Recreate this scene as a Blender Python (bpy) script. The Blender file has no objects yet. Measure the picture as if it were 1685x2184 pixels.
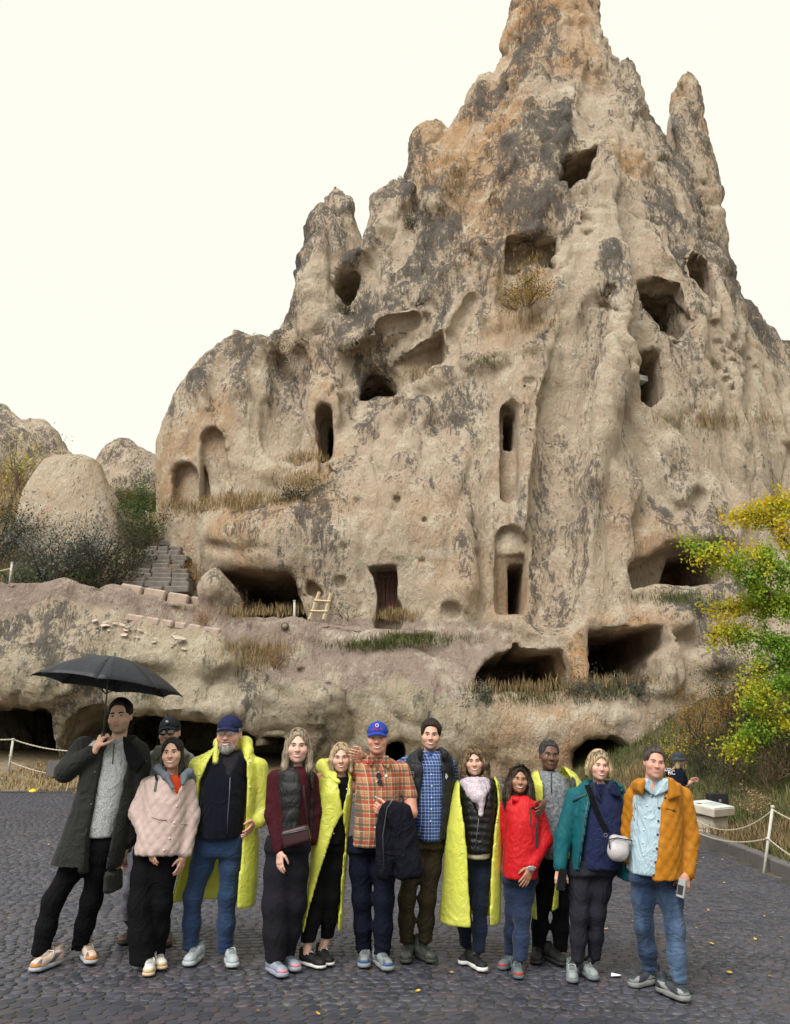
import bpy, math, random, time
import numpy as np
from mathutils import Vector, Matrix
T0 = time.time()
SC = bpy.context.scene
COL = SC.collection
R = math.radians
F4 = np.float32

# ------------------------------------------------------------------ camera, sky, sun, exposure
FPX = 800.0                      # focal length in pixels of the 790 x 1024 picture
CAMZ = 1.60
HORIZ = 736.0
PITCH = math.atan((HORIZ - 512.0) / FPX)
cam_d = bpy.data.cameras.new('camera')
cam_d.sensor_fit = 'VERTICAL'
cam_d.sensor_height = 36.0
cam_d.lens = FPX / 1024.0 * 36.0
cam_d.clip_end = 2000.0
cam_d.clip_start = 0.1
cam = bpy.data.objects.new('camera', cam_d)
cam.location = (0, 0, CAMZ)
cam.rotation_euler = (math.pi / 2 + PITCH, 0, 0)
COL.objects.link(cam)
SC.camera = cam

SUN_EL, SUN_AZ = R(50), R(212)   # soft, from above and behind the camera, a little to its left
w = bpy.data.worlds.new('World'); SC.world = w; w.use_nodes = True
nt = w.node_tree; nt.nodes.clear()
wo = nt.nodes.new('ShaderNodeOutputWorld')
sky = nt.nodes.new('ShaderNodeTexSky'); sky.sky_type = 'NISHITA'; sky.sun_disc = False
sky.sun_elevation = SUN_EL; sky.sun_rotation = SUN_AZ
bg1 = nt.nodes.new('ShaderNodeBackground'); bg1.inputs[1].default_value = 0.05
nt.links.new(sky.outputs[0], bg1.inputs[0])
bg2 = nt.nodes.new('ShaderNodeBackground')          # the even cloud deck under it
bg2.inputs[0].default_value = (0.985, 0.99, 0.865, 1); bg2.inputs[1].default_value = 0.368
mx = nt.nodes.new('ShaderNodeMixShader'); mx.inputs[0].default_value = 0.93
nt.links.new(bg1.outputs[0], mx.inputs[1]); nt.links.new(bg2.outputs[0], mx.inputs[2])
nt.links.new(mx.outputs[0], wo.inputs[0])

sun_d = bpy.data.lights.new('sun', 'SUN'); sun_d.energy = 1.5; sun_d.angle = R(40); sun_d.color = (1.0, 0.975, 0.94)
sun = bpy.data.objects.new('sun', sun_d); COL.objects.link(sun)
sdir = Vector((math.sin(SUN_AZ) * math.cos(SUN_EL), math.cos(SUN_AZ) * math.cos(SUN_EL), math.sin(SUN_EL)))
sun.rotation_euler = (-sdir).to_track_quat('-Z', 'Y').to_euler()
sun.location = (-6, -12, 30)
SC.view_settings.view_transform = 'Standard'
SC.view_settings.look = 'None'
SC.view_settings.gamma = 1.0
SC.view_settings.exposure = 1.54
SC.view_settings.use_curve_mapping = False
SC.render.engine = 'CYCLES'
SC.cycles.max_bounces = 6
SC.cycles.transparent_max_bounces = 12
SC.cycles.use_denoising = True

# ------------------------------------------------------------------ picture geometry: pixel + depth -> world
CP, SP = math.cos(PITCH), math.sin(PITCH)
def ray(u, v):
    a = (u - 395.0) / FPX; b = (512.0 - v) / FPX
    return (a, CP - SP * b, SP + CP * b)
def at(u, v, Y):
    d = ray(u, v); t = Y / d[1]
    return np.array((d[0] * t, Y, CAMZ + d[2] * t))
K = 790.0 / 1685.0               # survey coordinates (1685 wide) -> pixels
def sv(u, v, Y): return at(u * K, v * K, Y)
SLOPE = -0.03
def ground_z(x, y):
    """paved square: a slight cross fall, rising gently to the foot of the rock"""
    x = np.asarray(x, float); y = np.asarray(y, float)
    return SLOPE * np.clip(x, -14, 9) + 0.16 * np.clip(y - 21.5, 0, 5)
def on_ground(u, v):
    d = ray(u, v); t = 4.0
    for _ in range(40):
        x, y = d[0] * t, d[1] * t
        t += 0.8 * ((CAMZ + d[2] * t) - float(ground_z(x, y))) / max(1e-3, -d[2] + 0.02)
        t = max(0.5, min(t, 80))
    return np.array((d[0] * t, d[1] * t, float(ground_z(d[0] * t, d[1] * t))))

# ------------------------------------------------------------------ noise
_TAB = np.random.RandomState(7).uniform(-1, 1, 1 << 18).astype(F4)
def _hash(ix, iy, iz, s):
    return _TAB[((ix & 63) | ((iy & 63) << 6) | ((iz & 63) << 12)) ^ ((s * 7919 + 1234) & 0x3ffff)]
def noise(x, y, z, s=0):
    x = np.asarray(x, F4); y = np.asarray(y, F4); z = np.asarray(z, F4)
    fx, fy, fz = np.floor(x), np.floor(y), np.floor(z)
    ix, iy, iz = fx.astype(np.int32), fy.astype(np.int32), fz.astype(np.int32)
    x = x - fx; y = y - fy; z = z - fz
    x = x * x * (3 - 2 * x); y = y * y * (3 - 2 * y); z = z * z * (3 - 2 * z)
    so = (s * 7919 + 1234) & 0x3ffff
    X0 = ix & 63; X1 = (ix + 1) & 63; Y0 = (iy & 63) << 6; Y1 = ((iy + 1) & 63) << 6; Z0 = (iz & 63) << 12; Z1 = ((iz + 1) & 63) << 12
    def ln(Yk, Zk):
        q = Yk | Zk; a = _TAB[(X0 | q) ^ so]; return a + (_TAB[(X1 | q) ^ so] - a) * x
    a = ln(Y0, Z0); a += (ln(Y1, Z0) - a) * y
    b = ln(Y0, Z1); b += (ln(Y1, Z1) - b) * y
    return a + (b - a) * z
def fbm(x, y, z, o=4, s=0, g=0.5, l=2.03):
    r = 0; a = 1.0; t = 0
    for i in range(o):
        r = r + a * noise(x, y, z, s + i * 17); t += a
        a *= g; x = x * l + 3.1; y = y * l - 1.7; z = z * l + 5.3
    return r / t
def sstep(a, b, x):
    t = np.clip((x - a) / (b - a), 0, 1); return t * t * (3 - 2 * t)

# ------------------------------------------------------------------ signed distance modelling
def smin(a, b, k):
    if k <= 0: return np.minimum(a, b)
    h = np.clip(0.5 + 0.5 * (b - a) / k, 0, 1)
    return b + (a - b) * h - k * h * (1 - h)
def smax(a, b, k): return -smin(-a, -b, k)
class Field:
    """list of (op, fn, lo, hi, k); far primitives are skipped per chunk of points"""
    def __init__(s, far=1.0): s.ops = []; s.far = far; s.wide = False
    def add(s, prim, k=0.0): s.ops.append(('+', prim[0], prim[1], prim[2], k)); return s
    def sub(s, prim, k=0.0): s.ops.append(('-', prim[0], prim[1], prim[2], k)); return s
    def cut(s, prim, k=0.0): s.ops.append(('&', prim[0], None, None, k)); return s
    def inset(s, prim, depth, k=0.0): s.ops.append(('i', prim[0], prim[1], prim[2], (depth, k))); return s
    def __call__(s, P):
        P = np.asarray(P, F4)
        X, Y, Z = P[:, 0], P[:, 1], P[:, 2]
        lo = P.min(0); hi = P.max(0)
        d = np.full(len(P), s.far, F4)
        for op, fn, l, h, k in s.ops:
            kk = k if not isinstance(k, tuple) else k[1]
            m = s.far if op == '+' or s.wide else kk + 1e-3
            if l is not None and (np.any(lo > h + m) or np.any(hi < l - m)): continue
            e = fn(X, Y, Z)
            if op == '+': d = smin(d, e, k)
            elif op == '-': d = smax(d, -e, k)
            elif op == '&': d = smax(d, e, k)
            else: d = smax(d, -smax(e, -(d + k[0]), 0.0), k[1])
        return d
def bb(*pts): 
    a = np.array(pts, float); return a.min(0), a.max(0)
def capsule(a, b, ra, rb, sy=1.0):
    """round cone; sy < 1 squashes it in y"""
    a = np.array(a, float); b = np.array(b, float); ab = b - a; L2 = max(1e-9, float(ab @ ab)); m = max(ra, rb)
    def f(X, Y, Z):
        px, py, pz = X - a[0], Y - a[1], Z - a[2]
        t = np.clip((px * ab[0] + py * ab[1] + pz * ab[2]) / L2, 0, 1)
        qx, qy, qz = px - t * ab[0], (py - t * ab[1]) / sy, pz - t * ab[2]
        return (np.sqrt(qx * qx + qy * qy + qz * qz) - (ra + (rb - ra) * t)) * min(1.0, sy)
    return f, np.minimum(a, b) - m, np.maximum(a, b) + m
def ellipsoid(c, r, M=None):
    c = np.array(c, float); r = np.array(r, float); m = r.max()
    def f(X, Y, Z):
        x, y, z = X - c[0], Y - c[1], Z - c[2]
        if M is not None:
            x, y, z = (M[0][0] * x + M[0][1] * y + M[0][2] * z, M[1][0] * x + M[1][1] * y + M[1][2] * z, M[2][0] * x + M[2][1] * y + M[2][2] * z)
        k0 = np.sqrt((x / r[0]) ** 2 + (y / r[1]) ** 2 + (z / r[2]) ** 2)
        k1 = np.sqrt((x / r[0] ** 2) ** 2 + (y / r[1] ** 2) ** 2 + (z / r[2] ** 2) ** 2)
        return k0 * (k0 - 1) / np.maximum(k1, 1e-6)
    return f, c - m, c + m
def box(c, h, rnd=0.0, M=None):
    c = np.array(c, float); h = np.array(h, float); m = np.linalg.norm(h) if M is not None else h
    def f(X, Y, Z):
        x, y, z = X - c[0], Y - c[1], Z - c[2]
        if M is not None:
            x, y, z = (M[0][0] * x + M[0][1] * y + M[0][2] * z, M[1][0] * x + M[1][1] * y + M[1][2] * z, M[2][0] * x + M[2][1] * y + M[2][2] * z)
        qx, qy, qz = abs(x) - (h[0] - rnd), abs(y) - (h[1] - rnd), abs(z) - (h[2] - rnd)
        o = np.sqrt(np.maximum(qx, 0) ** 2 + np.maximum(qy, 0) ** 2 + np.maximum(qz, 0) ** 2)
        return o + np.minimum(np.maximum(qx, np.maximum(qy, qz)), 0) - rnd
    return f, c - m, c + m
def lathe(zs, cx, cy, rx, ry=None, p=2.0, taper=None):
    """stack of ellipses along z; p > 2 squares the section"""
    o = np.argsort(zs); zs = np.array(zs, float)[o]; cx = np.array(cx, float)[o]; cy = np.array(cy, float)[o]; rx = np.array(rx, float)[o]
    ry = rx if ry is None else np.array(ry, float)[o]
    gmax = 0.0
    for i in range(len(zs) - 1):
        gmax = max(gmax, (abs(rx[i + 1] - rx[i]) + abs(cx[i + 1] - cx[i])) / (zs[i + 1] - zs[i]))
    sc = 1 / math.sqrt(1 + min(gmax, 2.5) ** 2) if taper is None else taper
    nt_ = 400; zt_ = np.linspace(zs[0], zs[-1], nt_); T = np.stack([np.interp(zt_, zs, q) for q in (cx, cy, rx, ry)], -1).astype(F4); dT = np.diff(T, axis=0); kz = F4((nt_ - 1) / (zs[-1] - zs[0])); z0 = F4(zs[0]); z1 = F4(zs[-1])
    def f(X, Y, Z):
        t = np.clip((Z - z0) * kz, 0, nt_ - 1.001); i = t.astype(np.int32); q = T[i] + dT[i] * (t - i)[:, None].astype(F4)
        a = q[:, 2]; b = q[:, 3]; qx = abs(X - q[:, 0]) / a; qy = abs(Y - q[:, 1]) / b
        if p == 2.0: n = np.sqrt(qx * qx + qy * qy)
        else: n = (qx ** F4(p) + qy ** F4(p)) ** F4(1 / p)
        d = (n - 1) * np.minimum(a, b) * F4(sc)
        return np.maximum(d, np.maximum(z0 - Z, Z - z1))
    lo = np.array(((cx - rx).min(), (cy - ry).min(), zs[0])); hi = np.array(((cx + rx).max(), (cy + ry).max(), zs[-1]))
    return f, lo, hi
def poly2(px, pz):
    px = np.array(px, float); pz = np.array(pz, float); n = len(px)
    def f(X, Z):
        d = np.full(X.shape, 1e9, F4); s = np.ones(X.shape, F4)
        for i in range(n):
            j = i - 1
            ex, ez = px[j] - px[i], pz[j] - pz[i]
            wx, wz = X - px[i], Z - pz[i]
            t = np.clip((wx * ex + wz * ez) / max(1e-9, ex * ex + ez * ez), 0, 1)
            bx, bz = wx - ex * t, wz - ez * t
            d = np.minimum(d, bx * bx + bz * bz)
            c1 = Z >= pz[i]; c2 = Z < pz[j]; c3 = ex * wz > ez * wx
            s = np.where((c1 & c2 & c3) | (~c1 & ~c2 & ~c3), -s, s)
        return s * np.sqrt(d)
    return f
def prism(px, pz, y0, y1, rnd=0.0):
    g = poly2(px, pz); cy, hy = (y0 + y1) / 2, (y1 - y0) / 2
    def f(X, Y, Z):
        a = g(X, Z) + rnd; b = abs(Y - cy) - hy + rnd
        return np.minimum(np.maximum(a, b), 0) + np.sqrt(np.maximum(a, 0) ** 2 + np.maximum(b, 0) ** 2) - rnd
    return f, np.array((min(px), y0, min(pz))), np.array((max(px), y1, max(pz)))

def surface_nets(f, lo, hi, h, B=8, slack=1.25, chunk=60000, levels=1):
    """sparse surface nets: only blocks near the surface are sampled.  returns V, quads"""
    lo = np.array(lo, float); hi = np.array(hi, float)
    bs = h * B
    S = 4 if levels > 1 else 1
    n0 = np.maximum(1, np.ceil((hi - lo) / (bs * S)).astype(int))
    g = np.stack(np.meshgrid(*[np.arange(k) for k in n0], indexing='ij'), -1).reshape(-1, 3)
    kc = max(1500, chunk // 20) if levels > 1 else chunk
    def keep(g, size):
        c = lo + (g + 0.5) * size
        out = []
        if isinstance(f, Field): f.wide = True
        for i in range(0, len(c), kc): out.append(f(c[i:i + kc]))
        if isinstance(f, Field): f.wide = False
        d = np.concatenate(out) if out else np.zeros(0)
        return g[np.abs(d) < 0.5 * math.sqrt(3) * size * slack]
    if S > 1:
        g = keep(g, bs * S)
        o = np.stack(np.meshgrid(*[np.arange(S)] * 3, indexing='ij'), -1).reshape(-1, 3)
        g = (g[:, None] * S + o[None]).reshape(-1, 3)
    q = g // (3 if levels > 1 else 4)
    g = g[np.lexsort((g[:, 0], g[:, 1], g[:, 2], q[:, 0], q[:, 1], q[:, 2]))]
    g = keep(g, bs)
    if len(g) == 0: return np.zeros((0, 3)), np.zeros((0, 4), int)
    off = np.stack(np.meshgrid(*[np.arange(B + 1)] * 3, indexing='ij'), -1).reshape(-1, 3)
    nb = max(1, chunk // len(off))
    N = (np.ceil((hi - lo) / h).astype(np.int64) + 4 * B)
    key = lambda c: ((c[..., 0] + 2) * (N[1] + 4) + (c[..., 1] + 2)) * (N[2] + 4) + (c[..., 2] + 2)
    Vk, Vp, Ek, Es, Ea = [], [], [], [], []
    M = B + 1
    cidx = np.stack(np.meshgrid(*[np.arange(B)] * 3, indexing='ij'), -1).reshape(-1, 3)
    corners = [(i, j, k) for i in (0, 1) for j in (0, 1) for k in (0, 1)]
    edges = [(a, b) for a in range(8) for b in range(a + 1, 8) if sum(abs(np.array(corners[a]) - np.array(corners[b]))) == 1]
    CN = np.array(corners, F4)
    for i in range(0, len(g), nb):
        gb = g[i:i + nb]
        I = gb[:, None] * B + off[None]
        D = f((lo + I.reshape(-1, 3) * h)).reshape(len(gb), M, M, M)
        c8 = np.stack([D[:, a:a + B, b:b + B, c:c + B].reshape(len(gb), -1) for a, b, c in corners], -1)
        ins = c8 < 0
        act = ins.any(-1) & ~ins.all(-1)
        bi, ci = np.nonzero(act)
        if len(bi) == 0: continue
        v8 = c8[bi, ci]
        acc = np.zeros((len(bi), 3), F4); cnt = np.zeros(len(bi), F4)
        for a, b in edges:
            da, db = v8[:, a], v8[:, b]
            m = (da < 0) != (db < 0)
            t = np.where(m, da / np.where(m, da - db, 1), 0)
            acc += np.where(m[:, None], CN[a] + (CN[b] - CN[a]) * t[:, None], 0); cnt += m
        cell = gb[bi] * B + cidx[ci]
        Vk.append(key(cell)); Vp.append(lo + (cell + acc / cnt[:, None]) * h)
        for ax in range(3):
            sl = [slice(0, B)] * 3; sl[ax] = slice(1, B + 1)
            A = D[:, :B, :B, :B] < 0; Bq = D[(slice(None),) + tuple(sl)] < 0
            e = np.argwhere(A != Bq)
            if len(e) == 0: continue
            Ek.append(gb[e[:, 0]] * B + e[:, 1:]); Es.append(A[tuple(e.T)]); Ea.append(np.full(len(e), ax))
    if not Vk: return np.zeros((0, 3)), np.zeros((0, 4), int)
    Vk = np.concatenate(Vk); Vp = np.concatenate(Vp)
    o = np.argsort(Vk); Vk = Vk[o]; Vp = Vp[o]
    Ek = np.concatenate(Ek); Es = np.concatenate(Es); Ea = np.concatenate(Ea)
    Q = []
    for ax in range(3):
        m = Ea == ax; e = Ek[m]; s = Es[m]
        u, v = [(1, 2), (2, 0), (0, 1)][ax]
        du = np.zeros(3, int); du[u] = 1; dv = np.zeros(3, int); dv[v] = 1
        ks = [key(e - du - dv), key(e - dv), key(e), key(e - du)]
        idx = [np.minimum(np.searchsorted(Vk, k), len(Vk) - 1) for k in ks]
        ok = np.ones(len(e), bool)
        for k, j in zip(ks, idx): ok &= Vk[j] == k
        q = np.stack(idx, -1)
        q = np.where(s[:, None], q, q[:, ::-1])[ok]
        Q.append(q)
    return Vp, np.concatenate(Q)

def vnormals(V, Q):
    n = np.cross(V[Q[:, 2]] - V[Q[:, 0]], V[Q[:, 3]] - V[Q[:, 1]])
    N = np.zeros_like(V)
    for i in range(4): 
        for c in range(3): N[:, c] += np.bincount(Q[:, i], n[:, c], len(V))
    return N / np.maximum(np.linalg.norm(N, axis=1, keepdims=True), 1e-9)
def relax(V, Q, it=1, a=0.5):
    for _ in range(it):
        S = np.zeros_like(V); C = np.zeros(len(V))
        for i in range(4):
            for j in (1, 3):
                t = Q[:, (i + j) % 4]
                for c in range(3): S[:, c] += np.bincount(Q[:, i], V[t, c], len(V))
                C += np.bincount(Q[:, i], minlength=len(V))
        V = V + a * (S / np.maximum(C, 1)[:, None] - V)
    return V

# ------------------------------------------------------------------ mesh objects
def mesh_from(V, Fq, name='m', smooth=True):
    me = bpy.data.meshes.new(name)
    V = np.asarray(V, F4); 
    if isinstance(Fq, np.ndarray) and Fq.ndim == 2:
        k = Fq.shape[1]; nf = len(Fq)
        me.vertices.add(len(V)); me.vertices.foreach_set('co', V.ravel())
        me.loops.add(nf * k); me.loops.foreach_set('vertex_index', Fq.astype(np.int32).ravel())
        me.polygons.add(nf); me.polygons.foreach_set('loop_start', np.arange(0, nf * k, k, dtype=np.int32))
        try: me.polygons.foreach_set('loop_total', np.full(nf, k, np.int32))
        except Exception: pass
        me.update(calc_edges=True); me.validate()
    else:
        me.from_pydata([tuple(map(float, v)) for v in V], [], [tuple(int(i) for i in q) for q in Fq]); me.update()
    if smooth:
        me.polygons.foreach_set('use_smooth', np.ones(len(me.polygons), bool))
    return me
def link(name, me, mat=None, parent=None, loc=None):
    o = bpy.data.objects.new(name, me); COL.objects.link(o)
    if mat is not None:
        for m in (mat if isinstance(mat, (list, tuple)) else [mat]): me.materials.append(m)
    if parent is not None: o.parent = parent
    if loc is not None: o.location = loc
    return o
def empty(name, loc=(0, 0, 0)):
    o = bpy.data.objects.new(name, None); COL.objects.link(o); o.location = tuple(float(c) for c in loc); o.empty_display_size = 0.2
    return o
def tag(o, label=None, cat=None, group=None, kind=None):
    if label: o['label'] = label
    if cat: o['category'] = cat
    if group: o['group'] = group
    if kind: o['kind'] = kind
    return o
def attr(me, name, vals):
    a = me.attributes.new(name, 'FLOAT', 'POINT'); a.data.foreach_set('value', np.asarray(vals, F4))
def cattr(me, name, cols):
    a = me.attributes.new(name, 'FLOAT_COLOR', 'POINT')
    c = np.ones((len(cols), 4), F4); c[:, :3] = cols; a.data.foreach_set('color', c.ravel())
class MB:
    """collects simple shapes into one mesh"""
    def __init__(s): s.v = []; s.f = []; s.m = []
    def raw(s, V, Fs, mi=0):
        b = len(s.v); s.v += [tuple(map(float, p)) for p in V]; s.f += [tuple(int(i) + b for i in q) for q in Fs]; s.m += [mi] * len(Fs)
    def box(s, c, h, rz=0.0, M=None, mi=0, top=1.0):
        c = Vector(c); rot = M if M is not None else Matrix.Rotation(rz, 3, 'Z'); P = []
        for dz in (-1, 1):
            k = top if dz > 0 else 1.0
            for dx, dy in ((-1, -1), (1, -1), (1, 1), (-1, 1)): P.append(c + rot @ Vector((dx * h[0] * k, dy * h[1] * k, dz * h[2])))
        s.raw(P, [(3, 2, 1, 0), (4, 5, 6, 7), (0, 1, 5, 4), (1, 2, 6, 5), (2, 3, 7, 6), (3, 0, 4, 7)], mi)
    def tube(s, pts, rad, n=6, mi=0, cap=True):
        pts = [Vector(p) for p in pts]; rad = [rad] * len(pts) if isinstance(rad, (int, float)) else rad
        V = []; prev = None
        for i, p in enumerate(pts):
            t = (pts[min(i + 1, len(pts) - 1)] - pts[max(i - 1, 0)])
            t = t.normalized() if t.length > 1e-9 else Vector((0, 0, 1))
            if prev is None: a = t.cross(Vector((0, 0, 1)) if abs(t.z) < 0.9 else Vector((1, 0, 0))).normalized()
            else: a = (prev - t * prev.dot(t)); a = a.normalized() if a.length > 1e-6 else t.orthogonal().normalized()
            prev = a; b = t.cross(a)
            for k in range(n):
                w = 2 * math.pi * k / n; V.append(p + (a * math.cos(w) + b * math.sin(w)) * rad[i])
        Fs = [(i * n + k, i * n + (k + 1) % n, (i + 1) * n + (k + 1) % n, (i + 1) * n + k) for i in range(len(pts) - 1) for k in range(n)]
        if cap: Fs += [tuple(range(n - 1, -1, -1)), tuple(range((len(pts) - 1) * n, len(pts) * n))]
        s.raw(V, Fs, mi)
    def ribbon(s, pts, wid, side, mi=0):
        V = []; side = Vector(side)
        for i, p in enumerate(pts):
            wv = wid[i] if isinstance(wid, (list, tuple)) else wid
            V += [Vector(p) - side * wv, Vector(p) + side * wv]
        s.raw(V, [(2 * i, 2 * i + 1, 2 * i + 3, 2 * i + 2) for i in range(len(pts) - 1)], mi)
    def build(s, name, mat, parent=None, smooth=False, loc=None):
        me = bpy.data.meshes.new(name); me.from_pydata(s.v, [], s.f); me.update()
        if smooth: me.polygons.foreach_set('use_smooth', np.ones(len(me.polygons), bool))
        o = link(name, me, mat, parent, loc)
        if isinstance(mat, (list, tuple)): me.polygons.foreach_set('material_index', np.array(s.m, np.int32))
        return o

# ------------------------------------------------------------------ materials
class Nodes:
    def __init__(s, name):
        s.m = bpy.data.materials.new(name); s.m.use_nodes = True; s.t = s.m.node_tree; s.t.nodes.clear()
        s.out = s.t.nodes.new('ShaderNodeOutputMaterial')
    def n(s, kind, **kw):
        o = s.t.nodes.new('ShaderNode' + kind)
        for k, v in kw.items():
            if k.startswith('i_'): s.put(o.inputs[int(k[2:])], v)
            else: setattr(o, k, v)
        return o
    def put(s, sock, v):
        if isinstance(v, bpy.types.NodeSocket): s.t.links.new(v, sock)
        elif v is not None:
            if hasattr(sock.default_value, '__len__') and len(sock.default_value) == 4 and hasattr(v, '__len__') and len(v) == 3: v = (*v, 1)
            sock.default_value = v
    def math(s, op, a, b=0.5, c=0.5, clamp=False):
        o = s.n('Math', operation=op, use_clamp=clamp); s.put(o.inputs[0], a); s.put(o.inputs[1], b); s.put(o.inputs[2], c); return o.outputs[0]
    def mix(s, fac, a, b, mode='MIX'):
        o = s.n('Mix', data_type='RGBA', blend_type=mode); s.put(o.inputs[0], fac); s.put(o.inputs[6], a); s.put(o.inputs[7], b); return o.outputs[2]
    def ramp(s, x, *stops):
        o = s.n('ValToRGB'); e = o.color_ramp.elements
        while len(e) < len(stops): e.new(0.5)
        for k, (p, c) in enumerate(stops):
            e[k].position = p; e[k].color = (c, c, c, 1) if isinstance(c, (int, float)) else (*c, 1)
        s.put(o.inputs[0], x); return o.outputs[0]
    def noise(s, co, scale, detail=4, rough=0.55, out=0, dist=0.0):
        o = s.n('TexNoise'); s.put(o.inputs['Vector'], co); o.inputs['Scale'].default_value = scale
        o.inputs['Detail'].default_value = detail; o.inputs['Roughness'].default_value = rough; o.inputs['Distortion'].default_value = dist
        return o.outputs[out]
    def voro(s, co, scale, feat='F1', out='Distance', rnd=1.0):
        o = s.n('TexVoronoi', feature=feat); s.put(o.inputs['Vector'], co); o.inputs['Scale'].default_value = scale; o.inputs['Randomness'].default_value = rnd
        return o.outputs[out]
    def co(s, kind='Object'): return s.n('TexCoord').outputs[kind]
    def scale(s, co, v):
        o = s.n('Mapping'); s.put(o.inputs[0], co); o.inputs['Scale'].default_value = v; return o.outputs[0]
    def attr(s, name, out='Fac'): return s.n('Attribute', attribute_name=name).outputs[out]
    def bump(s, h, strength=0.3, dist=0.02, nrm=None):
        o = s.n('Bump'); s.put(o.inputs['Height'], h); o.inputs['Strength'].default_value = strength; o.inputs['Distance'].default_value = dist
        if nrm is not None: s.put(o.inputs['Normal'], nrm)
        return o.outputs[0]
    def pbsdf(s, col, rough=0.8, nrm=None, spec=0.5, **kw):
        o = s.n('BsdfPrincipled'); s.put(o.inputs['Base Color'], col); s.put(o.inputs['Roughness'], rough); s.put(o.inputs['Specular IOR Level'], spec)
        if nrm is not None: s.put(o.inputs['Normal'], nrm)
        for k, v in kw.items(): s.put(o.inputs[k.replace('_', ' ')], v)
        return o.outputs[0]
    def end(s, sh):
        s.t.links.new(sh, s.out.inputs[0]); return s.m
_MC = {}
def plain(name, col, rough=0.7, var=0.25, scale=9.0, bump=0.15, bscale=120.0, metal=0.0, spec=0.4, sheen=0.0):
    """one colour with soft mottling and a fine grain"""
    if name in _MC: return _MC[name]
    N = Nodes(name); co = N.co()
    a = N.noise(co, scale, 4); b = N.noise(co, bscale, 2)
    k = N.math('MULTIPLY_ADD', a, 2 * var, 1 - var)
    k = N.math('MULTIPLY', k, N.math('MULTIPLY_ADD', b, 0.5, 0.75))
    c = N.n('VectorMath', operation='SCALE'); c.inputs[0].default_value = col; N.put(c.inputs['Scale'], k)
    m = N.end(N.pbsdf(c.outputs[0], rough, N.bump(b, bump, 0.004), spec, Metallic=metal, Sheen_Weight=sheen))
    _MC[name] = m; return m
# ------------------------------------------------------------------ the carved rock
def spire(rows, Y, ky=1.0, p=2.0, slim=0.12):
    """rows of (v, uL, uR[, Y]) in survey coordinates, axis at depth Y"""
    zs, cx, cy, rx = [], [], [], []
    for r in rows:
        y = r[3] if len(r) > 3 else Y
        a = sv(r[1], r[0], y); b = sv(r[2], r[0], y)
        zs.append(a[2]); cx.append((a[0] + b[0]) / 2); cy.append(y); rx.append((b[0] - a[0]) / 2)
    rx = np.maximum(np.array(rx) - slim, .08)
    return lathe(zs, cx, cy, rx, rx * ky, p)
def rbf_front(pts, x0, x1, z0, z1, st=0.5, sm=0.02):
    """front surface y = F(x, z) through control points"""
    W = np.array([sv(u, v, Y) for u, v, Y in pts]); n = len(W)
    A = W[:, [0, 2]]; d = np.linalg.norm(A[:, None] - A[None], axis=-1)
    Mx = np.zeros((n + 3, n + 3)); Mx[:n, :n] = d + sm * np.eye(n) * -1; Mx[:n, n] = 1; Mx[:n, n + 1:] = A; Mx[n, :n] = 1; Mx[n + 1:, :n] = A.T
    s = np.linalg.solve(Mx, np.concatenate([W[:, 1], np.zeros(3)]))
    gx = np.arange(x0, x1 + st, st); gz = np.arange(z0, z1 + st, st)
    G = np.stack(np.meshgrid(gx, gz, indexing='ij'), -1).reshape(-1, 2)
    Fv = (np.linalg.norm(G[:, None] - A[None], axis=-1) @ s[:n] + s[n] + G @ s[n + 1:]).reshape(len(gx), len(gz))
    gy = np.gradient(Fv, st); slope = 1 / np.sqrt(1 + np.minimum(gy[0] ** 2 + gy[1] ** 2, 9))
    def samp(T, X, Z):
        fx = np.clip((X - x0) / st, 0, len(gx) - 1.001); fz = np.clip((Z - z0) / st, 0, len(gz) - 1.001)
        i = fx.astype(int); j = fz.astype(int); a = fx - i; b = fz - j
        return (T[i, j] * (1 - a) * (1 - b) + T[i + 1, j] * a * (1 - b) + T[i, j + 1] * (1 - a) * b + T[i + 1, j + 1] * a * b).astype(F4)
    T2 = np.stack([Fv, slope], -1).astype(F4)
    def both(X, Z):
        fx = np.clip((X - F4(x0)) / F4(st), 0, len(gx) - 1.001); fz = np.clip((Z - F4(z0)) / F4(st), 0, len(gz) - 1.001)
        i = fx.astype(np.int32); j = fz.astype(np.int32); a = (fx - i)[:, None].astype(F4); b = (fz - j)[:, None].astype(F4)
        q = (T2[i, j] * (1 - a) + T2[i + 1, j] * a) * (1 - b) + (T2[i, j + 1] * (1 - a) + T2[i + 1, j + 1] * a) * b; return q[:, 0], q[:, 1]
    return both
RK = Field(2.5)
# --- the cone and its pinnacles
RK.add(spire([(-120, 1130, 1262), (0, 1096, 1279), (60, 1082, 1284), (150, 1060, 1306), (230, 1030, 1340), (300, 1000, 1370), (450, 905, 1440), (600, 800, 1490), (750, 730, 1550), (900, 700, 1610), (1100, 640, 1660), (1340, 600, 1700)], 39.0))
RK.add(spire([(394, 714, 719), (405, 704, 727), (440, 680, 748), (470, 664, 760), (500, 657, 772), (600, 640, 790), (690, 612, 815), (760, 592, 840), (900, 575, 860), (1080, 560, 900)], 34.5), 0.22)
RK.add(spire([(374, 848, 854), (383, 838, 865), (420, 808, 892), (480, 782, 930), (560, 760, 980), (700, 720, 1040), (850, 690, 1060)], 35.0), 0.25)
RK.add(spire([(268, 893, 946), (290, 884, 960), (350, 872, 985), (430, 850, 1020), (520, 830, 1050)], 38.0, p=3.0), 0.22)
RK.add(spire([(165, 1030, 1062), (185, 1005, 1080), (215, 985, 1100), (300, 945, 1120), (400, 900, 1150)], 38.5), 0.25)
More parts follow.
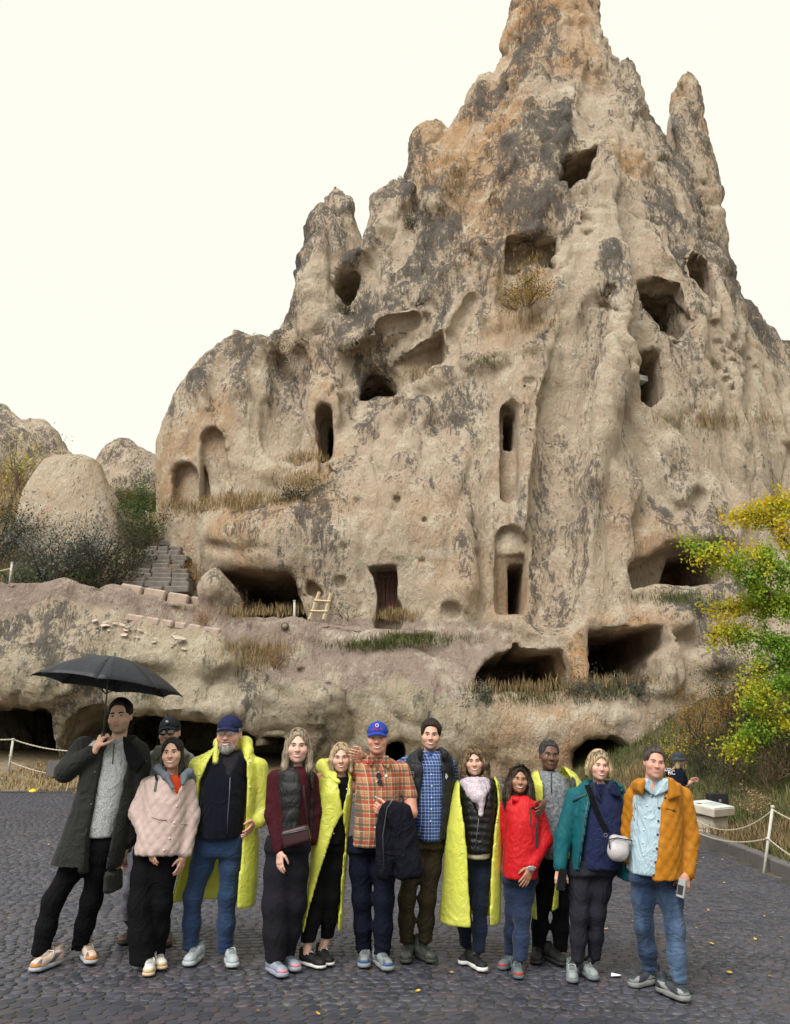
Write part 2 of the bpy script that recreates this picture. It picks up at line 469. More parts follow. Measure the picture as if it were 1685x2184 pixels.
RK.add(spire([(122, 1333, 1346), (136, 1322, 1353), (160, 1306, 1358), (230, 1288, 1370), (300, 1280, 1386), (370, 1270, 1402), (450, 1262, 1428), (600, 1290, 1462), (720, 1300, 1478), (900, 1290, 1490), (1100, 1290, 1500)], 35.0), 0.2)
RK.add(spire([(146, 1460, 1472), (158, 1448, 1482), (185, 1430, 1500), (240, 1422, 1504), (300, 1416, 1507), (350, 1412, 1516), (400, 1408, 1527), (500, 1404, 1545), (620, 1398, 1560), (760, 1390, 1590), (900, 1380, 1600)], 37.0), 0.2)
RK.add(spire([(292, 1380, 1430), (330, 1372, 1440), (420, 1360, 1450)], 40.0), 0.2)
RK.add(spire([(600, 1500, 1552), (640, 1470, 1572), (690, 1450, 1612), (750, 1430, 1652), (830, 1410, 1684), (930, 1400, 1720), (1100, 1380, 1790), (1340, 1350, 1850)], 38.5), 0.2)
RK.add(spire([(438, 1268, 1305, 29.6), (455, 1230, 1330, 29.6), (500, 1203, 1338, 29.4), (600, 1190, 1350, 29.0), (750, 1165, 1345, 28.6), (900, 1140, 1345, 28.6), (1100, 1100, 1380, 28.2), (1340, 1060, 1400, 27.8)], 30.0), 0.12)
RK.add(spire([(826, 1612, 1640), (850, 1592, 1662), (890, 1584, 1672), (960, 1570, 1690)], 31.5), 0.2)
RK.add(spire([(828, 1668, 1720), (860, 1650, 1760), (930, 1640, 1780), (1000, 1630, 1800)], 32.5), 0.2)
# left shoulder with the painted niches
RK.add(spire([(722, 500, 566), (745, 470, 600), (790, 418, 640), (850, 385, 650), (920, 352, 660), (975, 337, 670), (1040, 338, 690), (1120, 338, 720), (1320, 338, 720)], 33.5, 0.9, 2.6), 0.22)
# --- the lower facade
FRONT = [(440, 1140, 27.2), (470, 1190, 27.0), (520, 1110, 26.4), (600, 1090, 26.3), (700, 1060, 26.7), (760, 1000, 27.8), (800, 970, 28.8), (560, 1190, 26.0), (640, 1190, 26.0),
 (640, 1270, 26.2), (520, 1290, 27.6), (440, 1250, 28.0), (700, 1150, 25.9), (700, 1300, 26.0), (780, 1080, 26.9), (770, 1220, 26.3), (850, 1100, 26.1), (850, 1300, 26.1), (940, 1000, 27.0), (900, 920, 28.4), (950, 1150, 26.0), (960, 1300, 25.7),
 (1000, 850, 29.2), (880, 860, 30.0), (1050, 790, 30.0), (1090, 950, 27.9), (1080, 1060, 27.1), (1060, 1150, 26.6), (1090, 1300, 26.2), (1140, 900, 27.3), (1140, 1020, 26.6), (1150, 1150, 25.9), (1150, 1280, 25.8),
 (1195, 900, 28.4), (1195, 1050, 27.6), (1190, 1180, 26.6), (1200, 1300, 25.9), (1250, 960, 26.8), (1285, 850, 27.6), (1230, 760, 28.9), (1160, 780, 29.0), (1265, 1100, 25.8), (1260, 1300, 25.2), (1330, 900, 28.0), (1350, 1000, 27.2), (1340, 1060, 27.0), (1350, 1150, 26.3), (1350, 1300, 25.7),
 (1430, 960, 28.4), (1470, 1060, 26.9), (1420, 1040, 27.7), (1500, 1000, 28.0), (1540, 1080, 26.9), (1430, 1140, 26.4), (1530, 1140, 26.3), (1560, 1000, 28.6), (1450, 1230, 26.2), (1550, 1240, 26.2), (1400, 1290, 25.4), (1500, 1290, 25.3), (1640, 1000, 30.5), (1640, 1120, 29.6), (1640, 1220, 28.0), (1620, 1290, 26.4), (1760, 1000, 32), (1760, 1200, 30.0),
 (700, 750, 36), (900, 720, 35), (1100, 700, 34), (1300, 700, 34), (1500, 800, 35), (1650, 850, 36), (600, 960, 33), (480, 1020, 31.5), (430, 1080, 29.5), (380, 1100, 36), (380, 1250, 34), (300, 1000, 42), (600, 600, 46), (1000, 560, 44), (1400, 560, 44), (1700, 650, 46)]
_ffs = rbf_front(FRONT, -22, 26, 1, 30, 0.4)
XLIM = sv(405, 1150, 28)[0]
def _facade(X, Y, Z):
    fy, sl = _ffs(X, Z); d = (fy - Y) * sl
    return np.maximum(np.maximum(d, Y - 41), np.maximum(1.0 - Z, (XLIM - X) * 0.8))
RK.add((_facade, np.array((-20, 24.0, 1)), np.array((25, 41.0, 26))), 0.45)
# --- the lowest storey with its terrace
TIER = [(-200, 1640, 25.6), (0, 1640, 25.4), (250, 1640, 25.2), (480, 1640, 25.2), (700, 1640, 24.8), (950, 1640, 24.6), (1100, 1640, 24.0), (1280, 1660, 23.6), (1420, 1640, 23.8), (-200, 1480, 24.1), (0, 1480, 24.0), (120, 1490, 24.2), (250, 1480, 23.8), (420, 1500, 23.7), (560, 1520, 24.0), (700, 1530, 24.1), (900, 1530, 24.0), (1050, 1530, 23.6), (1200, 1520, 23.3), (1330, 1520, 23.3), (1440, 1520, 23.8),
 (-200, 1380, 24.4), (0, 1390, 24.3), (150, 1400, 24.0), (300, 1390, 24.0), (450, 1410, 24.1), (600, 1440, 24.3), (760, 1420, 24.2), (900, 1430, 24.3), (1000, 1440, 24.4), (1120, 1480, 24.0), (1250, 1480, 23.7), (1350, 1480, 23.8), (1440, 1450, 24.4),
 (-200, 1250, 24.9), (0, 1260, 24.9), (200, 1270, 24.9), (400, 1320, 24.9), (560, 1350, 25.0), (700, 1360, 24.9), (850, 1350, 25.0), (960, 1360, 25.3), (1060, 1370, 25.2), (1200, 1390, 24.9), (1330, 1330, 25.0), (1420, 1380, 24.8), (1480, 1300, 25.6),
 (1060, 1340, 25.7), (1250, 1340, 25.3), (1380, 1340, 25.2), (1500, 1500, 25.4), (1520, 1640, 25.2), (1650, 1500, 28), (1650, 1640, 28), (1650, 1320, 28)]
_tfs = rbf_front(TIER, -24, 22, -2, 10, 0.3)
LEDGE = [(-400, 1238), (0, 1238), (70, 1236), (150, 1238), (220, 1246), (300, 1262), (380, 1279), (460, 1296), (520, 1308), (600, 1316), (700, 1322), (800, 1326), (880, 1332), (960, 1338), (1060, 1338), (1250, 1335), (1400, 1335), (1440, 1380), (1480, 1400), (1560, 1430), (1640, 1480), (1900, 1520)]
_lx = np.array([sv(u, v, 24.9)[0] for u, v in LEDGE]); _lz = np.array([sv(u, v, 24.9)[2] for u, v in LEDGE])
def ledge_z(x): return np.interp(x, _lx, _lz).astype(F4)
def _tier(X, Y, Z):
    fy, sl = _tfs(X, Z); d = (fy - Y) * sl
    zt = ledge_z(X) - sstep(25.3, 25.6, Y) * 0.45 * (X < 1.0)
    return np.maximum(smax(d, (Z - zt) * 0.9, 0.10), np.maximum(Y - 41, -1.2 - Z))
RK.add((_tier, np.array((-24, 23.0, -1)), np.array((20, 41.0, 9))), 0.15)
# rock post between the two big caves, knob and boulders on the right, bulges under the terrace
def sblob(u, v, Y, ru, rv, ry): 
    c = sv(u, v, Y); a = sv(u + ru, v, Y); b = sv(u, v - rv, Y)
    return ellipsoid(c, (a[0] - c[0], ry, b[2] - c[2]))
for a in [(1415, 1400, 24.6, 32, 62, 0.9), (1418, 1440, 24.3, 34, 28, 0.8), (1500, 1418, 25.6, 52, 34, 1.4), (1440, 1330, 25.4, 42, 34, 1.0), (1400, 1472, 24.2, 40, 14, 0.6),
          (180, 1425, 24.2, 62, 42, 0.75), (320, 1415, 24.2, 60, 36, 0.8), (55, 1440, 24.3, 62, 50, 0.7), (450, 1420, 24.4, 55, 34, 0.7), (430, 1515, 24.0, 90, 36, 0.6), (90, 1470, 24.1, 70, 34, 0.5),
          (560, 1460, 24.5, 60, 40, 0.6), (690, 1490, 24.3, 70, 46, 0.5), (1320, 1330, 25.5, 80, 26, 0.6), (1240, 1300, 25.9, 60, 50, 0.7), (1230, 1370, 25.2, 26, 56, 0.6), (1225, 1425, 25.0, 15, 40, 0.45),
          (470, 1260, 25.6, 48, 46, 1.0), (985, 590, 31.6, 70, 62, 1.6), (900, 655, 31.6, 90, 45, 1.5), (800, 720, 31.8, 80, 40, 1.4), (690, 900, 31.3, 60, 110, 1.2), (1060, 800, 29.4, 60, 60, 1.2), (860, 900, 29.3, 60, 40, 1.0), (1500, 880, 31.0, 60, 30, 1.5), (985, 1280, 26.0, 36, 60, 0.5)]:
    RK.add(sblob(*a), 0.35)
def hits(uv, fld, t0=18.0):
    """where the survey rays meet the rock (all at once)"""
    D = np.array([ray(u * K, v * K) for u, v in uv]); D /= np.linalg.norm(D, axis=1, keepdims=True)
    t = np.full(len(D), t0); o = np.array((0, 0, CAMZ)); act = np.arange(len(D))
    for _ in range(170):
        e = fld(o + D[act] * t[act, None]); t[act] += np.maximum(0.01, e * 0.6)
        act = act[(e > 0.015) & (t[act] < 70)]
        if len(act) == 0: break
    return o + D * t[:, None]
LINES = []
def ridge(pts, r, sink=0.55, k=0.22): LINES.append(('+', pts, r if isinstance(r, list) else [r] * len(pts), sink, k))
def groove(pts, r, sink=0.4, k=0.2): LINES.append(('-', pts, [r] * len(pts), sink, k))
def flush_lines():
    W = hits([p for l in LINES for p in l[1]], RK); i = 0
    for op, pts, rr, sink, k in LINES:
        w = W[i:i + len(pts)]; i += len(pts)
        for j in range(len(pts) - 1):
            a, b = w[j].copy(), w[j + 1].copy()
            if max(a[1], b[1]) > 44 or abs(a[1] - b[1]) > 5: continue
            if op == '+': a[1] += rr[j] * sink; b[1] += rr[j + 1] * sink; RK.add(capsule(a, b, rr[j], rr[j + 1]), k)
            else: a[1] -= rr[j] * (1 - sink); b[1] -= rr[j + 1] * (1 - sink); RK.sub(capsule(a, b, rr[j], rr[j + 1]), k)
# ridges and ribs
ridge([(1185, 640), (1150, 760), (1130, 880), (1135, 1000), (1140, 1120), (1138, 1290)], [0.8, 1.0, 1.0, 0.9, 0.8, 0.7], 0.35, 0.15)
ridge([(1310, 540), (1318, 660), (1300, 780), (1265, 930), (1240, 1080), (1228, 1250)], [0.7, 0.9, 1.0, 0.9, 0.7, 0.5], 0.35, 0.15)
ridge([(1235, 465), (1215, 560), (1190, 660)], [0.7, 0.8, 0.7], 0.35, 0.15)
ridge([(1340, 1040), (1330, 1130), (1345, 1250)], 0.5)
ridge([(1405, 870), (1420, 960), (1500, 1040), (1545, 1100)], [0.6, 0.6, 0.6, 0.5])
ridge([(1380, 1080), (1430, 1140), (1540, 1140)], [0.4, 0.55, 0.45])
ridge([(1455, 960), (1470, 1060), (1420, 1090)], 0.4)
ridge([(800, 1000), (870, 850), (960, 800), (1060, 760)], [0.5, 0.7, 0.6, 0.5])
ridge([(740, 740), (800, 690), (900, 640), (980, 560)], [0.6, 0.7, 0.8, 0.6])
ridge([(930, 520), (1010, 530), (1030, 560), (1000, 640), (950, 720)], [0.6, 0.7, 0.6, 0.6, 0.5])
ridge([(1060, 590), (1075, 640), (1080, 690)], 0.45)
ridge([(690, 480), (680, 600), (650, 740)], [0.5, 0.6, 0.6])
ridge([(560, 800), (575, 880), (600, 960), (680, 1000)], [0.6, 0.7, 0.5, 0.5])
ridge([(430, 800), (460, 860), (520, 830)], 0.5)
ridge([(1150, 170), (1120, 300), (1050, 420)], [0.5, 0.7, 0.7])
ridge([(1240, 60), (1230, 200), (1180, 330)], [0.4, 0.5, 0.4])
ridge([(1400, 470), (1440, 560), (1480, 700)], 0.5)
ridge([(1520, 640), (1500, 760), (1530, 850)], 0.5)
ridge([(1060, 1330), (1120, 1352), (1200, 1362)], 0.45)
ridge([(905, 870), (880, 960), (840, 1060), (850, 1180)], [0.5, 0.6, 0.6, 0.4])
ridge([(990, 980), (985, 1100), (1000, 1250)], [0.4, 0.5, 0.4])
ridge([(1320, 900), (1400, 1000), (1440, 1120)], [0.5, 0.5, 0.35], k=0.06)
ridge([(1440, 1060), (1470, 1000), (1500, 1070), (1520, 1130)], [0.3, 0.45, 0.4, 0.3], k=0.05)
ridge([(1300, 1000), (1330, 1060), (1400, 1075)], [0.4, 0.5, 0.3], k=0.05)
ridge([(1560, 960), (1575, 1060), (1560, 1150)], 0.5, k=0.1)
ridge([(600, 880), (640, 930), (700, 960)], 0.4, k=0.08)
ridge([(860, 440), (800, 520), (720, 600)], [0.5, 0.6, 0.5], k=0.1)
ridge([(1000, 330), (960, 420), (880, 520)], [0.5, 0.7, 0.5], k=0.1)
ridge([(1330, 230), (1300, 330), (1290, 430)], [0.4, 0.5, 0.4], k=0.08)
ridge([(1360, 330), (1400, 450), (1430, 560)], [0.4, 0.5, 0.4], k=0.08)
# gullies, undercuts and cracks
groove([(618, 770), (606, 850), (612, 930), (640, 975)], 1.0, 0.55, 0.15)
groove([(470, 770), (462, 850), (500, 910), (498, 960)], 0.5, 0.5, 0.1)
groove([(545, 780), (560, 860), (548, 940), (560, 1000)], 0.4, 0.5, 0.1)
groove([(395, 850), (420, 890), (400, 960)], 0.35, 0.5, 0.1)
groove([(1330, 880), (1370, 960), (1385, 1050), (1360, 1130)], 0.4, 0.5, 0.06)
groove([(1450, 1090), (1475, 1110), (1490, 1060)], 0.35, 0.5, 0.05)
groove([(1090, 560), (1080, 640), (1100, 720)], 0.6, 0.5, 0.12)
groove([(1010, 640), (960, 720), (950, 780)], 0.35, 0.5, 0.1)
groove([(880, 690), (820, 700), (760, 760), (745, 820)], 0.35, 0.5, 0.1)
groove([(740, 860), (760, 930), (800, 950)], 0.4, 0.5, 0.1)
groove([(1230, 1120), (1215, 1220), (1225, 1310)], 0.22, 0.5, 0.06)
groove([(1300, 1130), (1310, 1230), (1290, 1310)], 0.25, 0.4, 0.08)
groove([(880, 1120), (895, 1220), (880, 1310)], 0.16, 0.4, 0.1)
groove([(1045, 1080), (1030, 1200), (1040, 1320)], 0.18, 0.4, 0.1)
groove([(640, 1090), (660, 1180), (655, 1230)], 0.2, 0.4, 0.15)
groove([(1550, 900), (1560, 980), (1600, 1080)], 0.4, 0.45, 0.1)
groove([(1262, 640), (1232, 760), (1205, 880), (1192, 1050), (1180, 1200), (1170, 1290)], 1.0, 0.5, 0.2)
groove([(1130, 1130), (1140, 1190), (1150, 1210)], 0.22, 0.4, 0.15)
groove([(1060, 850), (1020, 960), (985, 1060), (960, 1130), (955, 1200)], 0.14, 0.3, 0.15)
groove([(785, 985), (788, 1080), (780, 1180), (775, 1230)], 0.2, 0.3, 0.25)
groove([(600, 770), (582, 810), (590, 880), (585, 950)], 0.45, 0.3, 0.4)
groove([(470, 850), (490, 900), (545, 920)], 0.15, 0.3, 0.15)
groove([(580, 980), (640, 975), (700, 960), (790, 955)], 0.3, 0.2, 0.2)
groove([(775, 490), (790, 560), (770, 650), (740, 700)], 0.7, 0.5, 0.3)
groove([(870, 520), (890, 560), (860, 600), (800, 640)], 0.3, 0.3, 0.3)
groove([(960, 420), (1010, 480), (1060, 490)], 0.3, 0.3, 0.3)
groove([(1205, 430), (1188, 480), (1172, 560), (1130, 690)], 0.7, 0.5, 0.3)
groove([(1345, 470), (1362, 560), (1356, 640), (1345, 740)], 0.7, 0.5, 0.3)
groove([(1405, 380), (1425, 440), (1450, 500), (1470, 560)], 0.8, 0.5, 0.25)
groove([(1300, 180), (1262, 260), (1235, 320)], 0.6, 0.5, 0.25)
groove([(985, 260), (960, 330), (930, 400)], 0.6, 0.5, 0.25)
groove([(900, 430), (870, 500), (840, 560)], 0.6, 0.5, 0.25)
groove([(1265, 180), (1230, 300), (1195, 320)], 0.35, 0.3, 0.3)
groove([(1380, 1010), (1400, 1060), (1430, 1100)], 0.35, 0.3, 0.3)
groove([(1520, 690), (1530, 780), (1560, 860)], 0.35, 0.3, 0.4)
groove([(1600, 700), (1610, 800), (1600, 870)], 0.3, 0.3, 0.4)
groove([(440, 1165), (500, 1180), (570, 1170), (590, 1185)], 0.22, 0.25, 0.15)
groove([(0, 1330), (120, 1350), (230, 1390), (330, 1375), (460, 1390)], 0.25, 0.2, 0.2)
groove([(120, 1480), (150, 1420), (260, 1380)], 0.2, 0.3, 0.2)
groove([(240, 1460), (300, 1440), (380, 1450)], 0.16, 0.3, 0.15)
groove([(460, 1450), (520, 1430), (600, 1480)], 0.18, 0.3, 0.2)
groove([(960, 1420), (930, 1500), (900, 1560)], 0.16, 0.3, 0.15)
groove([(620, 1440), (760, 1455), (850, 1445), (880, 1480)], 0.10, 0.4, 0.06)
flush_lines()
_snap = Field(2.5); _snap.ops = list(RK.ops)
# --- rooms, doors and niches
CUTS = []
def cave(poly, depth, front=2.5, rnd=0.10, k=0.045, face=None): CUTS.append(('c', poly, depth, front, rnd, k, face))
def niche(poly, depth, k=0.04, rnd=0.0): CUTS.append(('n', poly, depth, 1.5, rnd, k, None))
def flush_cuts():
    W = hits([p for c in CUTS for p in c[1]], _snap); i = 0
    for op, poly, depth, front, rnd, k, face in CUTS:
        w = W[i:i + len(poly)]; i += len(poly)
        Yh = np.median(w[:, 1]) if face in (None, 'm') else face
        P = np.array([sv(u, v, Yh) if face is not None or abs(q[1] - Yh) > 3.5 else q for (u, v), q in zip(poly, w)])
        if op == 'c': RK.sub(prism(P[:, 0], P[:, 2], min(w[:, 1].min(), Yh) - front, min(Yh + (depth * 1.7 if depth > 2.5 else depth), 39.6), rnd), k)
        else: RK.inset(prism(P[:, 0], P[:, 2], w[:, 1].min() - 1.5, min(w[:, 1].max(), Yh + 2) + 2.0, rnd), depth, k)
def arch(u0, u1, vtop, vbot, n=6):
    c = (u0 + u1) / 2; r = (u1 - u0) / 2
    return [(u0, vbot)] + [(c - r * math.cos(math.pi * i / n), vtop + r * (1 - math.sin(math.pi * i / n))) for i in range(n + 1)] + [(u1, vbot)]
cave([(486, 1006), (560, 992), (640, 984), (694, 976), (704, 1004), (655, 1042), (592, 1066), (488, 1084)], 1.9, 1.4, 0.15, 0.12)
cave([(-120, 1500), (98, 1506), (116, 1520), (110, 1585), (113, 1660), (-120, 1660)], 5, 1.2, face=24.6)
cave([(122, 1575), (150, 1535), (190, 1512), (240, 1504), (330, 1512), (450, 1530), (530, 1560), (545, 1580), (545, 1660), (118, 1660)], 6, 1.2, face=24.4)
cave([(552, 1576), (606, 1573), (606, 1660), (552, 1660)], 4, 1.0, 0.05)
cave(arch(822, 864, 1577, 1660), 4, 1.0, 0.05)
cave(arch(1240, 1328, 1592, 1690), 5, 1.2, 0.1)
niche(arch(1222, 1350, 1570, 1700), 0.35, 0.25)
cave([(1003, 1482), (1014, 1440), (1032, 1415), (1058, 1394), (1092, 1386), (1104, 1362), (1112, 1384), (1150, 1388), (1200, 1384), (1210, 1420), (1220, 1474), (1100, 1484)], 4.2, 1.6, 0.1, face=24.9)
cave([(1256, 1346), (1330, 1344), (1414, 1334), (1421, 1374), (1402, 1392), (1388, 1412), (1390, 1452), (1243, 1462)], 5.5, 1.6, 0.1, face=24.9)
cave([(455, 1204), (500, 1206), (560, 1214), (615, 1214), (636, 1232), (646, 1270), (660, 1330), (510, 1330), (505, 1275), (490, 1240)], 5, 1.2, 0.12, face=26.4)
cave([(652, 1238), (668, 1240), (690, 1262), (680, 1275), (655, 1268)], 0.5, 0.8, 0.08, 0.1)
cave([(784, 1208), (845, 1203), (848, 1240), (846, 1270), (858, 1295), (856, 1335), (800, 1335), (806, 1270), (795, 1222)], 1.3, 0.8, 0.04)
niche([(712, 1228), (738, 1226), (738, 1252), (712, 1254)], 0.22, 0.03)
niche(arch(1057, 1127, 1116, 1310), 0.3, 0.05)
cave([(1062, 1182), (1124, 1178), (1124, 1306), (1066, 1308)], 0.9, 0.8, 0.03, 0.05)
cave([(1092, 1194), (1124, 1192), (1124, 1306), (1092, 1306)], 4, 0.8, 0.03, 0.03)
niche(arch(1070, 1110, 848, 1064), 0.55, 0.1)
cave([(1085, 858), (1106, 853), (1106, 934), (1082, 935)], 3, 1.0, 0.03, 0.03)
cave([(1350, 742), (1392, 734), (1414, 742), (1421, 790), (1421, 845), (1398, 870), (1382, 876), (1364, 864), (1358, 800)], 4, 1.6, face='m')
niche([(1335, 765), (1346, 765), (1347, 785), (1334, 785)], 0.25, 0.04)
cave([(1362, 586), (1400, 584), (1456, 592), (1462, 650), (1470, 690), (1455, 722), (1405, 726), (1382, 680), (1366, 630)], 4, 2.0, face='m')
cave([(1472, 560), (1480, 532), (1500, 523), (1524, 532), (1534, 560), (1541, 668), (1515, 655), (1490, 620), (1474, 590)], 3.5, 2.5, face='m')
cave([(1185, 350), (1200, 330), (1240, 320), (1278, 306), (1276, 340), (1262, 375), (1235, 395), (1210, 408), (1192, 395), (1184, 370)], 4, 1.5, 0.15)
cave([(1080, 502), (1130, 498), (1192, 502), (1185, 560), (1188, 580), (1076, 582)], 1.6, 1.0, 0.1)
cave([(1162, 530), (1188, 522), (1188, 562), (1160, 560)], 4.5, 1.0, 0.05, 0.04)
cave([(712, 590), (724, 572), (750, 566), (767, 574), (766, 604), (752, 640), (738, 655), (714, 640), (709, 612)], 4, 1.6, face='m')
cave([(770, 800), (800, 775), (850, 745), (905, 722), (945, 712), (950, 760), (940, 790), (890, 812), (845, 835), (790, 850)], 1.3, 1.8, 0.06, 0.06, face='m')
cave(arch(764, 852, 778, 850), 3.5, 1.6, 0.1, face='m')
cave([(770, 838), (850, 846), (836, 886), (800, 880)], 0.45, 0.8, 0.15, 0.2)
cave([(884, 790), (904, 782), (906, 806), (886, 816)], 1.2, 1.0, 0.05, 0.04)
niche([(918, 748), (926, 744), (928, 764), (919, 768)], 0.5, 0.05)
cave([(690, 872), (700, 866), (706, 880), (703, 920), (694, 952), (686, 950)], 3, 1.0, 0.05)
niche(arch(672, 708, 856, 975), 0.35, 0.15)
cave([(1405, 1172), (1440, 1160), (1500, 1156), (1535, 1154), (1545, 1180), (1545, 1244), (1400, 1240), (1350, 1252), (1345, 1200), (1372, 1200), (1395, 1180)], 1.5, 0.8, 0.15, 0.2)
cave([(1455, 1168), (1538, 1158), (1545, 1240), (1440, 1238)], 3.2, 0.8, 0.2, 0.3)
cave([(1340, 1210), (1356, 1192), (1380, 1188), (1372, 1230), (1350, 1262)], 1.0, 0.8, 0.1, 0.1)
niche(arch(366, 420, 984, 1085), 0.30, 0.03)
niche(arch(426, 478, 908, 1092), 0.32, 0.04)
cave([(940, 1290), (962, 1282), (985, 1292), (985, 1312), (960, 1320), (944, 1310)], 0.4, 0.8, 0.15, 0.15)
flush_cuts()
random.seed(5)
pits = [(u, v, 0.16, 0.12) for u, v in [(762, 1064), (700, 1040), (900, 1195), (905, 1110), (848, 1062), (640, 1430), (1020, 1180), (990, 1220), (700, 1105), (735, 1165), (1000, 700)]]
for u0, v0, n, su, sv_ in [(1130, 880, 26, 26, 55), (1560, 780, 40, 50, 60), (1580, 690, 26, 26, 50), (1310, 620, 16, 18, 90), (1250, 470, 10, 30, 30), (1500, 470, 14, 20, 60)]:
    for _ in range(n):
        r = random.uniform(0.08, 0.2); pits.append((random.gauss(u0, su * 0.6), random.gauss(v0, sv_ * 0.6), r, r))
for c, p in zip(hits([p[:2] for p in pits], _snap), pits):
    if c[1] < 44: RK.sub(ellipsoid(c, (p[2], 0.25, p[3])), 0.05)
VOX = 0.12
print("field", round(time.time() - T0, 1))
RK.far = 1.35
V, Q = surface_nets(RK, (-21.0, 22.2, -0.8), (23.5, 40.5, 49.0), VOX, levels=2, slack=1.5, chunk=22000)
print('rock', len(V), len(Q), round(time.time() - T0, 1))
Nn = vnormals(V, Q)
x, y, z = V.T.astype(F4)
def worley(x, y, z, s=0):
    ix, iy, iz = [np.floor(c).astype(np.int32) for c in (x, y, z)]
    f1 = np.full(len(x), 9.0, F4); f2 = f1.copy(); idv = np.zeros(len(x), F4)
    for a in (-1, 0, 1):
        for b in (-1, 0, 1):
            for c in (-1, 0, 1):
                jx, jy, jz = ix + a, iy + b, iz + c
                d = (jx + 0.5 + 0.45 * _hash(jx, jy, jz, s + 1) - x) ** 2 + (jy + 0.5 + 0.45 * _hash(jx, jy, jz, s + 2) - y) ** 2 + (jz + 0.5 + 0.45 * _hash(jx, jy, jz, s + 3) - z) ** 2
                near = d < f1
                f2 = np.where(near, f1, np.minimum(f2, d)); idv = np.where(near, _hash(jx, jy, jz, s + 9), idv); f1 = np.where(near, d, f1)
    return np.sqrt(f1), np.sqrt(f2), idv
# weathering relief
crag = sstep(8, 20, z)
big = fbm(x * 0.28, y * 0.28, z * 0.2, 3, 3)
wx = x + 0.7 * fbm(x * 0.7, y * 0.7, z * 0.5, 3, 61); wz = z + 0.9 * fbm(x * 0.6, y * 0.6, z * 0.5, 3, 62)
w1, w2, wi = worley(wx * 0.4, y * 0.4, wz * 0.17, 5)
flut = fbm(x * 0.55 + 0.6 * big, y * 0.5, z * 0.12, 4, 11, 0.55)
rid = 1 - 2 * np.abs(fbm(x * 0.5 + big, y * 0.5, z * 0.2 + 0.3 * x, 5, 23, 0.55))
fine = fbm(x * 1.7, y * 1.7, z * 1.3, 4, 31, 0.6)
strat = fbm(x * 0.15, y * 0.15, z * 1.6 + 0.5 * big, 3, 41)
open_ = np.clip(RK(V + Nn * 0.9) / 0.9, 0, 1)          # 0 inside rooms, 1 on free faces
amp = 0.25 + 0.75 * sstep(0.35, 0.9, open_)
def billow(x, y, z, o, sd):
    r = 0; a_ = 1.0; t = 0
    for i in range(o): r = r + a_ * np.abs(noise(x, y, z, sd + 13 * i)); t += a_; a_ *= .52; x = x * 2.07 + 1.3; y = y * 2.07; z = z * 2.07 + 2.1
    return r / t
lowt = sstep(6.8, 5.2, z)
b1 = billow(wx * .5 + .05 * z, y * .5, wz * .085, 4, 101) - .30
b2 = billow(wx * 1.3 + .1 * z, y * 1.3, wz * .33, 3, 131) - .30
dsp = (0.18 * big + (0.08 + 0.30 * crag) * flut + (0.04 + 0.16 * crag) * (rid - 0.4) + (0.05 + 0.06 * crag) * fine
       + (0.34 + 0.62 * crag) * b1 + (0.14 + 0.26 * crag) * b2 + lowt * (0.55 * (billow(wx * .38, y * .5, wz * .5, 4, 171) - .3) + 0.10 * b2) + (0.06 + 0.12 * crag) * wi * sstep(0, 0.2, w2 - w1) - (0.16 + 0.14 * crag) * np.exp(-(w2 - w1) / 0.045)
       + (0.04 + 0.07 * crag) * strat) * amp
V2 = V + Nn * dsp[:, None]
me = mesh_from(V2, Q, 'rock_cliff')
# lichen, rust and plaster masks (stains with shapes of their own)
N2 = vnormals(V2, Q)
up = N2[:, 2]
ln = fbm(x * 0.5 + 0.04 * z, y * 0.5, z * 0.13, 5, 51, 0.66)
lich = ln * 1.25 + 0.30 * np.clip(up, -0.3, 0.8) + 0.16 * sstep(9, 20, z) + 0.6 * b1 * (0.3 + crag) - 0.10 - 0.45 * (1 - sstep(0.3, 0.8, open_)) - 0.10 * sstep(7, 4, z)
LSP = [(1080, 480, 130, 90, 0.4), (1170, 330, 90, 120, 0.25), (1290, 560, 50, 60, 0.4), (690, 760, 60, 90, 0.3), (640, 860, 60, 80, 0.3), (940, 880, 90, 50, 0.25), (1000, 590, 80, 60, 0.25), (1330, 870, 30, 60, 0.25), (1290, 1000, 40, 110, 0.25), (1480, 1100, 60, 60, 0.25), (1000, 1150, 30, 40, 0.15), (380, 850, 50, 60, 0.25), (1080, 640, 60, 50, 0.25), (1440, 480, 40, 100, 0.2), (1490, 240, 40, 60, 0.2), (1150, 120, 60, 60, 0.3), (720, 450, 40, 40, 0.3), (1010, 230, 50, 50, 0.3), (840, 420, 40, 40, 0.3),
       (900, 1250, 90, 110, -0.25), (600, 1130, 90, 50, -0.05), (1200, 900, 50, 120, -0.3), (850, 1150, 120, 90, -0.2), (1400, 780, 90, 60, -0.2), (1420, 1400, 60, 80, -0.4), (600, 1020, 60, 40, -0.2)]
OSP = [(1130, 60, 60, 120, 0.35), (1230, 130, 60, 110, 0.3), (1340, 330, 40, 60, 0.35), (1420, 560, 40, 60, 0.3), (1240, 1400, 34, 70, 0.7), (1330, 1320, 80, 24, 0.45), (900, 340, 40, 60, 0.3), (420, 1435, 40, 26, 0.5), (700, 790, 50, 60, 0.2), (650, 1240, 40, 30, 0.3), (900, 1560, 60, 40, 0.35), (740, 1540, 60, 50, 0.25), (1310, 800, 30, 40, 0.2)]
def spots(L, W):
    r = 0
    for (u, v, ru, rv, a), g in zip(L, W):
        c = sv(u + ru, v, g[1])[0] - g[0]; b = sv(u, v - rv, g[1])[2] - g[2]
        r = r + a * np.exp(-(((x - g[0]) / c) ** 2 + ((z - g[2]) / b) ** 2 + ((y - g[1]) / 3.5) ** 2))
    return r
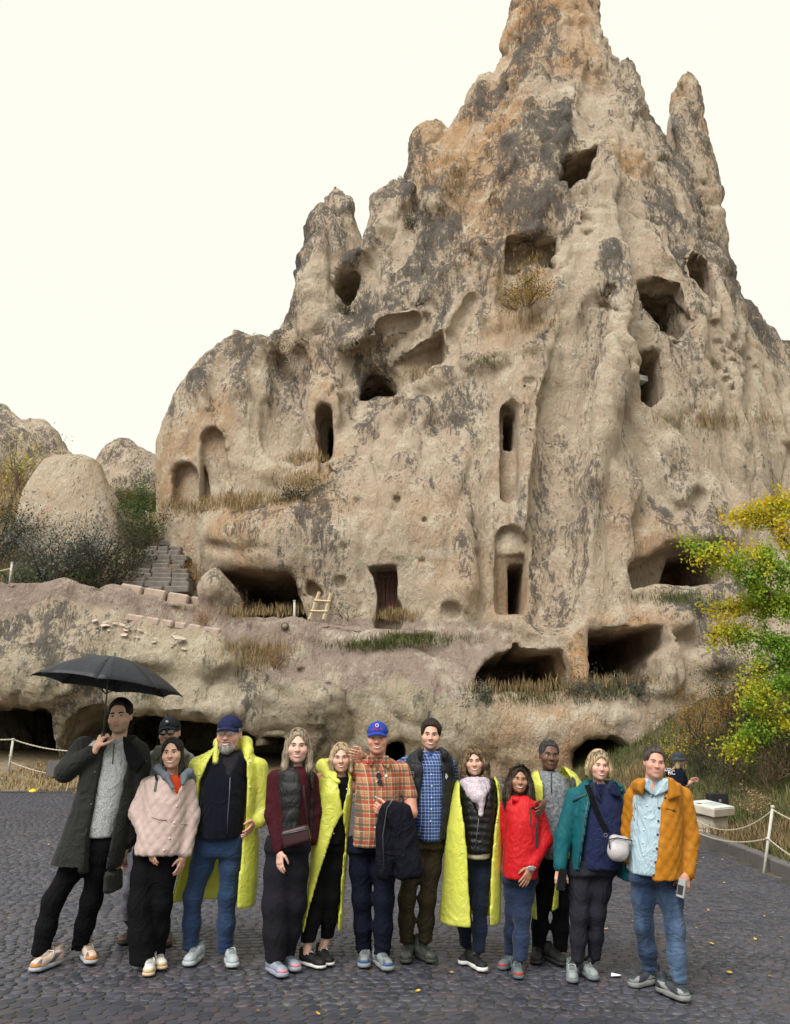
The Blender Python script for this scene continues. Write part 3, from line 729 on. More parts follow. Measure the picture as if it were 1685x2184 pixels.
W = hits([s_[:2] for s_ in LSP + OSP], _snap)
lich = lich + spots(LSP, W[:len(LSP)])
orn = fbm(x * 0.22 + 9, y * 0.22, z * 0.16, 4, 91) + 0.20 * sstep(16, 32, z) - 0.02 + spots(OSP, W[len(LSP):])
low = sstep(5.6, 3.6, z) * sstep(4.5, 0.5, x)           # greenish mud face under the terrace
# the pink plaster of the terrace face, with a ragged lower edge
pe = ledge_z(x) - (0.85 + 0.5 * fbm(x * 0.5, y * 0, z * 0, 4, 7) + 0.35 * fbm(x * 2.1, y * 0, z * 0, 3, 8)) - 1.15 * sstep(-6.0, -3.5, x) * sstep(4.0, 1.5, x)
plas = sstep(-0.03, 0.03, z - pe) * sstep(4.5, 2.5, x) * (y < 26.2) * (z < ledge_z(x) + 0.3)
attr(me, 'lich', lich); attr(me, 'orn', orn); attr(me, 'low', low); attr(me, 'plas', plas)
print('rock done', round(time.time() - T0, 1))
def rock_material():
    N = Nodes('tuff'); co = N.co()
    l = N.attr('lich'); o = N.attr('orn'); lo = N.attr('low'); pl = N.attr('plas')
    cs = N.scale(co, (1, 1, 0.42)); n1 = N.noise(co, 0.35, 5, 0.6); n2 = N.noise(cs, 2.4, 6, 0.64); n3 = N.noise(cs, 9.0, 5, 0.66); n4 = N.noise(co, 38.0, 3, 0.6)
    st = N.noise(N.scale(co, (1.6, 1.6, 0.22)), 1.0, 5, 0.6)
    base = N.mix(N.ramp(n1, (0.30, 0), (0.70, 1)), (0.42, 0.32, 0.235), (0.62, 0.51, 0.385))
    base = N.mix(N.ramp(st, (0.38, 0), (0.66, 1)), base, (0.53, 0.405, 0.30))
    base = N.mix(N.ramp(n2, (0.42, 0), (0.72, 0.5)), base, (0.62, 0.54, 0.42))
    # rust
    om = N.math('ADD', o, N.math('MULTIPLY_ADD', n3, 0.5, -0.25)); om = N.math('ADD', om, N.math('MULTIPLY_ADD', n2, 0.7, -0.35))
    base = N.mix(N.ramp(om, (0.08, 0), (0.55, 0.8)), base, (0.48, 0.265, 0.115))
    # greenish mud
    gm = N.math('MULTIPLY', lo, N.ramp(N.math('ADD', n2, N.math('MULTIPLY_ADD', n3, 0.4, -0.2)), (0.35, 0.25), (0.65, 0.95)))
    base = N.mix(gm, base, N.mix(N.ramp(n1, (0.4, 0), (0.62, 1)), (0.36, 0.315, 0.20), (0.45, 0.40, 0.30)))
    # plaster
    pc = N.mix(N.ramp(n2, (0.3, 0), (0.7, 1)), (0.34, 0.25, 0.20), (0.44, 0.345, 0.285))
    base = N.mix(pl, base, pc)
    pm = N.ramp(N.math('ADD', N.noise(co, 1.1, 6, 0.7), N.math('MULTIPLY_ADD', n4, 0.3, -0.15)), (0.52, 0), (0.62, 0.7))
    base = N.mix(pm, base, (0.68, 0.60, 0.47))
    # lichen
    lm = N.math('ADD', l, N.math('MULTIPLY_ADD', n3, 2.0, -1.0)); lm = N.math('ADD', lm, N.math('MULTIPLY_ADD', n4, 1.4, -0.7)); lm = N.math('ADD', lm, N.math('MULTIPLY_ADD', n2, 1.6, -0.8))
    lm = N.math('MULTIPLY', N.ramp(lm, (0.20, 0), (0.30, 0.78), (0.8, 0.95)), N.math('MULTIPLY_ADD', pl, -0.85, 1.0))
    lc = N.mix(N.ramp(n3, (0.35, 0), (0.65, 1)), (0.030, 0.029, 0.031), (0.145, 0.130, 0.115))
    base = N.mix(lm, base, lc)
    # grain of small stones
    k = N.math('MULTIPLY_ADD', n4, 0.5, 0.75)
    c = N.n('VectorMath', operation='SCALE'); N.put(c.inputs[0], base); N.put(c.inputs['Scale'], k)
    peb = N.voro(co, 14.0); peb = N.ramp(peb, (0.0, 1.0), (0.25, 0.0))
    h = N.math('ADD', N.math('MULTIPLY', n2, 1.0), N.math('MULTIPLY', n3, 0.55)); h = N.math('ADD', h, N.math('MULTIPLY', n4, 0.22)); h = N.math('ADD', h, N.math('MULTIPLY', peb, 0.05))
    return N.end(N.pbsdf(c.outputs[0], 0.92, N.bump(h, 1.0, 0.38), 0.2))
MROCK = rock_material()
rock = link('rock_cliff', me, MROCK)
tag(rock, 'tall beige rock cone riddled with carved cave rooms and doorways', 'rock cliff')
# ------------------------------------------------------------------ ground, paving, banks
def grid_mesh(gx, gy, gz, name):
    Vg = np.stack([gx, gy, gz], -1).reshape(-1, 3); ny = gx.shape[1]; nx = gx.shape[0]
    i, j = np.meshgrid(np.arange(nx - 1), np.arange(ny - 1), indexing='ij'); a = (i * ny + j).ravel()
    return mesh_from(Vg, np.stack([a, a + ny, a + ny + 1, a + 1], -1), name)
def earth_material(name, c1, c2, c3, sc=1.0):
    N = Nodes(name); co = N.co()
    n1 = N.noise(co, 0.6 * sc, 5, 0.6); n2 = N.noise(co, 6 * sc, 5, 0.65); n3 = N.noise(co, 40 * sc, 3, 0.6)
    b = N.mix(N.ramp(n1, (0.38, 0), (0.62, 1)), c1, c2); b = N.mix(N.ramp(n2, (0.45, 0), (0.65, 0.8)), b, c3)
    k = N.n('VectorMath', operation='SCALE'); N.put(k.inputs[0], b); N.put(k.inputs['Scale'], N.math('MULTIPLY_ADD', n3, 0.8, 0.6))
    h = N.math('ADD', n2, N.math('MULTIPLY', n3, 0.4))
    return N.end(N.pbsdf(k.outputs[0], 0.95, N.bump(h, 0.8, 0.12), 0.15))
MEARTH = earth_material('dry_earth', (0.20, 0.15, 0.095), (0.30, 0.24, 0.16), (0.16, 0.13, 0.075))
MBANK = earth_material('bank_soil', (0.075, 0.07, 0.036), (0.14, 0.105, 0.062), (0.06, 0.062, 0.028))
gx, gy = np.meshgrid(np.concatenate([[-400, -200, -100], np.linspace(-50, 50, 81), [100, 200, 400]]), np.concatenate([[-40, -10], np.linspace(0, 40, 61), [50, 70, 100, 160, 260, 400, 700]]), indexing='ij')
tag(link('ground', grid_mesh(gx, gy, ground_z(gx, gy) - 0.03, 'ground'), MEARTH), kind='structure')
# kerb line of the right-hand bank, near to far
KERB = [on_ground(u * K, v * K) for u, v in [(2050, 2010), (1900, 1960), (1760, 1910), (1685, 1880), (1640, 1860), (1590, 1838), (1540, 1818), (1490, 1800), (1440, 1786), (1390, 1774)]]
KERB += [KERB[-1] + np.array((-1.0, 1.6, 0.02)), KERB[-1] + np.array((-1.8, 4.5, 0.05)), KERB[-1] + np.array((-2.2, 9.0, 0.1))]
KX = np.array([p[0] for p in KERB]); KY = np.array([p[1] for p in KERB])
def kerb_dist(x, y):
    """distance behind the kerb (positive on the bank side)"""
    best = np.full(np.shape(x), 1e9); sg = np.ones(np.shape(x))
    for i in range(len(KX) - 1):
        ex, ey = KX[i + 1] - KX[i], KY[i + 1] - KY[i]
        t = np.clip(((x - KX[i]) * ex + (y - KY[i]) * ey) / (ex * ex + ey * ey), 0, 1)
        dx, dy = x - KX[i] - t * ex, y - KY[i] - t * ey; d = np.hypot(dx, dy)
        s = np.where(ex * dy - ey * dx < 0, 1.0, -1.0)
        m = d < best; best = np.where(m, d, best); sg = np.where(m, s, sg)
    return best * sg
def bank_z(x, y):
    t = kerb_dist(x, y)
    b = ground_z(x, y) + 0.10 + 0.10 * np.clip(t, 0, 2.2) + 0.52 * np.clip(t - 2.0, 0, 4.5) + 0.25 * np.clip(t - 6.5, 0, 8)
    return b + np.clip(t, 0, 1) * (0.16 * fbm(x * 0.6, y * 0.6, x * 0, 4, 5) + 0.35 * np.clip(t - 2, 0, 1) * fbm(x * 0.25, y * 0.25, x * 0, 3, 6))
gx, gy = np.meshgrid(np.linspace(1.0, 32, 156), np.linspace(4.5, 40, 160), indexing='ij')
bz = bank_z(gx, gy); td = kerb_dist(gx, gy)
bz = np.where(td < 0.02, ground_z(gx, gy) - 0.5, bz)
tag(link('bank', grid_mesh(gx, gy, bz, 'bank'), MBANK), kind='structure')
# hillside above the terrace on the left
def hill_z(x, y):
    z0 = np.interp(x, _lx, _lz) - 0.42
    e = y - 26.2
    z = z0 + 0.10 * np.clip(e, -3, 0) + 0.66 * np.clip(e, 0, 6.5) + 0.30 * np.clip(e - 6.5, 0, 8) + 0.10 * np.clip(e - 14.5, 0, 60)
    z = z + np.clip(-12 - x, 0, 8) * 0.05 * np.clip(e, 0, 6)
    return z + 0.25 * np.clip(e, 0, 1) * fbm(x * 0.4, y * 0.4, x * 0, 4, 15)
gx, gy = np.meshgrid(np.linspace(-40, -6.5, 130), np.concatenate([np.linspace(25.2, 38, 80), np.linspace(39, 110, 40)]), indexing='ij')
tag(link('hillside', grid_mesh(gx, gy, hill_z(gx, gy), 'hillside'), earth_material('hill_soil', (0.17, 0.13, 0.08), (0.24, 0.18, 0.11), (0.10, 0.09, 0.05))), kind='structure')
# the paved square: one sheet of joint sand, the setts proud of it
def sand_material():
    N = Nodes('joint_sand'); co = N.co(); n1 = N.noise(co, 1.2, 4); n2 = N.noise(co, 60, 3)
    b = N.mix(N.ramp(n1, (0.4, 0), (0.6, 1)), (0.035, 0.033, 0.031), (0.085, 0.075, 0.060))
    b = N.mix(N.ramp(N.noise(co, 2.5, 5, 0.7), (0.55, 0), (0.7, 0.7)), b, (0.075, 0.075, 0.03))
    b = N.mix(N.ramp(N.noise(co, 1.7, 6, 0.75), (0.56, 0), (0.66, 0.8)), b, (0.22, 0.19, 0.15))
    return N.end(N.pbsdf(b, 0.85, N.bump(n2, 0.5, 0.01), 0.3))
def sett_material(far=False):
    N = Nodes('basalt_setts_far' if far else 'basalt_sett'); co = N.co()
    if far: rnd = N.voro(N.scale(co, (1, 1, 0)), 8.0, out='Color'); rnd = N.n('SeparateColor', i_0=rnd).outputs[0]
    else: rnd = N.attr('tint')
    n1 = N.noise(co, 0.5, 4); n2 = N.noise(co, 22, 5, 0.65); n3 = N.noise(co, 90, 3, 0.6)
    b = N.mix(rnd, (0.025, 0.027, 0.039), (0.064, 0.066, 0.088))
    b = N.mix(N.ramp(N.math('ADD', rnd, N.math('MULTIPLY_ADD', n1, 0.6, -0.3)), (0.70, 0), (0.86, 0.55)), b, (0.060, 0.040, 0.042))
    b = N.mix(N.ramp(n2, (0.50, 0), (0.68, 0.5)), b, (0.108, 0.110, 0.128))
    b = N.mix(N.ramp(N.math('ADD', n2, N.math('MULTIPLY_ADD', n3, 0.6, -0.3)), (0.62, 0), (0.72, 0.6)), b, (0.18, 0.165, 0.15))
    if far:
        e = N.voro(N.scale(co, (1, 1, 0)), 8.0, 'DISTANCE_TO_EDGE')
        b = N.mix(N.ramp(e, (0.03, 1), (0.10, 0)), b, (0.06, 0.055, 0.045))
    wet = N.ramp(N.math('ADD', N.noise(co, 0.7, 3), N.math('MULTIPLY_ADD', n2, 0.5, -0.25)), (0.36, 0.32), (0.62, 0.60))
    h = N.math('ADD', n2, N.math('MULTIPLY', n3, 0.35))
    return N.end(N.pbsdf(b, wet, N.bump(h, 0.55, 0.012), 0.45))
MSETT = sett_material(); MSETTF = sett_material(True); MSAND = sand_material()
gx, gy = np.meshgrid(np.linspace(-16, 14, 61), np.linspace(2.0, 22.6, 60), indexing='ij')
edge = 21.4 + 0.5 * np.sin(gx * 0.7) + 0.3 * np.sin(gx * 2.1)
gy2 = 2.0 + (gy - 2.0) / 20.6 * (edge - 2.0)
paving = tag(link('paved_square', grid_mesh(gx, gy2, ground_z(gx, gy2) + 0.004, 'paved_square'), MSAND), kind='structure')
rs = np.random.RandomState(3)
def sett_shape(rs, seed_n=4):
    """an uneven, slightly domed stone on a unit footprint"""
    n = 8; V = []; 
    ang = np.linspace(0, 2 * np.pi, n, endpoint=False) + np.pi / 8 + rs.uniform(-.14, .14, n)
    for lev, (k, zz) in enumerate(((1.0, -0.5), (0.985, 0.6), (0.86, 1.0))):
        for a in ang:
            q = max(abs(math.cos(a)), abs(math.sin(a))); r = 0.5 / q
            r = min(r, 0.62) * (1 + rs.uniform(-0.07, 0.07))
            V.append((math.cos(a) * r * k, math.sin(a) * r * k, zz + (rs.uniform(-0.35, 0.25) if lev == 2 else 0)))
    V.append((0, 0, 1.0 + rs.uniform(-0.2, 0.3)))
    Fq = []
    for l in range(2):
        for i in range(n): Fq.append((l * n + i, l * n + (i + 1) % n, (l + 1) * n + (i + 1) % n, (l + 1) * n + i))
    for i in range(n): Fq.append((2 * n + i, 2 * n + (i + 1) % n, 3 * n))
    return np.array(V), Fq
SHAPES = [sett_shape(rs) for _ in range(10)]
setts = []
RAD0 = (0.6, -7.5)               # rows run in wide arcs, as the paviours laid them
r = 9.5
while r < 29.5:
    rw = rs.uniform(0.075, 0.105)
    a = -0.75
    while a < 0.75:
        l = rs.uniform(0.075, 0.125); am = a + l / 2 / r
        X = RAD0[0] + r * math.sin(am); Yy = RAD0[1] + r * math.cos(am)
        wob = 0.05 * math.sin(X * 1.3 + r) + 0.04 * math.sin(X * 3.1 + 2 * r)
        a += l / r
        Yw = Yy + wob
        if Yw < 2.6 or abs(X) > 0.55 * Yw + 1.2: continue
        setts.append((X, Yw, am, l, rw))
    r += rw
kd = kerb_dist(np.array([s[0] for s in setts]), np.array([s[1] for s in setts])); setts = [s for s, q in zip(setts, kd) if q < -0.15]
setts.sort(key=lambda s: s[1])
vis = [s for s in setts if s[1] > 5.0]
MS = []
for k, (sv_, sf) in enumerate(SHAPES):
    me = bpy.data.meshes.new('paving_stone'); me.from_pydata([tuple(v) for v in sv_], [], sf); me.update(); me.materials.append(MSETT)
    attr(me, 'tint', np.full(len(sv_), (k + 0.5) / 10)); me.polygons.foreach_set('use_smooth', np.array([i >= 8 for i in range(len(sf))], bool))
    MS.append(me)
single = [s for s in vis if abs(s[0]) < 0.5 * s[1] + 0.1][:300]
ids = set(id(s) for s in single)
for s in single:
    o = bpy.data.objects.new('paving_stone', MS[rs.randint(10)]); COL.objects.link(o); o.parent = paving
    o.location = (s[0], s[1], float(ground_z(s[0], s[1])) + 0.004); o.rotation_euler = (rs.uniform(-.03, .03), rs.uniform(-.03, .03), -s[2] + rs.uniform(-.06, .06))
    o.scale = (s[3] * 0.965, s[4] * 0.955, 0.007)
VV, FF, TT = [], [], []; nb_ = 0
TRI = [np.array([t for q in f for t in ([q] if len(q) == 3 else [(q[0], q[1], q[2]), (q[0], q[2], q[3])])]) for _, f in SHAPES]
LV = np.array([(-.5, -.5, -.5), (.5, -.5, -.5), (.5, .5, -.5), (-.5, .5, -.5), (-.44, -.43, .9), (.45, -.44, .8), (.43, .44, .95), (-.45, .43, .85)]); LT = np.array([(0, 1, 5), (0, 5, 4), (1, 2, 6), (1, 6, 5), (2, 3, 7), (2, 7, 6), (3, 0, 4), (3, 4, 7), (4, 5, 6), (4, 6, 7)])
for s in setts:
    if id(s) in ids: continue
    kq = rs.randint(10); far_ = s[1] > 7.6; v = LV * (1, 1, rs.uniform(.7, 1.3)) if far_ else SHAPES[kq][0]
    c, sn = math.cos(-s[2]), math.sin(-s[2]); px, py = v[:, 0] * s[3] * 0.965, v[:, 1] * s[4] * 0.955
    gzz = SLOPE * min(max(s[0], -14), 9) + 0.004
    VV.append(np.stack([s[0] + px * c - py * sn, s[1] + px * sn + py * c, gzz + v[:, 2] * 0.007], -1)); FF.append((LT if far_ else TRI[kq]) + nb_); nb_ += len(v); TT.append(np.full(len(v), rs.rand()))
me = mesh_from(np.concatenate(VV), np.concatenate(FF), 'paving_stones')
attr(me, 'tint', np.concatenate(TT))
o = link('paving_stones', me, MSETT, paving); tag(o, kind='stuff')
print('setts', len(setts), round(time.time() - T0, 1))
# beyond the built setts the sheet itself carries the pattern
gx, gy = np.meshgrid(np.linspace(-15.5, 14, 61), np.linspace(0, 1, 30), indexing='ij')
y0 = RAD0[1] + np.sqrt(np.maximum(29.6 ** 2 - (gx - RAD0[0]) ** 2, 4)); y0 = np.maximum(y0 - 0.02, 3.0)
e2 = 21.3 + 0.5 * np.sin(gx * 0.7) + 0.3 * np.sin(gx * 2.1)
gy3 = y0 + gy * (e2 - y0)
tag(link('paving_far', grid_mesh(gx, gy3, ground_z(gx, gy3) + 0.012, 'paving_far'), MSETTF, paving), kind=None)
# kerb stones
MKERB = plain('kerb_stone', (0.115, 0.105, 0.105), 0.75, 0.35, 3.0, 0.5, 40)
kr = tag(empty('kerb', KERB[3]), 'low grey stone kerb edging the bank on the right', 'kerb')
L = 0.0; pts = [np.array(p) for p in KERB]
seg = np.cumsum([0] + [np.linalg.norm((pts[i + 1] - pts[i])[:2]) for i in range(len(pts) - 1)])
def along(s): return np.array([np.interp(s, seg, [p[k] for p in pts]) for k in range(3)])
s_ = 0.0
while s_ < seg[-1] - 0.8:
    l = rs.uniform(0.75, 1.0); a, bq = along(s_ + 0.008), along(s_ + l - 0.008); s_ += l
    m = (a + bq) / 2; ang = math.atan2(bq[1] - a[1], bq[0] - a[0]); hl = np.linalg.norm((bq - a)[:2]) / 2
    B = MB(); M = Matrix.Rotation(ang, 3, 'Z') @ Matrix.Rotation(-math.atan2(bq[2] - a[2], 2 * hl), 3, 'Y')
    nn = Vector((math.sin(ang), -math.cos(ang), 0)) * 0.08
    c = Vector((m[0], m[1], float(ground_z(m[0], m[1])) + 0.06)) + nn
    B.box((0, 0, 0), (hl, 0.085, 0.12), M=M)
    o = B.build('kerb_stone', MKERB); o.location = c; bv = o.modifiers.new('b', 'BEVEL'); bv.width = 0.02; bv.segments = 2
    o.parent = kr; o.location = c - Vector(KERB[3])
# fallen leaves
MLEAF = plain('fallen_leaf', (0.50, 0.33, 0.04), 0.6, 0.4, 30, 0.1)
me = bpy.data.meshes.new('fallen_leaf')
me.from_pydata([(0, -.5, 0), (.32, -.15, .10), (.25, .3, .06), (0, .55, .12), (-.28, .28, .1), (-.3, -.1, .04), (0, 0, -.02)], [], [(0, 1, 6), (1, 2, 6), (2, 3, 6), (3, 4, 6), (4, 5, 6), (5, 0, 6)]); me.update(); me.materials.append(MLEAF)
for k in range(52):
    if k < 42: u, v = rs.uniform(1340, 1690), 1800 + abs(rs.normal(0, 120)) + 20
    else: u, v = rs.uniform(20, 1300), rs.uniform(1760, 2180)
    p = on_ground(u * K, v * K)
    if kerb_dist(np.array(p[0]), np.array(p[1])) > -0.1: continue
    o = bpy.data.objects.new('fallen_leaf', me); COL.objects.link(o)
    sc = rs.uniform(0.025, 0.048); o.scale = (sc, sc, sc); o.location = (p[0], p[1], p[2] + 0.022); o.rotation_euler = (rs.uniform(-.3, .3), rs.uniform(-.3, .3), rs.uniform(0, 6.3))
    tag(o, 'small yellow leaf fallen on the dark cobbles', 'leaf', 'fallen leaves on the paving')
p = on_ground(1313 * K, 2088 * K); B = MB(); B.raw([(-.035, -.02, 0), (.035, -.025, .006), (.04, .025, .0), (-.02, .03, .010), (0, 0, .004)], [(0, 1, 4), (1, 2, 4), (2, 3, 4), (3, 0, 4)])
o = B.build('paper_scrap', plain('paper', (0.8, 0.8, 0.78), 0.7)); o.location = (p[0], p[1], p[2] + 0.022); tag(o, 'white scrap of paper on the cobbles near grey shoes', 'paper')
p = on_ground(70 * K, 1690 * K); B = MB(); B.tube([(0, 0, 0), (0, 0, .04), (0, 0, .07), (0, 0, .085)], [.10, .09, .06, .01], 12)
o = B.build('yellow_stud', plain('yellow_plastic', (0.75, 0.5, 0.03), 0.4), smooth=True); o.location = tuple(p); tag(o, 'small yellow dome on the paving edge at far left', 'stud')
p = on_ground(125 * K, 1672 * K); B = MB(); B.box((0, 0, .2), (.33, .2, .2), 0.2, top=.94)
o = B.build('stone_block', MKERB); o.location = tuple(p); tag(o, 'grey stone block on the dry grass behind the dark coat', 'block')
print('ground', round(time.time() - T0, 1))
# ------------------------------------------------------------------ things on and before the rock
MPOST = plain('post_paint', (0.46, 0.43, 0.37), 0.6, 0.25, 12, 0.2)
MROPE = plain('rope', (0.50, 0.44, 0.34), 0.9, 0.4, 40, 0.8, 90)
MCONC = plain('concrete', (0.42, 0.37, 0.30), 0.85, 0.3, 5, 0.4, 60)
MBLK = plain('black_plastic', (0.015, 0.015, 0.017), 0.45, 0.2)
MWHITE = plain('white_paint', (0.75, 0.75, 0.72), 0.5, 0.1)
MWOOD = plain('bare_wood', (0.48, 0.37, 0.24), 0.75, 0.3, 14, 0.3, 60)
def post(base, top, r, label, group=None, knob=True):
    base = np.array(base); e = empty('rope_post', base); B = MB(); d = np.array(top) - base
    B.tube([(0, 0, -0.05), tuple(d)], r, 10); B.build('pole', MPOST, e, True)
    B = MB(); B.tube([tuple(d * 0.985), tuple(d * 1.02), tuple(d * 1.035)], [r * 1.35, r * 1.35, r * 0.4], 10); B.build('cap', MPOST, e, True)
    if knob: B = MB(); B.tube([tuple(d * 0.50), tuple(d * 0.53)], r * 1.5, 10); B.build('collar', MPOST, e, True)
    tag(e, label, 'post', group); return e
def rope(a, b, sag, r, label, n=24, group=None):
    a, b = np.array(a), np.array(b); B = MB(); P = []
    for i in range(n + 1):
        t = i / n; p = a + (b - a) * t; p[2] -= 4 * sag * t * (1 - t); P.append(tuple(p))
    L = float(np.linalg.norm(b - a)); tw = []                     # two twisted strands
    m = n * 6
    for ph in (0, math.pi):
        S = []
        for i in range(m + 1):
            t = i / m; p = a + (b - a) * t; p[2] -= 4 * sag * t * (1 - t); w = ph + t * L / 0.09 * 2 * math.pi * 0.5
            S.append((p[0], p[1] + math.cos(w) * r * 0.55, p[2] + math.sin(w) * r * 0.55))
        B.tube(S, r * 0.6, 5)
    o = B.build('rope', MROPE, None, True); tag(o, label, 'rope', group); return o
# right: post at the kerb
pb = on_ground(1627 * K, 1862 * K); pb = np.array((pb[0], pb[1] + 0.0, float(ground_z(pb[0], pb[1]))))
pt = at(1648 * K, 1722 * K, pb[1] + 0.05)
post(pb, pt, 0.020, 'pale leaning rope post standing at the kerb on the right', 'rope posts')
pm = pb + (pt - pb) * 0.52
ea = at(1480 * K, 1745 * K, pb[1] + 2.6); ea2 = at(1480 * K, 1772 * K, pb[1] + 2.6)
rope(ea, pt - (0, 0, .03), 0.22, 0.010, 'upper pale rope running from the right post past the information stand')
rope(ea2, pm, 0.10, 0.010, 'lower pale rope running from the right post past the information stand')
eb = at(1760 * K, 1765 * K, pb[1] - 1.2); eb2 = at(1760 * K, 1860 * K, pb[1] - 1.2)
rope(pt - (0, 0, .03), eb, 0.05, 0.010, 'upper rope leaving the right post towards the picture edge')
rope(pm, eb2, 0.05, 0.010, 'lower rope leaving the right post towards the picture edge')
# left: post before the caves
pl = on_ground(15 * K, 1668 * K); plt_ = at(28 * K, 1577 * K, pl[1])
post(pl, plt_, 0.034, 'pale rope post on dry grass before the left cave', 'rope posts')
rope(plt_, at(150 * K, 1602 * K, pl[1] + 0.2), 0.06, 0.018, 'upper rope from the left post to behind the dark coat')
rope(at(-60 * K, 1570 * K, pl[1]), plt_, 0.04, 0.018, 'upper rope from the left picture edge to the left post')
rope(pl + (plt_ - pl) * 0.35, at(150 * K, 1655 * K, pl[1] + 0.1), 0.08, 0.018, 'lower slack rope from the left post over dry grass')
# terrace posts
for (u, v0, v1, Y, lab) in [(20, 1240, 1200, 25.3, 'thin white post on the terrace at the far left'), (447, 1300, 1253, 25.4, 'thin white post on the terrace below the rock stairs'), (628, 1330, 1282, 25.5, 'thin white post on the terrace before the dark cave')]:
    a = sv(u, v0 + 8, Y); b = sv(u + (6 if u < 100 else 0), v1, Y); post(a, b, 0.036, lab, 'terrace posts', False)
rope(sv(-60, 1222, 25.3), sv(25, 1212, 25.3), 0.05, 0.02, 'rope tied to the far left terrace post')
# ladder
lb = [sv(660, 1322, 25.75), sv(690, 1322, 25.75)]; lt = [sv(681, 1263, 26.05), sv(706, 1266, 26.05)]
e = empty('ladder', (lb[0] + lb[1]) / 2); B0 = np.array(e.location)
for a, b in zip(lb, lt):
    B = MB(); B.tube([tuple(a - B0), tuple(b - B0)], 0.055, 4); B.build('rail', MWOOD, e)
for t in (0.30, 0.68):
    B = MB(); B.tube([tuple(lb[0] + (lt[0] - lb[0]) * t - B0 - (0.06, 0.04, 0)), tuple(lb[1] + (lt[1] - lb[1]) * t - B0 + (0.06, -0.04, 0))], 0.045, 4); B.build('rung', MWOOD, e)
tag(e, 'short pale wooden ladder leaning on the terrace by the cave', 'ladder')
# wooden door
a = sv(803, 1322, 27.3); b = sv(851, 1322, 27.3); c = sv(826, 1208, 27.3); wd = (b[0] - a[0]) / 5; hh = (c[2] - a[2]) / 2
e = empty('plank_door', ((a[0] + b[0]) / 2, 27.3, a[2]))
MDOOR = plain('door_wood', (0.085, 0.035, 0.022), 0.7, 0.4, 10, 0.3)
for i in range(5):
    B = MB(); B.box(((i - 2) * wd, 0.01 * (i % 2), hh), (wd / 2 - 0.012, 0.03, hh)); B.build('plank', MDOOR, e)
for z_ in (0.3, 1.6):
    B = MB(); B.box((0, -0.055, hh * z_), (wd * 2.4, 0.02, 0.05)); B.build('cross_bar', MDOOR, e)
tag(e, 'dark reddish plank door set in the rock doorway above the terrace', 'door')
# pipe and the cameras in the high room
c = hits([(609, 1336)], RK)[0]; B = MB(); B.tube([(0, .1, 0), (0, -.18, -.02)], .12, 12, cap=False); B.tube([(0, -.18, -.02), (0, .1, 0)], .095, 12); 
o = B.build('drain_pipe', plain('clay', (.22, .17, .12), .8), smooth=True); o.location = tuple(c); tag(o, 'short round clay drain pipe sticking out of the plaster', 'pipe')
for u, v0, v1, lab, kind in [(1363, 868, 818, 'thin metal pole with small white camera in the high cave opening', 0), (1396, 868, 818, 'bent metal pole with upright white sensor in the high cave opening', 1)]:
    a = sv(u, v0, 29.2); b = sv(u, v1, 29.2); e = empty('camera_pole', a); d = b - a; B = MB()
    if kind == 0: B.tube([(0, 0, -.3), tuple(d)], .05, 8)
    else: B.tube([(0, 0, -.3), (0, 0, d[2] * .6), (0.55, 0, d[2] * .95)], .045, 8)
    B.build('pole', plain('galvanised', (.45, .46, .47), .4, metal=.6), e, True)
    B = MB()
    if kind == 0: B.box((0.06, -.1, d[2] + .08), (.20, .28, .11), .4)
    else: B.tube([(0.62, 0, d[2] * .95), (0.62, 0, d[2] * 1.02), (0.62, 0, d[2] * 1.25), (0.62, 0, d[2] * 1.35)], [.09, .13, .13, .05], 10)
    B.build('camera_head', MWHITE, e); tag(e, lab, 'camera pole')
# information stand
sb = at(1532 * K, 1812 * K, 10.9)
px, py = on_ground(1500 * K, 1803 * K)[:2]; Ys = py + 0.55
x0 = at(1494 * K, 1800 * K, Ys)[0]; x1 = at(1572 * K, 1800 * K, Ys)[0]; cx = (x0 + x1) / 2; zb = at(1530 * K, 1822 * K, Ys)[2]; zt = at(1530 * K, 1742 * K, Ys)[2]; zb = min(zb, float(bank_z(np.array(cx), np.array(Ys + .25))) - .02)
e = empty('information_stand', (cx, Ys + .25, zb)); Hh = zt - zb; rzs = R(38); wd = (x1 - x0) / 2 / (math.cos(rzs) + math.sin(rzs) * .8)
for i, (a, b, k) in enumerate([(0.0, 0.30, 1.0), (0.32, 0.62, 0.985), (0.64, 1.0, 0.97)]):
    B = MB(); B.box((0, 0, Hh * (a + b) / 2), (wd * k, wd * .8 * k, Hh * (b - a) / 2), rzs); o = B.build('stone_course', MCONC, e); bv = o.modifiers.new('b', 'BEVEL'); bv.width = .02
B = MB(); B.box((0, 0, Hh / 2), (wd * .93, wd * .74, Hh / 2 * .98), rzs); B.build('core', MCONC, e)
tilt = Matrix.Rotation(rzs, 3, 'Z') @ Matrix.Rotation(R(9), 3, 'X')
B = MB(); B.box((0, 0, Hh + .11), (wd * 1.35, wd * 1.15, .07), M=tilt); o = B.build('slab', MCONC, e); bv = o.modifiers.new('b', 'BEVEL'); bv.width = .012
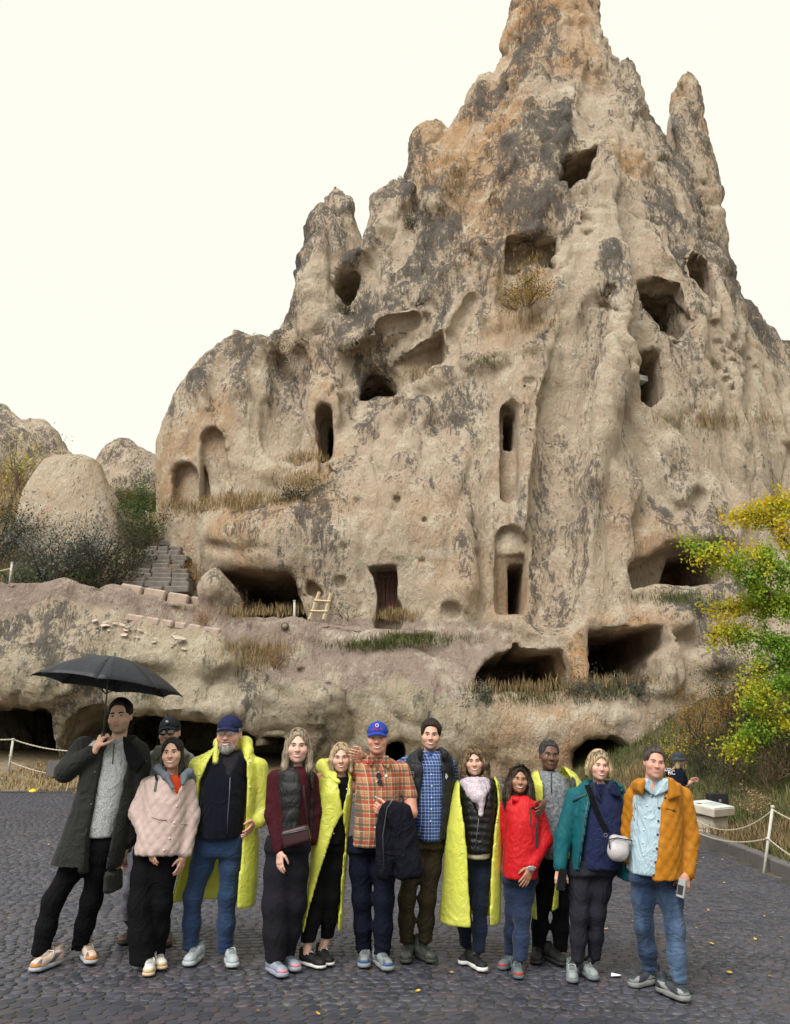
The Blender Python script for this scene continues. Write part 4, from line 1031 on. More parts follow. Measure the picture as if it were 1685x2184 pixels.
def board_material():
    N = Nodes('info_board'); co = N.co(); s = N.n('SeparateXYZ', i_0=co); x, y = s.outputs[0], s.outputs[1]
    rows = N.math('GREATER_THAN', N.math('SINE', N.math('MULTIPLY', y, 260.0)), 0.1)
    words = N.math('GREATER_THAN', N.noise(N.scale(co, (60, 5, 1)), 1.0, 2), 0.42)
    inx = N.math('MULTIPLY', N.math('LESS_THAN', N.math('ABSOLUTE', N.math('ADD', x, -0.08)), 0.20), N.math('LESS_THAN', N.math('ABSOLUTE', N.math('ADD', y, -0.0)), 0.12))
    t = N.math('MULTIPLY', N.math('MULTIPLY', rows, words), inx)
    pic = N.math('MULTIPLY', N.math('LESS_THAN', N.math('ABSOLUTE', N.math('ADD', x, 0.22)), 0.06), N.math('LESS_THAN', N.math('ABSOLUTE', N.math('ADD', y, -0.08)), 0.05))
    b = N.mix(t, (0.72, 0.76, 0.75), (0.25, 0.30, 0.33)); b = N.mix(pic, b, (0.12, 0.13, 0.14))
    return N.end(N.pbsdf(b, 0.25, None, 0.5))
B = MB(); B.box((0, 0, 0), (wd * 1.29, wd * 1.09, .006)); o = B.build('printed_board', board_material(), e); o.location = Vector((0, 0, Hh + .11)) + tilt @ Vector((0, 0, .078)); o.rotation_euler = tilt.to_euler()
# emblem: white ring and open diamond on maroon
fr = Matrix.Rotation(rzs, 3, 'Z'); ctr = fr @ Vector((-wd * .30, -wd * .8 - .012, Hh * .40)); s = wd * .42
plq = MB(); plq.box((0, 0, 0), (s, .008, s)); o = plq.build('emblem_plate', plain('maroon', (.13, .035, .04), .5), e); o.location = ctr; o.rotation_euler = fr.to_euler(); plo = o
def strip(B, P, w, y=-.012):
    P = [Vector((p[0], 0, p[1])) for p in P]
    for i in range(len(P) - 1):
        d = (P[i + 1] - P[i]).normalized(); n = Vector((-d.z, 0, d.x)) * w
        B.raw([P[i] - n + Vector((0, y, 0)), P[i + 1] - n + Vector((0, y, 0)), P[i + 1] + n + Vector((0, y, 0)), P[i] + n + Vector((0, y, 0))], [(0, 1, 2, 3)])
B = MB(); A = [R(-90 + 18 + i * (324 / 32)) for i in range(33)]
strip(B, [(math.cos(a) * s * .8, math.sin(a) * s * .8) for a in A], s * .06)
strip(B, [(-s * .10, -s * .8), (-s * .10, -s * .32), (-s * .42, 0), (0, s * .42), (s * .42, 0), (s * .10, -s * .32), (s * .10, -s * .8)], s * .06)
o = B.build('emblem', MWHITE, plo)
tag(e, 'beige stone information stand with tilted white board and maroon emblem', 'information stand')
# floodlight behind it
q = at(1530 * K, 1708 * K, Ys + 1.5); e = empty('floodlight', q - np.array((0, 0, .32)))
B = MB(); B.box((0, 0, .32), (.20, .09, .14), R(8), top=.94); o = B.build('housing', MBLK, e); bv = o.modifiers.new('b', 'BEVEL'); bv.width = .015
B = MB(); B.tube([(0, 0, -.6), (0, 0, .2)], .03, 8); B.build('stem', MBLK, e); B = MB(); B.box((.02, -.093, .33), (.025, .004, .025), R(8)); B.build('badge', plain('greyplate', (.2, .2, .2), .4), e)
tag(e, 'black floodlight housing behind the information stand', 'floodlight')
# stone steps on the left
MSTEP = plain('step_stone', (0.15, 0.13, 0.115), 0.92, 0.6, 4.0, 0.9, 24)
st = tag(empty('stone_steps', sv(340, 1240, 26.8)), 'worn grey stone stairway climbing the slope beside the big bush', 'stairs'); B0 = np.array(st.location)
for i in range(12):
    v = 1250 - i * 9.6; Y = 26.5 + i * 0.42
    uL, uR = 262 + i * 5.5 + rs.uniform(-10, 10), 402 - i * 1.2 + rs.uniform(-10, 10)
    p, q = sv(uL, v, Y), sv(uR, v, Y); n = 3; cuts = np.sort(np.concatenate([[0, 1], (np.arange(1, n) + rs.uniform(-.25, .25, n - 1)) / n]))
    for j in range(n):
        a = p + (q - p) * (cuts[j] + .01); b = p + (q - p) * (cuts[j + 1] - .01); m = (a + b) / 2 - B0
        B = MB(); B.box((0, 0, 0), ((b[0] - a[0]) / 2, .34, .12)); o = B.build('step_block', MSTEP, st); o.location = (m[0], m[1] + .3 + rs.uniform(-.08, .08), m[2] - .12 + rs.uniform(-.05, .03)); o.rotation_euler = (rs.uniform(-.03, .03), rs.uniform(-.06, .06), rs.uniform(-.07, .07))
        bv = o.modifiers.new('b', 'BEVEL'); bv.width = .035
# plastered blocks of the terrace parapet
MBLOCK = plain('pink_block', (0.36, 0.275, 0.225), 0.92, 0.45, 3.5, 0.9, 24)
rows = [(1250, 1278, 0.185, [(255, 303), (305, 353), (355, 402), (404, 456), (458, 505)]), (1282, 1309, 0.175, [(248, 262), (264, 309), (311, 356), (358, 402), (405, 421), (424, 453), (456, 490)]), (1312, 1330, 0.165, [(268, 308), (310, 341), (343, 369), (371, 398), (400, 430), (433, 470)])]
bl = []
for v0, v1, dv, L in rows:
    for a, b in L:
        um = (a + b) / 2; sh = dv * (um - 300); bl.append((um, (v0 + v1) / 2 + sh, b - a, v1 - v0, dv))
Wb = hits([(b[0], b[1]) for b in bl], RK)
for (u, v, du, dv, sl), w in zip(bl, Wb):
    y_ = min(max(w[1], 24.5), 25.3); m = sv(u, v, y_); nr = (np.abs(V2[:, 0] - m[0]) < .28) & (np.abs(V2[:, 2] - m[2]) < .22) & (V2[:, 1] < 26.6); y_ = float(np.median(V2[nr, 1])) if nr.sum() > 3 else y_; m = sv(u, v, y_); a = sv(u - du / 2, v, y_); b = sv(u + du / 2, v, y_); h2 = sv(u, v - dv / 2, y_)[2] - m[2]
    B = MB(); B.box((0, 0, 0), ((b[0] - a[0]) / 2 - .012, .22, h2 - .012)); o = B.build('stone_block', MBLOCK, rock); o.location = (m[0], m[1] + .178, m[2])
    o.rotation_euler = (0, math.atan(sl * 1.0) * 0.9, rs.uniform(-.02, .02)); bv = o.modifiers.new('b', 'BEVEL'); bv.width = .05
MFLAKE = plain('flake', (0.46, 0.37, 0.30), 0.85, 0.25, 4, 0.3, 40)
fl = [(390, 1364, 20), (372, 1352, 9)] + [(rs.uniform(180, 400), 0, rs.uniform(3, 9)) for _ in range(26)]
fl = [(u, v if v else 1318 + (u - 200) * .22 + rs.uniform(0, 26), r_) for u, v, r_ in fl]
for (u, v, r_), w in zip(fl, hits([(a, b) for a, b, _ in fl], RK)):
    nr = (np.abs(V2[:, 0] - w[0]) < .2) & (np.abs(V2[:, 2] - w[2]) < .2) & (V2[:, 1] < 26.6); w = w.copy(); w[1] = float(V2[nr, 1].min()) + .04 if nr.sum() > 3 else w[1]
    k = sv(u + r_, v, w[1])[0] - sv(u, v, w[1])[0]; n = 6; P = []
    for zz in (0, .25):
        for i in range(n): aa = 2 * math.pi * i / n; q = k * rs.uniform(.6, 1.1); P.append((math.cos(aa) * q, math.sin(aa) * q * .7, zz * k * .5))
    B = MB(); B.raw(P, [tuple(range(n - 1, -1, -1)), tuple(range(n, 2 * n))] + [(i, (i + 1) % n, n + (i + 1) % n, n + i) for i in range(n)])
    o = B.build('rock_flake', MFLAKE, rock); o.location = tuple(w + np.array((0, -.01, -.01))); o.rotation_euler = (rs.uniform(.2, .8), rs.uniform(-.3, .3), rs.uniform(-.5, .5))
# boulder and far rocks on the left
def rock_blob(name, prims, h, label, amp=1.0, k=0.4, lv=1):
    Fd = Field(2.0); lo = np.min([p[1] for p in prims], 0) - .6; hi = np.max([p[2] for p in prims], 0) + .6
    for p in prims: Fd.add(p, k)
    V, Q = surface_nets(Fd, lo, hi, h, levels=lv, slack=1.4); N_ = vnormals(V, Q); x, y, z = V.T
    d = amp * (0.22 * fbm(x * .35, y * .35, z * .25, 4, 3) + 0.12 * (1 - 2 * np.abs(fbm(x * .6, y * .6, z * .4, 4, 9))) + (.35 * (billow(x * .35, y * .35, z * .2, 4, 8) - .3) if amp > 1 else 0) + 0.05 * fbm(x * 2, y * 2, z * 2, 3, 4))
    V = V + N_ * d[:, None]; me = mesh_from(V, Q, name)
    attr(me, 'lich', 0.9 * fbm(x * .5, y * .5, z * .3, 5, 51, .65) + 0.15 * N_[:, 2] + (-.18 if amp < 1 else .18)); attr(me, 'orn', fbm(x * .3, y * .3, z * .2, 4, 91) - .3); attr(me, 'low', np.zeros(len(V))); attr(me, 'plas', np.zeros(len(V)))
    o = link(name, me, MROCK); tag(o, label, 'rock'); return o
rock_blob('boulder', [spire([(976, 130, 195), (986, 96, 222), (1020, 72, 235), (1070, 50, 258), (1130, 35, 275), (1200, 28, 285), (1270, 25, 290)], 31.0, 0.8, 2.4)], 0.14, 'large smooth rounded beige boulder behind the big grey bush', 0.5)
rock_blob('far_cliff', [spire([(870, -14, 8), (900, -80, 40), (925, -140, 75), (950, -200, 130), (985, -260, 160), (1100, -320, 220)], 58.0, .8), spire([(900, 55, 95), (915, 40, 112), (960, 20, 140), (1100, 0, 190)], 57.0, .9)], 0.28, 'jagged pale cliff far away at the left edge', 2.2, 0.5, 2)
rock_blob('far_outcrop', [spire([(945, 255, 285), (955, 240, 305), (980, 215, 335), (1010, 200, 360), (1070, 190, 380)], 55.0, .8)], 0.25, 'grey rock outcrop far behind the boulder', 2.0, 0.5)
print('props', round(time.time() - T0, 1))
# ------------------------------------------------------------------ plants
def leaf_mat(name, cols, trans=0.35, rough=0.6):
    N = Nodes(name); t = N.attr('tint'); c = N.n('ValToRGB'); e = c.color_ramp.elements
    while len(e) < len(cols): e.new(.5)
    for i, q in enumerate(cols): e[i].position = i / (len(cols) - 1); e[i].color = (*q, 1)
    N.put(c.inputs[0], t); d = N.pbsdf(c.outputs[0], rough, None, .25); tr = N.n('BsdfTranslucent', i_0=c.outputs[0]); m = N.n('MixShader', i_0=trans, i_1=d, i_2=tr.outputs[0]); return N.end(m.outputs[0])
MTWIG = plain('twig', (.045, .035, .028), .9, .4, 20); MTWIGR = plain('dry_twig', (.16, .10, .065), .9, .4, 20); MBARK = plain('bark', (.05, .04, .033), .9, .4, 15, .8, 60)
def leaves_mesh(P, size, rs, name, tint, aspect=.6, droop=.3):
    """P (n,3) leaf positions -> small folded leaf faces (two triangles each side of the midrib)"""
    n = len(P); a = rs.normal(0, 1, (n, 3)); a[:, 2] -= droop; a /= np.linalg.norm(a, axis=1, keepdims=True); b = rs.normal(0, 1, (n, 3)); b -= a * (a * b).sum(1, keepdims=True); b /= np.linalg.norm(b, axis=1, keepdims=True); c = np.cross(a, b)
    s = size * rs.uniform(.6, 1.25, (n, 1)); w = s * aspect * .5
    V = np.stack([P, P + a * s * .45 + b * w + c * s * .08, P + a * s, P + a * s * .45 - b * w + c * s * .08], 1).reshape(-1, 3); i = np.arange(n)[:, None] * 4
    Fq = np.concatenate([i + np.array([[0, 1, 2, 3]])], 0); me = mesh_from(V, Fq, name, False); attr(me, 'tint', np.repeat(tint, 4)); return me
def grow(rs, base, dirs, L, r0, levels=3, kids=4, spread=.7, up=.15, gnarl=.15):
    """branch polylines"""
    out = []; tips = []
    def rec(p, d, l, r, lev):
        P = [p]; q = p.copy(); n = 4
        for i in range(n): d = d + rs.normal(0, gnarl, 3) + np.array((0, 0, up * .3)); d /= np.linalg.norm(d); q = q + d * l / n; P.append(q.copy())
        out.append((P, r, r * .45)); tips.extend(P[2:] if lev == 0 else P[3:])
        if lev > 0:
            for k in range(kids):
                t = rs.randint(1, 5); e = d + rs.normal(0, spread, 3); e[2] += up; e /= np.linalg.norm(e); rec(P[t].copy(), e, l * rs.uniform(.5, .8), r * .5, lev - 1)
    for d, l in dirs: rec(np.array(base, float), np.array(d, float) / np.linalg.norm(d), l, r0, levels)
    return out, np.array(tips)
def shrub(loc, size, seed, mleaf, nleaf, lsize, label, twig=MTWIG, stems=7, flat=1.0, tr=(0, 1), levels=2, kids=4, cat='shrub', group=None, name='shrub', thin=.018, jit=.10, aspect=.5):
    rs = np.random.RandomState(seed); e = empty(name, loc); dirs = []
    for k in range(stems): a = rs.uniform(0, 6.28); q = rs.uniform(.25, 1.1); dirs.append(((math.cos(a) * q, math.sin(a) * q * .8, rs.uniform(.5, 1.2) * flat), size * rs.uniform(.45, .75)))
    br, tips = grow(rs, (0, 0, -.05), dirs, size, thin * size, levels, kids)
    B = MB()
    for P, r0, r1 in br: B.tube([tuple(q) for q in P], [r0 + (r1 - r0) * i / (len(P) - 1) for i in range(len(P))], 3, cap=False)
    B.build('branches', twig, e)
    if nleaf:
        P = tips[rs.randint(len(tips), size=nleaf)] + rs.normal(0, jit * size, (nleaf, 3)); P[:, 2] = np.maximum(P[:, 2], .02)
        t = np.clip(rs.uniform(tr[0], tr[1], nleaf) + .25 * fbm(P[:, 0] * 2 / size, P[:, 1] * 2 / size, P[:, 2] * 2 / size, 2, seed), 0, 1)
        link('foliage', leaves_mesh(P, lsize, rs, 'foliage', t, aspect), mleaf, e)
    return tag(e, label, cat, group)
def blades(P, h, rs, name, mat, tint, lean=.35, w=.012):
    n = len(P); a = rs.uniform(0, 6.28, n); hh = h * rs.uniform(.4, 1.2, n); d = np.stack([np.cos(a), np.sin(a), np.zeros(n)], -1); side = np.stack([-np.sin(a), np.cos(a), np.zeros(n)], -1) * w
    l = (rs.uniform(.1, 1, n) * lean * hh)[:, None]; up = np.array((0, 0, 1.0)); H = hh[:, None]
    V = np.stack([P - side, P + side, P + d * l * .35 + up * H * .6 + side * .7, P + d * l * .35 + up * H * .6 - side * .7, P + d * l + up * H], 1).reshape(-1, 3); i = np.arange(n)[:, None] * 5
    me = bpy.data.meshes.new(name); F = np.concatenate([i + [0, 1, 2], i + [0, 2, 3], i + [3, 2, 4]]); me = mesh_from(V, F, name, False); attr(me, 'tint', np.repeat(tint, 5)); return me
LGREY = leaf_mat('silver_leaf', [(.05, .06, .05), (.13, .15, .13), (.20, .22, .19)]); LGRN = leaf_mat('green_leaf', [(.025, .045, .012), (.06, .11, .025), (.13, .20, .045)]); LAUT = leaf_mat('autumn_leaf', [(.10, .22, .02), (.22, .36, .035), (.50, .44, .03), (.68, .46, .02)], .4); LORG = leaf_mat('orange_leaf', [(.07, .09, .02), (.26, .17, .02), (.48, .27, .02), (.40, .10, .02)]); LDRY = leaf_mat('dry_grass_blade', [(.13, .09, .045), (.30, .21, .10), (.46, .35, .19)], .25, .8); LDGR = leaf_mat('green_grass_blade', [(.03, .045, .012), (.09, .11, .03), (.20, .19, .07)], .25, .8); LDARK = leaf_mat('dark_leaf', [(.015, .02, .010), (.04, .05, .02), (.10, .09, .035)])
def hp(u, v, Y): p = sv(u, v, Y); p[2] = float(hill_z(np.array(p[0]), np.array(Y))); return p
G1 = 'bushes on the left slope'
shrub(hp(110, 1235, 26.7) , 2.5, 1, LGREY, 5200, .10, 'large silvery grey bush in front of the rounded boulder', stems=11, group=G1, levels=3)
shrub(hp(215, 1240, 26.7), 2.2, 2, LDARK, 1500, .09, 'dark twiggy bush between the silvery bush and the stone steps', stems=11, levels=3, tr=(0, .8), group=G1)
shrub(hp(60, 1240, 26.5), 1.3, 3, LGRN, 900, .09, 'low green bush beneath the silvery bush', stems=7, group=G1, tr=(.3, 1)); shrub(hp(175, 1244, 26.4), 1.1, 31, LGRN, 700, .09, 'small leafy green bush at the foot of the dark twiggy bush', stems=7, group=G1, tr=(.4, 1))
shrub(hp(-5, 1180, 28.5), 2.2, 4, LDARK, 2200, .10, 'dark bush at the left picture edge above the terrace', stems=9, group=G1); shrub(hp(40, 1110, 33), 2.8, 5, LAUT, 700, .13, 'thin yellowing shrub left of the boulder', stems=8, tr=(.5, .9), group=G1, twig=MTWIGR)
shrub(hp(300, 1140, 30.5), 1.7, 6, LGRN, 2200, .10, 'dense green bush right of the boulder above the steps', stems=9, tr=(0, .8), group=G1); shrub(hp(285, 1190, 28.6), 1.5, 7, LDARK, 1400, .09, 'dark green bush hanging over the left side of the steps', stems=8, group=G1)
shrub(hp(412, 1200, 28.2), 1.2, 8, LORG, 500, .06, 'reddish dry shrub on the right side of the steps', twig=MTWIGR, stems=10, tr=(.3, 1), group=G1); shrub(hp(290, 1060, 36), 2.0, 9, LGRN, 1800, .12, 'pale green bush below the far grey outcrop', stems=8, tr=(.4, 1), group=G1)
# plants on the rock
G2 = 'plants growing on the rock'
pl_ = [(1118, 655, 1.7, 'orange tinged bush in the gully right of the carved recess', LORG, 2200, .10, MTWIGR, (0, .7)), (735, 668, .8, 'small dark bush below the opening in the left pinnacle', LDARK, 500, .07, MTWIG, (0, 1)), (640, 1070, 1.0, 'dark cushion bush on the ledge above the long nose of rock', LDARK, 900, .07, MTWIG, (0, .6)), (570, 760, 1.5, 'olive brown bush on top of the left shoulder', LDARK, 1500, .08, MTWIGR, (.4, 1)), (1265, 1490, .9, 'grey green herb cushion on the ledge below the right cave', LGREY, 1100, .07, MTWIG, (0, .7)), (1350, 1488, 1.0, 'grey green trailing plant on the ledge below the rock post', LGREY, 1300, .07, MTWIG, (0, .6)), (1010, 1500, .9, 'dark trailing herb at the left end of the cave ledge', LGREY, 1100, .07, MTWIG, (0, .5)), (1500, 1310, .8, 'small grey green bush on the ledge under the right recess', LGREY, 800, .07, MTWIG, (.2, .8)), (740, 1318, .8, 'thin leafy plant beside the plank door', LGRN, 120, .07, MTWIG, (.4, 1)), (505, 1300, 1.1, 'bare dry shrub at the mouth of the nose cave', LDRY, 60, .05, MTWIGR, (.3, 1)), (440, 1335, .7, 'rusty dry plant on the terrace face', LORG, 260, .05, MTWIGR, (.5, 1)), (880, 490, 1.0, 'dark cushion plant on the ledge between the left pinnacles', LDARK, 600, .08, MTWIG, (.2, .8)), (585, 1420, .8, 'dry weed tuft on the broken terrace wall', LORG, 300, .05, MTWIGR, (.3, .9))]
for i, (w, q) in enumerate(zip(hits([(a[0], a[1]) for a in pl_], RK), pl_)):
    shrub(w + np.array((0, .1, -.1)), q[2], 40 + i, q[4], q[5], q[6], q[3], q[7], stems=8, flat=.6, tr=q[8], group=G2, name='rock_plant', cat='plant')
# grass: nobody could count it
GR = {'dry': [], 'green': []}; rs = np.random.RandomState(21)
patches = [('dry', 560, 1070, 60, 10, 900), ('dry', 650, 1030, 26, 12, 600), ('dry', 480, 1080, 30, 8, 500), ('dry', 920, 440, 34, 36, 900), ('dry', 960, 380, 22, 30, 500), ('dry', 1120, 620, 36, 40, 700), ('dry', 1140, 690, 26, 14, 400), ('dry', 570, 745, 36, 14, 500), ('dry', 1480, 900, 50, 12, 500), ('dry', 1570, 900, 50, 12, 500), ('dry', 560, 1308, 50, 6, 500), ('dry', 850, 1318, 20, 5, 300), ('dry', 900, 800, 22, 10, 260), ('dry', 1100, 1475, 70, 6, 500), ('dry', 1310, 1462, 60, 6, 500), ('dry', 540, 1400, 46, 18, 700), ('green', 880, 1366, 52, 6, 900), ('green', 780, 1378, 46, 4, 500), ('green', 1110, 1490, 66, 9, 420), ('green', 1300, 1480, 56, 9, 420), ('green', 1460, 1280, 44, 8, 500), ('green', 1030, 770, 26, 8, 200), ('dry', 650, 980, 24, 6, 300), ('dry', 390, 1085, 30, 10, 400)]
uv = [(k, rs.normal(u, su), rs.normal(v, sv_)) for k, u, v, su, sv_, n in patches for _ in range(n // 3)]
for (k, u, v), w in zip(uv, hits([(a[1], a[2]) for a in uv], _snap)):
    if w[1] < 42:
        for _ in range(5): GR[k].append(w + rs.normal(0, .10, 3) * (1, .6, .3))
for k, h, mt, lab in (('dry', .30, LDRY, 'dry golden grass on the rock ledges'), ('green', .20, LDGR, 'short green grass on the rock ledges')):
    P = np.array(GR[k]); tag(link('ledge_grass' if k == 'green' else 'dry_ledge_grass', blades(P, h, rs, 'grass', mt, rs.uniform(0, 1, len(P)), .8, .008), mt), lab, 'grass', kind='stuff')
# slope grass on the left, verge before the caves, bank on the right
def scatter(n, xr, yr, zf, keep=None):
    x = rs.uniform(*xr, n); y = rs.uniform(*yr, n); m = np.ones(n, bool) if keep is None else keep(x, y); x, y = x[m], y[m]; return np.stack([x, y, zf(x, y)], -1)
P = scatter(26000, (-22, -8), (25.6, 38), hill_z, lambda x, y: fbm(x * .5, y * .5, x * 0, 3, 2) > -.15); tag(link('slope_grass', blades(P, .42, rs, 'grass', LDRY, np.clip(.5 + .5 * fbm(P[:, 0] * .4, P[:, 1] * .4, P[:, 0] * 0, 3, 3) + rs.uniform(-.3, .3, len(P)), 0, 1), .6, .018), LDRY), 'dry grass on the left slope', 'grass', kind='stuff')
P = scatter(16000, (-14, 6), (20.6, 25.2), lambda x, y: ground_z(x, y) - .03, lambda x, y: fbm(x * .6, y * .6, x * 0, 3, 12) > -.05); tag(link('verge_grass', blades(P, .14, rs, 'grass', LDRY, rs.uniform(0, 1, len(P)), .9, .014), LDRY), 'short dry grass before the lower caves', 'grass', kind='stuff')
bk = lambda x, y: bank_z(x, y) - .02
P = scatter(60000, (3.2, 17), (7.5, 24), bk, lambda x, y: (kerb_dist(x, y) > .1) & (kerb_dist(x, y) < 9) & (x < .52 * y + 1)); t = np.clip(.45 + .6 * fbm(P[:, 0] * .5, P[:, 1] * .5, P[:, 0] * 0, 3, 33) + rs.uniform(-.3, .3, len(P)), 0, 1); dry = fbm(P[:, 0] * .7, P[:, 1] * .7, P[:, 0] * 0, 3, 35) > .02
tag(link('bank_grass', blades(P[~dry], .22, rs, 'grass', LDGR, t[~dry], .9, .009), LDGR), 'green grass on the right bank', 'grass', kind='stuff'); tag(link('dry_bank_grass', blades(P[dry], .22, rs, 'grass', LDRY, t[dry] * .8, 1.0, .008), LDRY), 'dry grass on the right bank', 'grass', kind='stuff')
# bushes on the bank
def bp(u, v):
    d = np.array(ray(u * K, v * K)); t = 6.0
    for _ in range(400):
        q = np.array((0, 0, CAMZ)) + d * t
        if q[2] < float(bank_z(np.array(q[0]), np.array(q[1]))): break
        t += .06
    return q
G3 = 'bushes on the right bank'
for i, (u, v, s_, mt, n, ls, lab, tw, tr) in enumerate([(1500, 1600, 1.5, LORG, 1500, .055, 'orange and yellow leaved bush at the left of the bank', MTWIG, (.2, .9)), (1585, 1590, 1.5, LORG, 1300, .055, 'reddish yellow leaved bush in the middle of the bank', MTWIG, (.3, 1)), (1640, 1600, 1.5, LDARK, 1700, .06, 'dark tangled bush at the right edge of the bank', MTWIG, (0, .8)), (1440, 1640, .9, LAUT, 420, .06, 'small yellow green bush above the head of the man in mustard', MTWIG, (.4, .9)), (1560, 1680, 1.0, LDARK, 1000, .05, 'low dark thicket above the information stand', MTWIGR, (.2, 1)), (1640, 1690, 1.1, LDARK, 1100, .05, 'brown tangle of dry stems on the bank', MTWIGR, (.3, 1)), (1500, 1660, 1.0, LDARK, 1000, .05, 'dark green low bush behind the bucket hat', MTWIG, (.1, .8)), (1680, 1640, 1.3, LGRN, 1200, .06, 'green bush at the far right of the bank', MTWIG, (0, .6)), (1610, 1745, .55, LDRY, 500, .04, 'pale dry tuft beside the rope on the bank', MTWIGR, (.4, 1)), (1560, 1540, 1.3, LGRN, 1000, .06, 'grey green bush high on the bank below the tree', MTWIG, (0, .5)), (1640, 1520, 1.4, LDARK, 1200, .06, 'dark bush high on the bank at the right edge', MTWIG, (0, .7))]):
    shrub(bp(u, v), s_, 70 + i, mt, n, ls, lab, tw, stems=9, levels=3 if s_ > 1 else 2, kids=3, tr=tr, group=G3, thin=.012)
# the autumn tree at the right edge
rs2 = np.random.RandomState(8); tb = bp(1790, 1640); te = empty('autumn_tree', tb); Yt = tb[1]
def tp(u, v, dy=0): return sv(u, v, Yt + dy) - tb
B = MB(); trunk = [np.zeros(3) - (0, 0, .2), tp(1780, 1560), tp(1765, 1480), tp(1745, 1400), tp(1740, 1300), tp(1745, 1180), tp(1752, 1050)]
B.tube([tuple(q) for q in trunk], [.13, .11, .10, .085, .07, .05, .02], 8); B.build('trunk', MBARK, te, True)
limbs = [[(1745, 1400), (1690, 1372), (1640, 1365), (1580, 1352), (1510, 1350)], [(1742, 1340), (1690, 1305), (1640, 1265), (1590, 1222), (1540, 1192), (1490, 1160)], [(1742, 1250), (1700, 1190), (1660, 1130), (1620, 1095), (1575, 1100)], [(1745, 1400), (1700, 1400), (1640, 1420), (1590, 1440)], [(1742, 1300), (1700, 1280), (1650, 1290), (1600, 1290), (1530, 1300)], [(1750, 1120), (1710, 1090), (1680, 1080), (1640, 1075)], [(1765, 1480), (1720, 1500), (1660, 1530), (1600, 1560), (1560, 1590)], [(1742, 1230), (1690, 1230), (1640, 1200), (1610, 1180)], [(1755, 1440), (1700, 1460), (1650, 1460), (1610, 1500)]]
tips = []; Bq = MB()
for li, L_ in enumerate(limbs):
    dy = rs2.uniform(-.8, .8); P = [tp(u, v, dy * i / len(L_)) for i, (u, v) in enumerate(L_)]; Bq.tube([tuple(q) for q in P], [.045 - .035 * i / len(P) for i in range(len(P))], 6)
    for i in range(1, len(P)):
        for k in range(8):
            q0 = P[i - 1] + (P[i] - P[i - 1]) * rs2.rand(); d = (P[i] - P[i - 1]); d = d / np.linalg.norm(d) + rs2.normal(0, .75, 3); l = rs2.uniform(.2, .5); S = [q0]
            for j in range(4): d = d + rs2.normal(0, .25, 3) + (0, 0, .05); d /= np.linalg.norm(d); S.append(S[-1] + d * l / 4); tips.append((S[-1], li, i / len(P)))
            Bq.tube([tuple(q) for q in S], [.009, .007, .006, .004, .003], 4)
Bq.build('branches', MBARK, te, True)
T_ = np.array([t[0] for t in tips]); idx = rs2.randint(len(T_), size=24000); P = T_[idx] + rs2.normal(0, .10, (24000, 3)); top = np.array([tips[i][1] in (2, 5) for i in idx]); tip = np.array([tips[i][2] for i in idx])
tt = np.clip(.34 + .45 * fbm(P[:, 0] * 2.2, P[:, 1] * 2.2, P[:, 2] * 2.2, 3, 4) + .42 * top * rs2.uniform(.4, 1.2, len(P)) + .22 * (tip > .7) + rs2.uniform(-.12, .2, len(P)), 0, 1)
link('crown', leaves_mesh(P, .066, rs2, 'crown', tt, .85, .9), LAUT, te); tag(te, 'tree with yellow and green autumn leaves at the right edge', 'tree')
print('veg', round(time.time() - T0, 1))
# ------------------------------------------------------------------ people: library
CR = {1: (0, 640, .17575), 2: (125, 690, .1529), 3: (250, 690, .1529), 4: (400, 690, .1529), 5: (550, 690, .153)}
def vmat(name, rough=0.55, sss=0.0, spec=0.35, bump=0.1, bscale=300, var=0.12):
    """colour from the mesh's own colour layer"""
    N = Nodes(name); co = N.co(); c = N.attr('col', 'Color'); n = N.noise(co, 40, 3); b = N.noise(co, bscale, 2)
    k = N.n('VectorMath', operation='SCALE'); N.put(k.inputs[0], c); N.put(k.inputs['Scale'], N.math('MULTIPLY_ADD', n, 2 * var, 1 - var))
    kw = dict(Subsurface_Weight=sss, Subsurface_Scale=0.01) if sss else {}
    return N.end(N.pbsdf(k.outputs[0], rough, N.bump(b, bump, 0.003), spec, **kw))
MSKIN = vmat('skin', 0.50, 0.12, 0.35, 0.12, 420, 0.10)
MSHOE = vmat('shoe', 0.65, 0, 0.3, 0.3, 260, 0.2)
MSOLE = vmat('shoe_sole', 0.7, 0, 0.3, 0.2, 160, 0.15)
def hair_mat(name, c1, c2, sx=1.0):
    c1 = tuple(q * .5 for q in c1); c2 = tuple(q * .85 for q in c2)
    N = Nodes(name); co = N.co(); a = N.noise(N.scale(co, (95, 95, 9)), 1.0, 4, 0.6); b = N.noise(co, 14, 3)
    col = N.mix(N.ramp(N.math('ADD', a, N.math('MULTIPLY_ADD', b, 0.5, -0.25)), (0.36, 0), (0.64, 1)), c1, c2)
    return N.end(N.pbsdf(col, 0.6, N.bump(a, 0.8, 0.006), 0.15))
